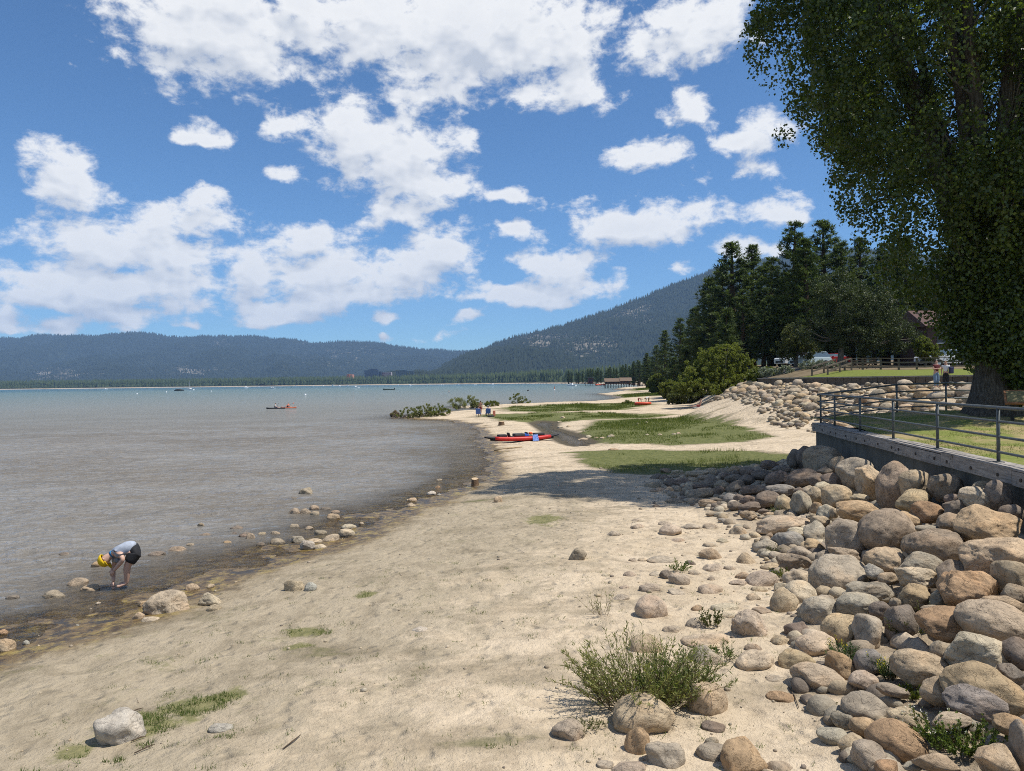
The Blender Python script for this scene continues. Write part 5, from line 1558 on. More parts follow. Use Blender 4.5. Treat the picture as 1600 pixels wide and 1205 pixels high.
# ------------------------------------------------------------------ foreground willow clump and herbs
def stalk_plant(name, px, py, n_st, spread_, hgt, leaf_l, leaf_w, per, label, cat, group, mat, seed, flat=0.5, stem_mat=None, flower=None, base=None):
    r_ = np.random.default_rng(seed); g_ = G(px, py) if base is None else base
    root = empty(name, g_); tag(root, label, cat, group)
    mb = MB(); Ps, Ds, Fs = [], [], []
    for k in range(n_st):
        a = r_.uniform(0, 6.28); b0 = np.array((math.cos(a), math.sin(a) * .7, 0)) * spread_ * .45 * math.sqrt(r_.random())
        tilt = r_.uniform(.1, 1.0) * flat; hh = hgt * r_.uniform(.55, 1.1)
        dr = np.array((math.cos(a) * tilt * 1.5 + r_.normal() * .15, math.sin(a) * tilt * 1.2, 1.0)); dr /= np.linalg.norm(dr)
        sd_ = np.array((r_.normal(), r_.normal(), 0)) * .12
        pts = [b0 + dr * hh * s_ + sd_ * hh * s_ * s_ - np.array((0, 0, .14 * hh * tilt * s_ * s_)) for s_ in np.linspace(0, 1, 5)]
        mb.tube(pts, [.0045 * (hgt / .6) ** .5 * (1.1 - .8 * s_) for s_ in np.linspace(0, 1, 5)], 4, False)
        for q_ in range(per):
            s_ = .15 + .85 * r_.random(); i_ = min(3, int(s_ * 4)); f_ = s_ * 4 - i_
            p = pts[i_] * (1 - f_) + pts[i_ + 1] * f_; dd = unit(dr * .8 + r_.normal(size=3) * .55); Ps.append(p + dd * leaf_l); Ds.append(dd)
        if flower: Fs.append(pts[-1])
    v, var = leaf_quads(np.array(Ps), np.array(Ds), leaf_l * r_.uniform(.6, 1.25, len(Ps)), leaf_w, r_)
    mb.build('stems', stem_mat or M_DRY, root); quad_obj('leaves', v, var, mat, root)
    if flower:
        f0 = np.array(Fs); id_ = np.repeat(np.arange(len(f0)), 16)[::2]; P_ = f0[id_] + r_.normal(size=(len(id_), 3)) * np.array((.007, .007, .022))
        v, var = leaf_quads(P_, r_.normal(size=P_.shape), .007, .006, r_); quad_obj('flowers', v, var, flower, root)
    return root
stalk_plant('willow_clump', 1000, 1098, 190, 1.15, .80, .035, .0060, 34, 'grey green narrow leaved willow clump growing over stones in the foreground', 'shrub', None, M_REED, 800, flat=.95)
stalk_plant('willow_clump', 1062, 1090, 90, .62, .58, .034, .0060, 32, 'greener right hand shoots of the foreground willow clump', 'shrub', None, M_HERB, 801, flat=.9)
stalk_plant('weed', 1062, 893, 22, .22, .26, .022, .010, 16, 'small leafy bush growing between stones on the open sand', 'weed', 'weeds growing between the stones', M_HERB, 802, flat=.9)
stalk_plant('weed', 1114, 980, 22, .22, .30, .022, .010, 18, 'tall reddish leafy weed right of the round pinkish boulder', 'weed', 'weeds growing between the stones', M_OLIVE, 803, flat=.6)
stalk_plant('weed', 1130, 1030, 20, .3, .22, .03, .006, 14, 'low grassy weed right of the willow clump', 'weed', 'weeds growing between the stones', M_HERB, 804, flat=.9)
stalk_plant('flowering_weed', 1326, 1040, 42, .26, .28, .020, .004, 34, 'feathery green plant with yellow flower spikes among the rocks', 'weed', 'weeds growing between the stones', M_FERN, 805, flat=.7, flower=None)
stalk_plant('flowering_weed', 1390, 1062, 30, .20, .30, .020, .004, 34, 'tall feathery green plant with yellow flowers left of the domed boulder', 'weed', 'weeds growing between the stones', M_FERN, 806, flat=.45, flower=M_YEL)
stalk_plant('flowering_weed', 1306, 1030, 10, .12, .30, .020, .004, 20, 'thin yellow flowered stalks beside the feathery green plant', 'weed', 'weeds growing between the stones', M_FERN, 807, flat=.5, flower=M_YEL)
stalk_plant('dry_weed', 1416, 1000, 34, .22, .36, .018, .007, 20, 'brownish dry weed in front of the dark boulder', 'weed', 'weeds growing between the stones', M_OLIVE, 808, flat=.6)
stalk_plant('dry_weed', 1448, 985, 16, .12, .40, .018, .006, 14, 'tall dark weed growing up between two boulders', 'weed', 'weeds growing between the stones', M_OLIVE, 809, flat=.4)
stalk_plant('creeping_bush', 1512, 1172, 90, .62, .30, .016, .010, 34, 'leafy green creeping bush filling the gap at the bottom right', 'bush', None, M_HERB, 810, flat=1.0)
stalk_plant('creeping_bush', 1462, 1158, 46, .42, .30, .016, .009, 24, 'sparser left part of the leafy creeping bush with pale flowers', 'bush', None, M_OLIVE, 811, flat=1.0, flower=M_WHT)
stalk_plant('weed', 1418, 1092, 26, .26, .16, .018, .011, 22, 'yellow green round leaved weed below the domed boulder', 'weed', 'weeds growing between the stones', M_WILLOW, 812, flat=.9)
stalk_plant('weed', 1222, 903, 20, .2, .22, .020, .008, 18, 'bright weed against the brown triangular rock', 'weed', 'weeds growing between the stones', M_WILLOW, 813, flat=.8)
stalk_plant('weed', 1205, 866, 14, .16, .2, .02, .008, 10, 'thin weed in front of the round pinkish boulder', 'weed', 'weeds growing between the stones', M_OLIVE, 814, flat=.8)
stalk_plant('grass_stalks', 1226, 828, 16, .5, .62, .02, .003, 3, 'thin grass stalks rising from the broad pale slab', 'weed', 'weeds growing between the stones', M_DRY, 815, flat=.25)
stalk_plant('grass_stalks', 1216, 806, 34, .35, .30, .04, .004, 5, 'tuft of grass behind the broad pale slab', 'weed', 'weeds growing between the stones', M_HERB, 816, flat=.6)
stalk_plant('weed', 912, 1140, 40, .5, .10, .022, .004, 14, 'wispy trailing weed around the pinkish stone', 'weed', 'weeds growing between the stones', M_OLIVE, 817, flat=1.2)
stalk_plant('weed', 940, 960, 16, .35, .42, .026, .005, 8, 'thin willow shoots standing above the foreground clump', 'weed', 'weeds growing between the stones', M_REED, 818, flat=.7)
stalk_plant('weed', 1290, 1106, 30, .26, .06, .014, .005, 16, 'flat grey green weed on the sand by the wide granite stone', 'weed', 'weeds growing between the stones', M_OLIVE, 819, flat=1.4)
stalk_plant('grass_stalks', 1075, 742, 40, 1.6, .26, .05, .006, 5, 'grass growing between the pale stones at the tip of the pile', 'weed', 'weeds growing between the stones', M_HERB, 820, flat=.5)
stalk_plant('grass_stalks', 1125, 738, 40, .9, .40, .05, .006, 6, 'light green clump behind the shaded rocks', 'weed', 'weeds growing between the stones', M_WILLOW, 821, flat=.5)

# ------------------------------------------------------------------ grass and litter (stuff)
def ellipse_pts(px, py, rw, rh, n, r_):
    a = r_.uniform(0, 6.28, n); u = np.sqrt(r_.random(n)); return np.array([at_z(px + rw * math.cos(q) * w, py + rh * math.sin(q) * w, 0.4) for q, w in zip(a, u)])
r_ = np.random.default_rng(900); allP = []; allL = []; allW = []
for (px, py, rw, rh, n, L_) in [(215, 1112, 60, 22, 1500, .07), (300, 1085, 55, 16, 900, .07), (350, 1075, 30, 10, 300, .06), (60, 1195, 45, 14, 500, .09), (480, 970, 42, 7, 600, .05), (465, 992, 30, 6, 160, .04), (571, 917, 20, 5, 220, .05), (110, 1150, 30, 14, 160, .06),
                            (175, 1165, 20, 5, 120, .07), (225, 1140, 15, 8, 160, .07), (815, 800, 12, 4, 60, .06), (850, 812, 22, 8, 60, .06), (1010, 935, 8, 5, 30, .12), (810, 970, 10, 8, 40, .05), (350, 1140, 22, 5, 120, .05), (1130, 760, 6, 3, 10, .2)]:
    P_ = ellipse_pts(px, py, rw, rh, n, r_); P_ = P_[fbm(P_[:, 0] * 5, P_[:, 1] * 5, oct=2, seed=91) > -.25]; allP.append(P_); allL.append(np.full(len(P_), L_))
nT = 520
tx = r_.uniform(-5.5, 4.5, nT); ty = 6.2 * np.exp(r_.uniform(0, 1.0, nT))
tk = (shore_sd(tx, ty) > 2.0) & (pile(tx, ty) < .01); tx, ty = tx[tk], ty[tk]
for x, y in zip(tx, ty):
    n = r_.integers(4, 22); allP.append(np.stack([x + r_.normal(size=n) * .045, y + r_.normal(size=n) * .045, np.full(n, .4)], -1)); allL.append(np.full(n, r_.uniform(.025, .07)))
P_ = np.concatenate(allP); L_ = np.concatenate(allL) * r_.uniform(.5, 1.3, len(P_)); P_[:, 2] = ground_z(P_[:, 0], P_[:, 1], True) - .004
v, var = blades(P_, r_.normal(size=P_.shape) * .55 + np.array((0, 0, .8)), L_, .0032 + L_ * .012, r_)
tag(tri_obj('beach_grass', v, var, M_HERB), 'sparse tufts of green grass over the near sand', 'grass', kind='stuff')
# litter: twigs and dead stalks lying on the sand
n = 900; x = r_.uniform(-6.5, 7, n); y = 6.2 * np.exp(r_.uniform(0, 1.3, n)); k_ = (shore_sd(x, y) > .5) & (x < wall_x(y) - 1); x, y = x[k_], y[k_]; n = len(x)
an_ = r_.uniform(0, 6.28, n); P_ = np.stack([x, y, ground_z(x, y, True) + .006], -1); D_ = np.stack([np.cos(an_), np.sin(an_), r_.normal(size=n) * .12 + .05], -1)
L_ = np.minimum(.22, r_.exponential(.035, n) + .012)
v, var = blades(P_, D_, L_, .003 + L_ * .012, r_)
tag(tri_obj('sand_litter', v, var * .55, plain('twig_brown', (.085, .06, .04), .95, vary=.5)), 'dead twigs and plant scraps scattered on the sand', 'twigs', kind='stuff')
# larger single twigs
for k, (x0, y0, x1, y1, lb) in enumerate([(442, 1172, 470, 1150, 'dark curved twig on the sand at the bottom'), (205, 1160, 228, 1153, 'pale straight stick right of the white boulder'), (210, 1179, 242, 1165, 'dark thin stick below the white boulder'), (1232, 1075, 1248, 1108, 'bent dry twig beside the wide granite stone'), (196, 1118, 224, 1108, 'thin stick lying in the grass by the white boulder')]):
    a, b__ = G(x0, y0), G(x1, y1); mid = (a + b__) / 2 + np.array((.02, .03, .02)); mb = MB(); mb.tube([a + (0, 0, .012), mid, b__ + (0, 0, .012)], [.007, .008, .004], 5)
    o = mb.build('twig', plain('twig_brown', (.085, .06, .04)), smooth=True); tag(o, lb, 'twig', 'twigs on the near sand')
# marsh grass
Ps = []
for p in MARSH:
    lo, hi = p.min(0), p.max(0); A_ = (hi - lo).prod(); n = int(min(26000, A_ * 70)); q = lo + r_.random((n, 2)) * (hi - lo)
    pdm = seg_dist(q[:, 0], q[:, 1], p, True) * np.where(inside(q[:, 0], q[:, 1], p), 1, -1)
    k_ = (pdm > -0.6) & (fbm(q[:, 0] * .35, q[:, 1] * .35, oct=4, seed=92) > -.02 - .10 * np.clip(pdm, 0, 2)) & (seg_dist(q[:, 0], q[:, 1], POOL, True) * np.where(inside(q[:, 0], q[:, 1], POOL), -1, 1) > .4)
    Ps.append(q[k_])
q = np.concatenate(Ps); q = q[shore_sd(q[:, 0], q[:, 1]) > .8]; P_ = np.stack([q[:, 0], q[:, 1], ground_z(q[:, 0], q[:, 1]) - .01], -1)
sc_ = np.clip(q[:, 1] / 60, .6, 3); hgt_ = (.10 + .12 * np.clip(fbm(q[:, 0] * .2, q[:, 1] * .2, oct=2, seed=93) + .5, 0, 1.5)) * r_.uniform(.6, 1.4, len(q))
v, var = blades(P_, r_.normal(size=P_.shape) * .35 + np.array((0, 0, 1.0)), hgt_ * (.7 + .3 * sc_), .014 * sc_, r_)
tag(tri_obj('marsh_grass', v, var, M_GRASS), 'green marsh grass in patches behind the sand bar', 'grass', kind='stuff'); print('marsh blades', len(q))
# lawn grass
n = 40000; y = r_.uniform(8, 30, n); x = wall_x(np.minimum(y, 29)) + .35 + 11 * r_.random(n) ** 1.3
P_ = np.stack([x, y, lawn_z(x, y) - .005], -1); P_ = P_[fbm(x * .7, y * .7, oct=3, seed=94) > -.25]
v, var = blades(P_, r_.normal(size=P_.shape) * .5 + np.array((0, 0, 1.0)), r_.uniform(.03, .07, len(P_)), .005, r_)
tag(tri_obj('lawn_grass', v, var, M_GRASS), 'short mown grass on the lawn behind the railing', 'grass', kind='stuff')
# ================================================================== OBJECTS
SKIN = plain('skin', (0.50, 0.30, 0.215), 0.55, vary=.06); SKIN_T = plain('tanned_skin', (0.36, 0.20, 0.135), 0.55, vary=.06)
def cloth(name, col): return plain('cloth_' + name, col, 0.85, vary=.12, scale=14, bump=.15)
FAT = [1.0]
def skin_mesh(name, verts, edges, radii, mat, parent, sub=2):
    me = bpy.data.meshes.new(name); me.from_pydata([tuple(map(float, v)) for v in verts], edges, []); me.update()
    o = link(name, me, mat, parent)
    o.modifiers.new('skin', 'SKIN')
    sv = me.skin_vertices[0].data; radii = [r1 * FAT[0] for r1 in radii]
    for k, r1 in enumerate(radii):
        sv[k].radius = (r1, r1) if not hasattr(r1, '__len__') else r1; sv[k].use_root = (k == 0)
    o.modifiers['skin'].use_smooth_shade = True
    s_ = o.modifiers.new('sub', 'SUBSURF'); s_.levels = sub; s_.render_levels = sub
    return o
def lerp(a, b, f): return tuple(np.array(a) * (1 - f) + np.array(b) * f)
def figure(label, group, loc, J, shirt=None, shorts=None, hair=(.05, .03, .02), skin=None, scale=1.0, rz=0.0, sleeve=.55, leg=.75, hat=None, cat='person', fingers=False, fat=1.0):
    root = empty('person', loc, rz); root.scale = (scale,) * 3; tag(root, label, cat, group)
    V, E, Rr = [], [], []
    def v(p, r1): V.append(p); Rr.append(r1); return len(V) - 1
    def chain(i, pts):
        for p, r1 in pts: k = v(p, r1); E.append((i, k)); i = k
        return i
    pel = v(J['pelvis'], .125); wa = chain(pel, [(J['waist'], .11)]); ch = chain(wa, [(J['chest'], .125)])
    nk = chain(ch, [(J['neck'], .055)]); chain(nk, [(J['head'], .088), (J['top'], .070)])
    for s_ in 'LR':
        sh, el, wr, hd = (np.array(J[k + s_]) for k in ('sh', 'el', 'wr', 'hand'))
        chain(ch, [(sh, .060), (lerp(sh, el, .5), .050), (el, .042), (lerp(el, wr, .4), .040), (wr, .027)] + ([] if fingers else [(hd, .030)]))
        hp, kn, an, to = (np.array(J[k + s_]) for k in ('hip', 'kn', 'an', 'toe'))
        chain(pel, [(hp, .095), (lerp(hp, kn, .5), .078), (kn, .058), (lerp(kn, an, .35), .058), (an, .036), (to, .030)])
    skin_mesh('body', V, E, Rr, skin or SKIN, root)
    if fingers:
        for s_ in 'LR':
            wr, hd = np.array(J['wr' + s_]), np.array(J['hand' + s_]); d_ = (hd - wr) / np.linalg.norm(hd - wr); sd_ = np.cross(d_, (0, 1, 0.1)); sd_ /= np.linalg.norm(sd_)
            Vh, Eh, Rh = [tuple(wr), tuple(wr + d_ * .045), tuple(wr + d_ * .085)], [(0, 1), (1, 2)], [.026, .034, .034]
            for q_, (o_, L_) in enumerate(((-.028, .060), (-.010, .070), (.009, .066), (.027, .052))):
                b0 = wr + d_ * .09 + sd_ * o_; k = len(Vh)
                Vh += [tuple(b0), tuple(b0 + d_ * L_ * .55 + np.array((.008, 0, 0))), tuple(b0 + d_ * L_ + np.array((.022, 0, 0)))]; Rh += [.010, .009, .007]; Eh += [(2, k), (k, k + 1), (k + 1, k + 2)]
            k = len(Vh); t0_ = wr + d_ * .035 - sd_ * .03; Vh += [tuple(t0_ - sd_ * .018), tuple(t0_ - sd_ * .035 + d_ * .035), tuple(t0_ - sd_ * .036 + d_ * .06)]; Rh += [.012, .010, .008]; Eh += [(1, k), (k, k + 1), (k + 1, k + 2)]
            skin_mesh('hand', Vh, Eh, Rh, skin or SKIN, root)
    if shirt:
        V, E, Rr = [], [], []
        pe = v(lerp(J['pelvis'], J['waist'], .25), .142); wa = chain(pe, [(J['waist'], .130)]); ch = chain(wa, [(J['chest'], .142)]); chain(ch, [(lerp(J['chest'], J['neck'], .55), .085)])
        for s_ in 'LR':
            sh, el = np.array(J['sh' + s_]), np.array(J['el' + s_]); chain(ch, [(sh, .078), (lerp(sh, el, sleeve), .070)])
        skin_mesh('shirt', V, E, Rr, shirt, root)
    if shorts:
        V, E, Rr = [], [], []
        pe = v(J['pelvis'], .148); chain(pe, [(lerp(J['pelvis'], J['waist'], .5), .136)])
        for s_ in 'LR':
            hp, kn, an = np.array(J['hip' + s_]), np.array(J['kn' + s_]), np.array(J['an' + s_])
            c_ = [(hp, .115), (lerp(hp, kn, min(1, leg) * .5), .104), (lerp(hp, kn, min(1, leg)), .098)]
            if leg > 1: c_ += [(lerp(kn, an, .5), .078), (lerp(kn, an, .92), .070)]
            chain(pe, c_)
        skin_mesh('trousers' if leg > 1 else 'shorts', V, E, Rr, shorts, root)
    hd, tp = np.array(J['head']), np.array(J['top']); ax = (tp - hd) / max(1e-6, np.linalg.norm(tp - hd))
    if hair: MB().ell(hd + ax * .035 + np.array(J.get('back', (0, .02, 0))), (.092, .092, .088)).build('hair', cloth('hair%d' % int(hair[0] * 100), hair), root, smooth=True)
    if hat:
        mb = MB().ell(hd + ax * .06, (.105, .105, .075)); f_ = -np.array(J.get('back', (0, .02, 0))); f_ = f_ / np.linalg.norm(f_)
        mb.ell(hd + ax * .03 + f_ * .11, (.075, .075, .014)); mb.build('hat', hat, root, smooth=True)
    return root
def stand(arm='down'):
    J = dict(pelvis=(0, 0, .95), waist=(0, 0, 1.10), chest=(0, 0, 1.31), neck=(0, .01, 1.47), head=(0, -.01, 1.60), top=(0, 0, 1.69), back=(0, .03, 0))
    for s_, k in (('L', -1), ('R', 1)):
        J.update({'sh' + s_: (.18 * k, 0, 1.39), 'el' + s_: (.24 * k, .03, 1.13), 'wr' + s_: (.23 * k, -.05, .90), 'hand' + s_: (.22 * k, -.07, .82), 'hip' + s_: (.09 * k, 0, .90), 'kn' + s_: (.10 * k, -.02, .50), 'an' + s_: (.10 * k, .02, .08), 'toe' + s_: (.12 * k, -.15, .03)})
    if arm == 'folded':
        for s_, k in (('L', -1), ('R', 1)): J.update({'el' + s_: (.25 * k, -.06, 1.15), 'wr' + s_: (.04 * k, -.20, 1.18), 'hand' + s_: (-.08 * k, -.19, 1.19)})
    if arm == 'wide':
        for s_, k in (('L', -1), ('R', 1)): J.update({'el' + s_: (.38 * k, -.12, 1.22), 'wr' + s_: (.30 * k, -.36, 1.20), 'hand' + s_: (.28 * k, -.42, 1.2)})
    return J
def sit(z=.42, lean=.12):
    J = dict(pelvis=(0, 0, z + .10), waist=(0, lean * .4, z + .26), chest=(0, lean * .9, z + .47), neck=(0, lean * 1.1, z + .63), head=(0, lean * .9, z + .76), top=(0, lean * .9, z + .85), back=(0, .03, 0))
    for s_, k in (('L', -1), ('R', 1)):
        J.update({'sh' + s_: (.18 * k, lean, z + .55), 'el' + s_: (.26 * k, lean * .4 - .05, z + .30), 'wr' + s_: (.20 * k, -.22, z + .24), 'hand' + s_: (.17 * k, -.30, z + .24), 'hip' + s_: (.10 * k, -.05, z + .08), 'kn' + s_: (.12 * k, -.42, z + .12 if z > .2 else z + .10), 'an' + s_: (.12 * k, -.50 if z > .2 else -.80, .08), 'toe' + s_: (.13 * k, -.66 if z > .2 else -.88, .04)})
    return J
def bend():
    J = dict(pelvis=(.12, 0, .92), waist=(.02, 0, .98), chest=(-.20, 0, .95), neck=(-.36, 0, .88), head=(-.47, 0, .82), top=(-.55, 0, .79), back=(.02, 0, .02))
    for s_, k in (('L', -1), ('R', 1)):
        J.update({'sh' + s_: (-.27, .17 * k, .90), 'el' + s_: (-.32, .18 * k, .63), 'wr' + s_: (-.36, .14 * k, .40), 'hand' + s_: (-.38, .13 * k, .32), 'hip' + s_: (.10, .09 * k, .87), 'kn' + s_: (.03, .10 * k, .48), 'an' + s_: (.05, .10 * k, .08), 'toe' + s_: (-.12, .11 * k, .03)})
    return J

# ------------------------------------------------------------------ the person bending over in the shallows
bp = at_z(193, 921, -0.03)
px2m = bp[1] / F
def bj(px, py, y): return ((px - 193) * px2m, y, (921 - py) * px2m / 0.955 - y * 0.30)
J = dict(pelvis=bj(214, 863, .02), waist=bj(203, 857, .0), chest=bj(188, 862, -.02), neck=bj(177, 869, -.05), head=bj(168, 877, -.08), top=bj(165.2, 879, -.09), back=(.03, .02, .03))
J.update(shR=bj(191, 866, -.16), elR=bj(202, 877, -.22), wrR=bj(185, 894, -.18), handR=bj(181, 899, -.16), hipR=bj(213, 869, -.07), knR=bj(204, 886, -.12), anR=bj(200, 912, -.06), toeR=bj(188, 918, -.16))
J.update(shL=bj(180, 868, .12), elL=bj(175, 890, .05), wrL=bj(180, 910, -.06), handL=bj(180, 918, -.08), hipL=bj(208, 868, .11), knL=bj(196, 886, .06), anL=bj(196, 910, .08), toeL=bj(186, 914, .0))
FAT[0] = 1.22
boy = figure('person in yellow cap, grey shirt and black shorts bending into the shallows', None, bp, J, cloth('grey_tee', (.34, .375, .44)), cloth('black_shorts', (.018, .018, .020)), hair=(.045, .028, .018), skin=plain('boy_skin', (.52, .33, .245), .5, vary=.05), sleeve=.62, leg=.80, fingers=True)
FAT[0] = 1.0
# cap: dome, peak, and the blue collar of the shirt
hd = Vector(J['head']); axv = (Vector(J['top']) - hd).normalized(); face = Vector((-.42, -.30, -.85)); face = (face - axv * face.dot(axv)).normalized(); sidev = axv.cross(face)
capm = Matrix((sidev, face, axv)).transposed().to_4x4(); capm.translation = hd + axv * .015
vs, fs = [], []
for a in range(7):
    ph = a / 6 * math.pi / 2
    for b in range(16):
        q_ = 2 * math.pi * b / 16; vs.append(capm @ Vector((.126 * math.cos(ph) * math.cos(q_), .140 * math.cos(ph) * math.sin(q_), -.01 + .135 * math.sin(ph))))
for a in range(6):
    for b in range(16): fs.append((a * 16 + b, a * 16 + (b + 1) % 16, (a + 1) * 16 + (b + 1) % 16, (a + 1) * 16 + b))
YC = plain('yellow_cap', (.72, .47, .012), .8, vary=.08)
cap = MB().add(vs, fs).build('cap', YC, boy, smooth=True); s_ = cap.modifiers.new('solid', 'SOLIDIFY'); s_.thickness = .006
vs, fs = [], []
for a in range(5):
    for b in range(11):
        q_ = math.pi * (0.12 + 0.76 * b / 10); rr = 1.0 + .62 * a / 4 * math.sin(q_) ** .6; vs.append(capm @ Vector((.124 * rr ** .25 * math.cos(q_), .138 * rr * math.sin(q_), -.012 - .035 * (a / 4) + .012 * math.sin(q_))))
for a in range(4):
    for b in range(10): fs.append((a * 11 + b, a * 11 + b + 1, (a + 1) * 11 + b + 1, (a + 1) * 11 + b))
pk = MB().add(vs, fs).build('peak', YC, cap, smooth=True); s_ = pk.modifiers.new('solid', 'SOLIDIFY'); s_.thickness = .006
mb = MB(); nk = Vector(J['neck']); mb.tube([nk - axv * .03, nk + axv * .012], [.082, .070], 14); mb.build('collar', cloth('blue_collar', (.03, .16, .34)), boy, smooth=True)
mb = MB(); mb.ell(Vector(J['head']) + face * .085 - axv * .02, (.016, .016, .02)); mb.build('nose', plain('boy_skin', (.52, .33, .245)), boy, smooth=True)
for k in (1, -1): MB().ell(Vector(J['head']) + sidev * .086 * k - axv * .01, (.018, .024, .026)).build('ear', plain('boy_skin', (.52, .33, .245)), boy, smooth=True)
for k in (1, -1): MB().ell(Vector(J['head']) + face * .080 + sidev * .03 * k + axv * .01, (.010, .010, .008)).build('eye', cloth('hair4', (.045, .028, .018)), boy, smooth=True)
MB().ell(Vector(J['head']) + face * .080 - axv * .05, (.022, .012, .008)).build('mouth', plain('lip', (.42, .17, .14)), boy, smooth=True)

# ------------------------------------------------------------------ red kayak on the sand
ka, kb = G(757, 695.5), G(873, 690.0); mid = (ka + kb) / 2; kd = kb - ka; KL = float(np.hypot(kd[0], kd[1])); kz = math.atan2(kd[1], kd[0])
kay = empty('kayak', (mid[0], mid[1], float(ground_z(mid[0:1], mid[1:2])[0])), kz); tag(kay, 'red and black inflatable kayak pulled up on the sand bar', 'kayak')
RED = plain('kayak_red', (.50, .028, .022), .45, vary=.12); BLK = plain('kayak_black', (.022, .022, .024), .55)
def hull(x0, x1, f, zlo, zhi, n=22, m_=12):
    vs, fs = [], []
    for a in range(n + 1):
        u = x0 + (x1 - x0) * a / n; w, rise, h_ = f(u)
        for b in range(m_):
            q_ = 2 * math.pi * b / m_; vs.append((u, w * math.cos(q_), rise + (zlo + zhi) / 2 * 1 + (zhi - zlo) / 2 * h_ * math.sin(q_)))
    for a in range(n):
        for b in range(m_): fs.append((a * m_ + b, (a + 1) * m_ + b, (a + 1) * m_ + (b + 1) % m_, a * m_ + (b + 1) % m_))
    fs.append(tuple(range(m_))); fs.append(tuple(n * m_ + b for b in range(m_ - 1, -1, -1)))
    return MB().add(vs, fs)
def on_kayak(o, label, cat):
    o.location = kay.location; o.rotation_euler = kay.rotation_euler; tag(o, label, cat, 'things lying on the kayak')
hw_ = lambda u: .44 * max(.02, 1 - abs(2 * u / KL) ** 2.4) ; rs_ = lambda u: .16 * abs(2 * u / KL) ** 2.6
for k, nm_ in ((1, 'side_tube'), (-1, 'side_tube')):
    mb = MB(); us = np.linspace(-KL * .37, KL * .37, 16); mb.tube([(u, k * hw_(u) * .82, .19 + rs_(u)) for u in us], [.135 * (1 - .35 * abs(2 * u / KL) ** 3) for u in us], 10); mb.build(nm_, RED, kay, smooth=True)
hull(-KL * .42, KL * .42, lambda u: (hw_(u) * .85, rs_(u), 1), .0, .14).build('floor', BLK, kay, smooth=True)
for k in (-1, 1):
    hull(*sorted((k * KL * .25, k * KL * .5)), lambda u: (hw_(u) * 1.10 + .02, rs_(u), max(.25, 1 - .7 * (abs(2 * u / KL) - .50) / .5)), .03, .36, 10).build('spray_deck', BLK, kay, smooth=True)
for u in (-.75, .55):
    MB().box((u, 0, .30), (.42, .42, .12)).build('seat', BLK, kay, bevel=.03); MB().box((u - .2, 0, .46), (.10, .42, .34), m=Matrix.Translation((u - .22, 0, .44)) @ Matrix.Rotation(-.35, 4, 'Y')).build('seat_back', BLK, kay, bevel=.03)
on_kayak(MB().box((-1.45, 0, .40), (.60, .50, .20)).build('cargo_bag', plain('bag_black', (.03, .03, .033), .7), None, bevel=.06), 'black bag strapped at the left end of the kayak', 'bag')
on_kayak(MB().box((-.25, .02, .42), (.75, .56, .22)).build('cargo_bag', plain('bag_grey', (.06, .06, .06), .7), None, bevel=.06), 'dark grey bag behind the left seat of the kayak', 'bag')
on_kayak(MB().box((.25, -.05, .40), (.34, .34, .22)).build('cargo_bag', plain('bag_blue', (.03, .12, .50), .6), None, bevel=.06), 'blue bag in the middle of the kayak', 'bag')
on_kayak(MB().box((1.22, .02, .42), (.75, .46, .20)).build('cargo_bag', plain('bag_black', (.03, .03, .033), .7), None, bevel=.06), 'black bag at the right end of the kayak', 'bag')
on_kayak(MB().ell((.62, .02, .50), (.16, .14, .10)).build('life_vest', plain('vest_orange', (.60, .10, .03), .7), None, smooth=True), 'orange life vest lying on the kayak', 'life vest')
tw_ = MB(); tw_.add([(.62, -.38, .40), (1.0, -.36, .42), (.95, -.62, .03), (.5, -.66, .02), (.62, -.36, .43), (1.0, -.34, .45), (.97, -.66, .03), (.5, -.70, .03)], [(0, 1, 2, 3), (7, 6, 5, 4), (0, 3, 7, 4), (1, 0, 4, 5), (2, 1, 5, 6), (3, 2, 6, 7)])
o = tw_.build('beach_towel', plain('towel_blue', (.12, .19, .42), .9, vary=.5, scale=9)); on_kayak(o, 'blue and white towel draped over the side of the kayak', 'towel')
a, b__ = G(772, 705), G(816, 699.5); mb = MB(); mb.tube([a + (0, 0, .06), (a + b__) / 2 + (0, 0, .08), b__ + (0, 0, .05)], [.05, .06, .035], 7); tag(mb.build('driftwood_pole', plain('pale_wood', (.42, .32, .2), .9, vary=.3), smooth=True), 'pale driftwood pole lying in front of the kayak', 'log')
# sawn stumps
for px, py, w, h_, lb in ((742, 759, 11, 11, 'sawn wooden stump standing at the waterline left of the shade'), (784, 664.5, 9, 6, 'sawn wooden stump on the sand bar beyond the kayak')):
    g_ = G(px, py); s_ = g_[1] / F; st = empty('stump', g_); tag(st, lb, 'stump', 'stumps on the sand bar')
    r_ = np.random.default_rng(int(px)); vs, fs = [], []
    for a in range(6):
        for b in range(14):
            q_ = 2 * math.pi * b / 14; rr = w * s_ / 2 * (1.15 - .04 * a) * (1 + .10 * math.sin(3 * q_ + px) + .05 * math.sin(7 * q_)); vs.append((rr * math.cos(q_), rr * math.sin(q_), -.05 + (h_ * s_ + .05) * a / 5 + (.03 * math.sin(q_) if a == 5 else 0)))
    for a in range(5):
        for b in range(14): fs.append((a * 14 + b, a * 14 + (b + 1) % 14, (a + 1) * 14 + (b + 1) % 14, (a + 1) * 14 + b))
    MB().add(vs, fs).build('bark', bark_mat('stump_bark', (.09, .055, .035), (.27, .18, .11), 8), st)
    MB().add(vs[-14:], [tuple(range(14))]).build('cut_face', plain('cut_wood', (.46, .34, .21), .9, vary=.25, scale=12), st)

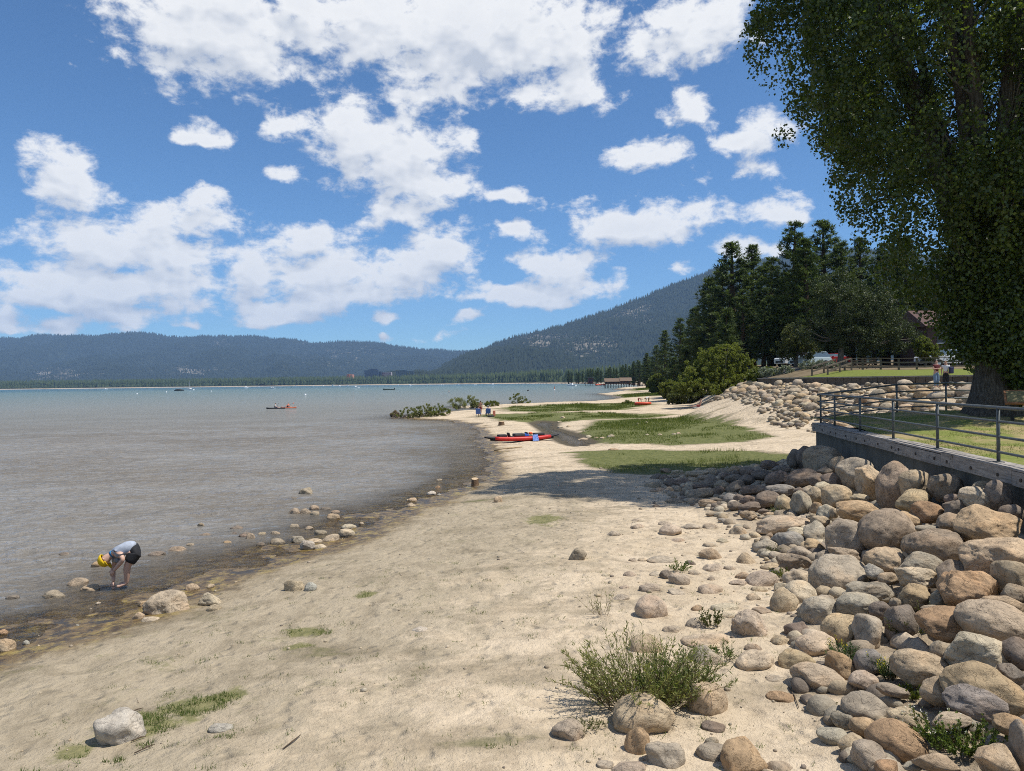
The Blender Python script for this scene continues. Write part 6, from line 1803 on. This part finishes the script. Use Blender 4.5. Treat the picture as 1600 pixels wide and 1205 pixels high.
# ------------------------------------------------------------------ beach chairs, bathers and their things
BLU = cloth('chair_blue', (.10, .18, .46))
def beach_chair(px, py, rz, lb):
    g_ = at_z(px, py, .22); c_ = empty('beach_chair', g_, rz); tag(c_, lb, 'chair', 'blue beach chairs on the sand bar')
    MB().box((0, -.05, .36), (.56, .50, .03)).build('seat', BLU, c_); MB().box(None, (.56, .03, .62), m=Matrix.Translation((0, .30, .66)) @ Matrix.Rotation(-.30, 4, 'X')).build('backrest', BLU, c_)
    AL = plain('chair_frame', (.45, .45, .46), .4, .6)
    for k in (-1, 1):
        mb = MB(); mb.tube([(k * .29, -.30, 0), (k * .29, .22, .38)], .013, 6); mb.build('leg', AL, c_); mb = MB(); mb.tube([(k * .29, .28, 0), (k * .29, -.28, .38)], .013, 6); mb.build('leg', AL, c_)
        mb = MB(); mb.tube([(k * .31, -.28, .54), (k * .31, .26, .56)], .022, 6); mb.build('armrest', AL, c_)
    return g_
g1 = beach_chair(748, 651.5, math.pi * .95, 'left blue beach chair seen from behind on the sand bar'); g2 = beach_chair(762.5, 651, math.pi * 1.05, 'right blue beach chair with a pink towel on the sand bar')
figure('seated bather in the left blue beach chair', 'people on the beach', g1, sit(.38, .18), cloth('navy', (.03, .05, .12)), cloth('navy', (.03, .05, .12)), rz=math.pi * .95, hair=(.04, .025, .02))
figure('seated bather with a white hat in the right blue beach chair', 'people on the beach', g2, sit(.38, .18), None, cloth('navy', (.03, .05, .12)), rz=math.pi * 1.05, hat=cloth('white', (.7, .7, .68)))
figure('tanned bather standing behind the two blue beach chairs', 'people on the beach', at_z(751, 646.8, .2), stand(), None, cloth('maroon', (.20, .03, .03)), skin=SKIN_T, rz=math.pi * .9, scale=.97)
gt = at_z(766, 651.5, .22); o = MB().box((gt[0] + .45, gt[1] + .12, .62), (.30, .06, .62), .1).build('beach_towel', cloth('coral', (.62, .20, .13)), bevel=.02); tag(o, 'coral towel hanging beside the right blue beach chair', 'towel')
gt = at_z(767, 652.3, .22); o = MB().box((gt[0], gt[1], .34), (.75, .4, .22), .2).build('beach_bag', plain('bag_black', (.03, .03, .033)), bevel=.05); tag(o, 'black bag on the sand beside the beach chairs', 'bag')
pb = at_z(834, 643.8, .28); vs, fs = [], []
brd = MB().ell((0, 0, 0), (1.55, .38, .07), 20, 8).build('paddle_board', plain('board_teal', (.30, .55, .58), .4, vary=.1), smooth=True); brd.location = (pb[0], pb[1], pb[2] + .1); brd.rotation_euler = (0, 0, .1); tag(brd, 'pale turquoise paddle board lying in the marsh grass', 'paddle board')
rc = G(1004.5, 633); tub = empty('inflatable_boat', rc); tag(tub, 'small red inflatable boat on the sand beside two people', 'boat')
mb = MB(); pts = [(1.05 * math.cos(q_), .55 * math.sin(q_), .22) for q_ in np.linspace(0, 2 * math.pi, 21)]; mb.tube(pts, .21, 8, False); mb.build('rim_tube', plain('boat_red', (.55, .075, .03), .45), tub, smooth=True); MB().box((0, 0, .06), (1.9, .95, .06)).build('floor', plain('boat_grey', (.10, .10, .11)), tub)
figure('person with dark hair leaning over the red inflatable boat from the left', 'people on the beach', G(998.5, 632), bend(), None, cloth('maroon', (.20, .03, .03)), skin=SKIN, rz=math.pi, hair=(.02, .015, .012), scale=.95)
figure('person in a white shirt bending over the red inflatable boat from the right', 'people on the beach', G(1013, 631.5), bend(), cloth('white', (.7, .7, .68)), cloth('tan', (.35, .25, .18)), skin=SKIN)
gt = G(1098, 636.5); o = MB().box((gt[0], gt[1], gt[2] + .02), (2.0, .9, .03), .05).build('beach_towel', cloth('white', (.7, .7, .68)), bevel=.01); tag(o, 'white towel spread on the sand under the sunbather', 'towel')
figure('sunbather sitting on the white towel with legs stretched left', 'people on the beach', gt + np.array((-.35, 0, .03)), sit(.02, .16), None, cloth('maroon', (.20, .03, .03)), skin=SKIN_T, rz=-math.pi / 2)
figure('tiny tanned person standing where the far sand meets the rocks', 'people on the beach', G(1031.5, 613.5), stand(), None, cloth('navy', (.03, .05, .12)), skin=SKIN_T)
o = MB().box((0, 0, .2), (.5, .35, .4)).build('cool_box', plain('cooler_white', (.65, .68, .68), .5), bevel=.04); o.location = G(995, 632.5); tag(o, 'small white cool box left of the red inflatable boat', 'cool box')

# ------------------------------------------------------------------ kayakers, wader, boats and buoys on the lake
def sit_on_top(px, py, lb, plb, col, shirt, rz):
    b_ = at_z(px, py, 0.0); k_ = empty('paddled_kayak', b_, rz); tag(k_, lb, 'kayak', 'kayaks on the water')
    hull(-1.6, 1.6, lambda u: (.36 * max(.03, 1 - abs(u / 1.6) ** 2.5), .08 * abs(u / 1.6) ** 3, 1), -.08, .22, 14, 10).build('hull', col, k_, smooth=True); MB().box((-.25, 0, .38), (.08, .4, .35)).build('seat_back', BLK, k_, bevel=.02)
    f_ = figure(plb, 'kayakers on the water', b_ + np.array((0, 0, .08)), sit(.05, .05), shirt, cloth('navy', (.03, .05, .12)), rz=rz + math.pi / 2, hair=(.03, .02, .015))
    p_ = empty('paddle', b_ + np.array((0, 0, .62)), rz + math.pi / 2); tag(p_, 'paddle held by the ' + plb.split(' in ')[0], 'paddle', 'paddles of the kayakers'); mb = MB(); mb.tube([(-1.0, -.32, -.15), (1.0, -.32, .25)], .016, 6); mb.build('shaft', BLK, p_)
    for k in (-1, 1): MB().box(None, (.42, .03, .16), m=Matrix.Translation((k * 1.08, -.32, .05 + .21 * k)) @ Matrix.Rotation(-.2, 4, 'Y')).build('blade', col, p_, bevel=.03)
sit_on_top(431, 639, 'dark kayak on the lake, left of the pair', 'left kayaker in a white top out on the lake', BLK, cloth('white', (.7, .7, .68)), .2)
sit_on_top(451, 638, 'orange kayak on the lake, right of the pair', 'right kayaker in an orange vest out on the lake', plain('kayak_orange', (.55, .16, .08), .5), cloth('coral', (.62, .20, .13)), -.3)
figure('wader in a white top standing waist deep in the lake', 'people on the beach', at_z(701.5, 613.5, 0) + np.array((0, 0, -.75)), stand('folded'), cloth('white', (.7, .7, .68)), cloth('navy', (.03, .05, .12)))
BW = plain('boat_white', (.72, .73, .73), .4, vary=.05); BG = plain('boat_glass', (.03, .04, .05), .15)
def boat(px, d, L, lb, col, cabin=True, mast=0.0, rz=0.0, cover=None, group='boats on the lake', engine=False):
    x = (px - 800) / F * d; b_ = empty('boat', (x, d, 0), rz); tag(b_, lb, 'boat', group)
    vs, fs = [], []; st = 9
    for a in range(st + 1):
        u = -L / 2 + L * a / st; f_ = a / st; w = L * .15 * (1 - max(0, (f_ - .5) / .5) ** 2.2 * .97); z1 = L * (.085 + .05 * f_ * f_)
        vs += [(u, -w, z1), (u, -w * .75, -.15), (u, w * .75, -.15), (u, w, z1)]
    for a in range(st):
        for b in range(3): fs.append((a * 4 + b, (a + 1) * 4 + b, (a + 1) * 4 + b + 1, a * 4 + b + 1))
        fs.append((a * 4 + 3, (a + 1) * 4 + 3, (a + 1) * 4, a * 4))
    fs.append((3, 2, 1, 0)); MB().add(vs, fs).build('hull', col, b_)
    if cabin: MB().box((L * .02, 0, L * .17), (L * .34, L * .2, L * .12), taper=.75).build('cabin', cover or BW, b_, bevel=.05); MB().box((L * .12, 0, L * .18), (L * .12, L * .19, L * .06), taper=.8).build('windscreen', BG, b_)
    if cover and not cabin: MB().ell((-.05 * L, 0, L * .1), (L * .40, L * .14, L * .10)).build('cover', cover, b_, smooth=True)
    if mast:
        mb = MB(); mb.tube([(L * .08, 0, 0), (L * .08, 0, mast)], [.09, .05], 6); mb.build('mast', BW, b_); mb = MB(); mb.tube([(L * .08, 0, L * .22), (-L * .35, 0, L * .22)], .10, 6); mb.build('boom', BW, b_)
    if engine: MB().box((-L * .53, 0, L * .10), (L * .08, L * .09, L * .17), taper=.8).build('outboard_motor', BLK, b_, bevel=.05)
    return b_
boat(297, 820, 9.0, 'white sailboat with a bare mast moored far out', BW, True, 10.5, rz=2.9)
boat(280, 690, 8.2, 'dark covered motor boat left of the white sailboat', BLK, False, cover=BLK, rz=.2)
boat(607, 500, 7.2, 'long low olive skiff with an outboard motor in mid lake', plain('skiff_olive', (.13, .14, .11)), False, rz=math.pi, engine=True)
boat(556, 830, 8.0, 'white motor boat between the olive skiff and the far beach', BW, True, rz=.3)
FARB = [(384, 1300), (425, 900), (165, 1500), (462, 2000), (490, 1900), (505, 2050), (530, 1700), (543, 2000), (640, 1500), (668, 1700), (690, 1400), (716, 1300), (742, 1250), (770, 1100), (893, 700), (60, 2300), (405, 2200), (520, 2300), (575, 2000), (622, 1900)]
order_ = sorted(FARB)
for px, d in FARB:
    rank = order_.index((px, d)); side_ = min([(abs(px - q), n_) for q, n_ in ((297, 'the sailboat'), (556, 'the white motor boat'), (583, 'the broad blue glass tower'), (633, 'the wide dark glass tower'), (548, 'the orange twin towers'), (866, 'the orange marker buoy'), (451, 'the two kayakers'), (701, 'the wader'), (752, 'the beach chairs'))])[1]
    boat(px, d, rk.uniform(7, 11), f'tiny white boat moored far out {"left" if rank % 2 == 0 else "right"} of {side_}' if False else f'tiny white far moored boat nearest in line with {side_}', BW, True, rz=rk.uniform(0, 6.28), group='far moored boats')
for px, py, lb in ((477, 617.5, 'white mooring buoy in mid lake right of the kayakers'), (214, 615.5, 'white mooring buoy in the left of the lake'), (260, 613, 'white mooring buoy left of the dark boat'), (330, 611.8, 'white mooring buoy right of the sailboat'), (825, 611, 'dark buoy off the marsh')):
    b_ = at_z(px, py, 0); q_ = empty('buoy', b_); tag(q_, lb, 'buoy', 'mooring buoys'); MB().ell((0, 0, .12), (.45, .45, .42)).build('float', BW if 'white' in lb else BLK, q_, smooth=True); mb = MB(); mb.tube([(0, 0, .4), (0, 0, .75)], .05, 6); mb.build('ring', BLK, q_)
b_ = at_z(866.5, 609.5, 0); q_ = empty('marker_buoy', b_); tag(q_, 'orange pole marker buoy off the boathouse', 'buoy', 'mooring buoys'); mb = MB(); mb.tube([(0, 0, -.3), (0, 0, 1.7)], .14, 8); mb.build('pole', plain('buoy_orange', (.6, .12, .03)), q_); MB().ell((0, 0, .1), (.4, .4, .25)).build('float', BW, q_, smooth=True)

# ------------------------------------------------------------------ boathouse pier
BD = 430.0
def bx(px): return (px - 800) / F * BD
bh = empty('boathouse', (bx(965), BD, 0)); tag(bh, 'brown boathouse with shingled roof standing on piles over the water', 'boathouse')
W_ = bx(985) - bx(945); RFM = plank_mat('shingle_roof', (.13, .09, .065), (.22, .16, .115)); DKW = plain('dark_timber', (.075, .045, .03), .9, vary=.3, scale=2)
for k in range(9):
    for y_ in (-3.0, 3.0):
        mb = MB(); mb.tube([(-W_ / 2 + W_ * k / 8, y_, -1.5), (-W_ / 2 + W_ * k / 8, y_, 2.4)], .16, 6); mb.build('pile', DKW, bh)
MB().box((0, 0, 2.5), (W_ + 1, 7.2, .3)).build('deck', DKW, bh); MB().box((-W_ * .2, 0, 3.3), (W_ * .55, 5.2, 1.6)).build('wall', DKW, bh); MB().box((W_ * .28, 0, 3.3), (W_ * .40, 5.2, 1.8)).build('wall', plain('brown_timber', (.14, .07, .045), .9, vary=.3), bh)
for k in range(6):
    MB().box((-W_ * .42 + W_ * .16 * k, -2.62, 3.4), (.8, .06, 1.0)).build('window', BG, bh)
for x0, x1, zr in ((-.53, .10, 5.6), (.06, .54, 5.9)):
    z0_ = zr - 1.9; o = MB().add([(x0 * W_, -3.4, z0_), (x1 * W_, -3.4, z0_), (x1 * W_, 0, zr), (x0 * W_, 0, zr), (x0 * W_, 3.4, z0_), (x1 * W_, 3.4, z0_), (x0 * W_, 0, z0_ + .1), (x1 * W_, 0, z0_ + .1)], [(0, 1, 2, 3), (3, 2, 5, 4), (0, 3, 4, 6), (1, 7, 5, 2), (0, 6, 7, 1), (6, 4, 5, 7)]).build('roof', RFM, bh)
pr = empty('pier', (bx(1000), BD, 0)); tag(pr, 'wooden pier running from the boathouse to the shore', 'pier')
MB().box((0, 0, 2.2), (14, 3, .25)).build('deck', DKW, pr)
for k in range(6):
    for y_ in (-1.3, 1.3):
        mb = MB(); mb.tube([(-6 + 2.4 * k, y_, -1.5), (-6 + 2.4 * k, y_, 2.1)], .13, 6); mb.build('pile', DKW, pr)
for px, c_, lb in ((1006, (.55, .57, .6), 'white parasol on the pier'), (1010, (.10, .12, .25), 'navy parasol on the pier')):
    u_ = empty('parasol', (bx(px), BD - .5, 2.3)); tag(u_, lb, 'parasol', 'parasols on the pier'); mb = MB(); mb.tube([(0, 0, 0), (0, 0, 2.4)], .05, 6); mb.build('pole', BW, u_); vs = [(0, 0, 2.7)] + [(1.6 * math.cos(q_), 1.6 * math.sin(q_), 2.05) for q_ in np.linspace(0, 2 * math.pi, 8, endpoint=False)]; MB().add(vs, [(0, 1 + k, 1 + (k + 1) % 8) for k in range(8)]).build('canopy', plain('canopy%d' % px, c_, .8), u_)
TD = 640.0; lt = empty('pier_tower', ((922 - 800) / F * TD, TD, 0)); tag(lt, 'dark two storey hut on a pier left of the boathouse', 'hut')
for k in range(5): mb = MB(); mb.tube([(-4 + 2 * k, -2, -1), (-4 + 2 * k, -2, 2)], .15, 6); mb.build('pile', DKW, lt)
MB().box((0, 0, 2.1), (10, 5, .3)).build('deck', DKW, lt); MB().box((.5, 0, 4.4), (4.2, 4, 4.4)).build('wall', plain('hut_wall', (.10, .035, .03), .9), lt); MB().box((.5, 0, 7.4), (6, 5.4, .35)).build('roof', plain('hut_roof', (.10, .11, .12), .8), lt); MB().box((.5, -2.03, 4.8), (2.6, .05, 1.4)).build('window', BG, lt)
for k in range(3): b_ = empty('stored_boat', (lt.location.x + 5.5 + 3.0 * k, TD - 3 + k, 0.3)); tag(b_, ['red rental boat nearest the dark hut', 'red rental boat between the two others', 'red rental boat nearest the boathouse'][k], 'boat', 'rental boats by the hut'); hull(-1.4, 1.4, lambda u: (.8 * max(.05, 1 - abs(u / 1.4) ** 3), .2 * abs(u / 1.4) ** 2, 1), 0, 1.2, 10, 8).build('hull', plain('boat_red', (.55, .075, .03)), b_, smooth=True); MB().box((0, 0, 1.2), (1.2, 1.0, .5), taper=.7).build('cabin', plain('rental_pink', (.5, .22, .17), .6), b_)

# ------------------------------------------------------------------ far towers
def tower(px0, px1, ytop, d, lb, wallc, glassc, floors, setback=None):
    x0, x1 = (px0 - 800) / F * d, (px1 - 800) / F * d; zt = CAM_H + (hz((px0 + px1) / 2) - ytop) / F * d; o = empty('hotel_tower', ((x0 + x1) / 2, d, 5)); tag(o, lb, 'building', 'hotels on the far shore')
    W2 = x1 - x0; H2 = zt - 5; WM = plain('tower_wall_%d' % px0, wallc, .5, vary=.08, scale=.05); GM = plain('tower_glass_%d' % px0, glassc, .12, vary=.1, scale=.05, spec=.6)
    MB().box((0, 0, H2 / 2), (W2 * .985, 29.4, H2 * .995)).build('glazing', GM, o)
    for k in range(floors + 1): MB().box((0, 0, H2 * k / floors), (W2, 30, .9)).build('floor_slab', WM, o)
    for k in range(9): MB().box((-W2 / 2 + W2 * k / 8, 0, H2 / 2), (.8, 30.4, H2)).build('fin', WM, o)
    if setback: MB().box((W2 * setback[0], 0, H2 + setback[2] / 2), (W2 * setback[1], 18, setback[2])).build('plant_room', WM, o)
tower(571, 591.5, 579, 3000, 'broad dark blue glass hotel tower on the far shore', (.045, .065, .11), (.02, .05, .12), 14, (.15, .6, 6))
tower(591.8, 596, 581, 3020, 'narrow dark end wing beside the broad blue glass tower', (.02, .03, .055), (.015, .03, .06), 12)
tower(598, 612, 582, 3060, 'low pale and red striped hotel block between the two glass towers', (.45, .40, .40), (.14, .03, .05), 5)
tower(620, 647, 580, 3000, 'wide dark glass hotel tower with pale roof edge on the far shore', (.05, .075, .09), (.025, .045, .065), 14, (-.1, .4, 4))
tower(543.5, 547.6, 585, 2780, 'left slab of the small orange twin towers', (.45, .17, .10), (.30, .10, .06), 9)
tower(548.4, 552.2, 585.5, 2760, 'right slab of the small orange twin towers', (.60, .28, .18), (.42, .16, .1), 9)

# ------------------------------------------------------------------ upper lawn: fence, steps, people, cars, house, sign
FY = 66.0
fn = empty('wooden_fence', (36, FY, float(upper_z(np.array(36.), np.array(FY))))); tag(fn, 'grey wooden rail fence along the back of the upper lawn', 'fence', kind='thing')
def fpt(x): return float(upper_z(np.array(float(x)), np.array(FY)))
xs_ = np.arange(28.6, 47.5, 1.55)
def fpart(nm_, mb, mat=GREYWOOD): o = mb.build(nm_, mat, fn); o.location = tuple(-q for q in fn.location)
for x in xs_: mb = MB(); mb.box((x, FY, fpt(x) + .46), (.13, .13, 1.0)); fpart('post', mb)
for a, b__ in zip(xs_[:-1], xs_[1:]):
    for hh, tk in ((.98, .05), (.62, .13), (.25, .13)):
        mb = MB(); mb.beam((a + .003, FY - .09, fpt(a) + hh), (b__ - .003, FY - .09, fpt(b__) + hh), .15 if tk < .1 else .04, tk); fpart('rail', mb)
sp_ = empty('wooden_steps', (28.4, 62.0, 4.2)); tag(sp_, 'wooden steps with handrails leading down left from the fence', 'steps', kind='thing')
def spart(nm_, mb): o = mb.build(nm_, GREYWOOD, sp_); o.location = tuple(-q for q in sp_.location)
s0_, s1_ = np.array((28.5, 66.0, fpt(28.5) + .02)), np.array((25.9, 64.6, 4.22))
dirs = (s1_ - s0_); sdn = np.array((dirs[1], -dirs[0], 0)) / np.hypot(dirs[0], dirs[1])
for k in range(8): p_ = s0_ + dirs * (k + .5) / 8; mb = MB(); mb.box((p_[0], p_[1], p_[2]), (.34, 1.5, .05), math.atan2(dirs[1], dirs[0])); spart('tread', mb)
for k in (-1, 1):
    o_ = sdn * .8 * k; mb = MB(); mb.beam(s0_ + o_ - (0, 0, .15), s1_ + o_ - (0, 0, .15), .06, .28); spart('stringer', mb)
    for hh in (.95, .55): mb = MB(); mb.beam(s0_ + o_ + (0, 0, hh), s1_ + o_ + (0, 0, hh), .07, .10 if hh > .9 else .14); spart('handrail', mb)
    for f_ in (0, .5, 1): p_ = s0_ + dirs * f_ + o_; mb = MB(); mb.box((p_[0], p_[1], p_[2] + .42), (.11, .11, 1.1)); spart('post', mb)
# two people in front of the timber wall
def wall_stand(px, yb): p_ = at_y(px, yb, 49.0); return np.array((p_[0], 49.0, 3.50))
figure('person in a dark red shirt and jeans with folded arms below the upper lawn', 'people by the timber wall', wall_stand(1463, 603), stand('folded'), cloth('dark_red', (.10, .018, .022)), cloth('jeans', (.16, .24, .33)), leg=1.3, hair=(.03, .02, .016), scale=1.03, rz=.2)
figure('person in a white top with a dark bag standing right of the dark red shirt', 'people by the timber wall', wall_stand(1478, 604), stand(), cloth('white', (.7, .7, .68)), cloth('black', (.02, .02, .022)), leg=1.3, hair=(.12, .06, .03), rz=-.6)
p_ = wall_stand(1480, 604); o = MB().box((p_[0] + .12, 48.75, 4.60), (.30, .16, .42), .2).build('shoulder_bag', plain('bag_navy', (.02, .02, .06)), bevel=.05); tag(o, 'dark navy bag on the back of the person in the white top', 'bag')
def car(x, y, z, rz, col, lb, suv=True):
    c_ = empty('parked_car', (x, y, z), rz); tag(c_, lb, 'car', 'cars parked behind the fence'); L, Wc, H = 4.6, 1.84, 1.68 if suv else 1.45
    PT = plain('paint_%d' % int(col[0] * 100 + col[2] * 10), col, .25, vary=.03, spec=.6); GL = plain('car_glass', (.10, .14, .17), .08, spec=.8)
    prof_ = [(-2.3, .35), (-2.3, .92), (-2.15, 1.02), (-1.0, 1.06), (2.0 if suv else 1.5, 1.06), (2.25, .98), (2.3, .55), (2.25, .32), (1.85, .32), (1.7, .60), (1.38, .68), (1.06, .60), (.92, .30), (-.98, .30), (-1.12, .60), (-1.44, .68), (-1.76, .60), (-1.9, .32)]
    n = len(prof_); vs = [(u, -Wc / 2, w) for u, w in prof_] + [(u, Wc / 2, w) for u, w in prof_]
    MB().add(vs, [tuple(range(n - 1, -1, -1)), tuple(range(n, 2 * n))] + [(k, (k + 1) % n, n + (k + 1) % n, n + k) for k in range(n)]).build('body', PT, c_, bevel=.05)
    xe = 2.15 if suv else 1.5; vs = []
    for sy in (-1, 1): vs += [(-1.05, sy * Wc * .47, 1.06), (-.35, sy * Wc * .40, H - .08), (xe - .35, sy * Wc * .40, H - .08), (xe, sy * Wc * .47, 1.06)]
    MB().add(vs, [(0, 1, 2, 3), (7, 6, 5, 4), (0, 4, 5, 1), (1, 5, 6, 2), (2, 6, 7, 3), (3, 7, 4, 0)]).build('window', GL, c_)
    MB().box(((xe - .7) / 2, 0, H - .05), (xe - .25, Wc * .82, .10)).build('roof', PT, c_, bevel=.04)
    for sy in (-1, 1):
        for u in (-1.44, 1.38): w_ = MB(); w_.tube([(u, sy * (Wc / 2 - .2), .34), (u, sy * (Wc / 2 + .01), .34)], .34, 16); wo_ = w_.build('wheel', plain('tyre', (.02, .02, .02), .9), c_); w2_ = MB(); w2_.tube([(u, sy * (Wc / 2 + .0), .34), (u, sy * (Wc / 2 + .02), .34)], .20, 12); w2_.build('rim', plain('rim', (.45, .45, .46), .3, .7), wo_)
        MB().box((-2.27, sy * .66, .80), (.10, .36, .16)).build('headlight', plain('lamp_glass', (.7, .72, .72), .1), c_, bevel=.02); MB().box((2.28, sy * .70, .86), (.08, .2, .22)).build('tail_light', plain('tail_red', (.4, .02, .02), .2), c_, bevel=.02)
        mb = MB(); mb.box((-.75, sy * (Wc / 2 + .10), 1.08), (.12, .18, .14)); mb.build('mirror', PT, c_, bevel=.03)
        for u in (-.2, .75): MB().box((u, sy * (Wc / 2 + .012), .86), (.18, .025, .03)).build('door_handle', plain('rim', (.45, .45, .46)), c_)
    MB().box((-2.31, 0, .55), (.05, 1.2, .22)).build('grille', BLK, c_); MB().box((-2.32, 0, .42), (.03, .45, .12)).build('number_plate', BW, c_)
def car_at(px, d, rz, col, lb, suv=True): x = at_y(px, 580, d)[0]; car(x, d, float(upper_z(np.array(x), np.array(d))), rz, col, lb, suv)
car_at(1478, 75.5, .15, (.62, .64, .65), 'white car parked behind the fence nearest the two people')
car_at(1466, 82, .25, (.66, .67, .68), 'silver white van parked behind the nearer white car')
car_at(1266, 86, .4, (.50, .60, .62), 'pale blue car parked under the small olive tree'); car_at(1299, 90, .4, (.28, .02, .02), 'red car parked left of the spreading tree', False); car_at(1242, 90, .4, (.62, .64, .65), 'white car half hidden left of the pale blue car')
hx = at_y(1482, 505, 87)[0]; ho = empty('house', (hx, 87, float(upper_z(np.array(hx), np.array(87.))) + .6)); tag(ho, 'brown house with a low roof half hidden by the pines', 'house')
MB().box((0, 0, 1.6), (8, 6, 4.6)).build('wall', plain('house_wall', (.085, .05, .04), .9), ho); MB().add([(-4.6, -3.8, 3.6), (4.6, -3.8, 3.6), (4.6, 0, 5.6), (-4.6, 0, 5.6), (-4.6, 3.8, 3.6), (4.6, 3.8, 3.6)], [(0, 1, 2, 3), (3, 2, 5, 4), (0, 3, 4), (1, 5, 2), (0, 4, 5, 1)]).build('roof', plain('house_roof', (.10, .06, .052), .9, vary=.2), ho)
for k in (-1, 1):
    w_ = MB().box((k * 2.2, -3.03, 2.4), (1.6, .10, 1.2)).build('window', BG, ho); MB().box((k * 2.2, -3.10, 1.75), (1.8, .12, .10)).build('sill', plain('sill_white', (.5, .5, .48)), w_)
tb = empty('picnic_table', (31.2, 68.2, float(upper_z(np.array(31.2), np.array(68.2))))); tag(tb, 'wooden picnic table behind the left end of the fence', 'table')
for k in range(5): MB().box((0, -.36 + .18 * k, .76), (1.9, .16, .05)).build('table_board', GREYWOOD, tb)
for sy in (-1, 1):
    MB().box((0, sy * .78, .45), (1.9, .26, .05)).build('bench_board', GREYWOOD, tb)
    mb = MB(); mb.beam((sy * .7, -.85, .05), (sy * .7, .25, .74), .06, .1); mb.build('leg', GREYWOOD, tb); mb = MB(); mb.beam((sy * .7, .85, .05), (sy * .7, -.25, .74), .06, .1); mb.build('leg', GREYWOOD, tb)
sx0 = at_y(1598, 640, 24.5); sg = empty('information_sign', (sx0[0], 24.5, float(lawn_z(np.array(sx0[0]), np.array(24.5)))), -.5); tag(sg, 'slanted brown information sign on dark posts at the right edge', 'sign')
for k in (-1, 1): MB().box((k * .28, 0, .32), (.10, .10, .70)).build('post', plain('sign_post', (.03, .028, .025), .8), sg, bevel=.01)
SMt = Matrix.Translation((0, 0, .76)) @ Matrix.Rotation(R(38), 4, 'X')
MB().box(None, (1.0, .68, .06), m=SMt).build('frame', plank_mat('sign_wood', (.20, .09, .04), (.36, .18, .09)), sg, bevel=.012); MB().box(None, (.86, .54, .012), m=SMt @ Matrix.Translation((0, 0, .036))).build('panel', plain('sign_panel', (.20, .17, .08), .5, vary=.4, scale=5), sg)
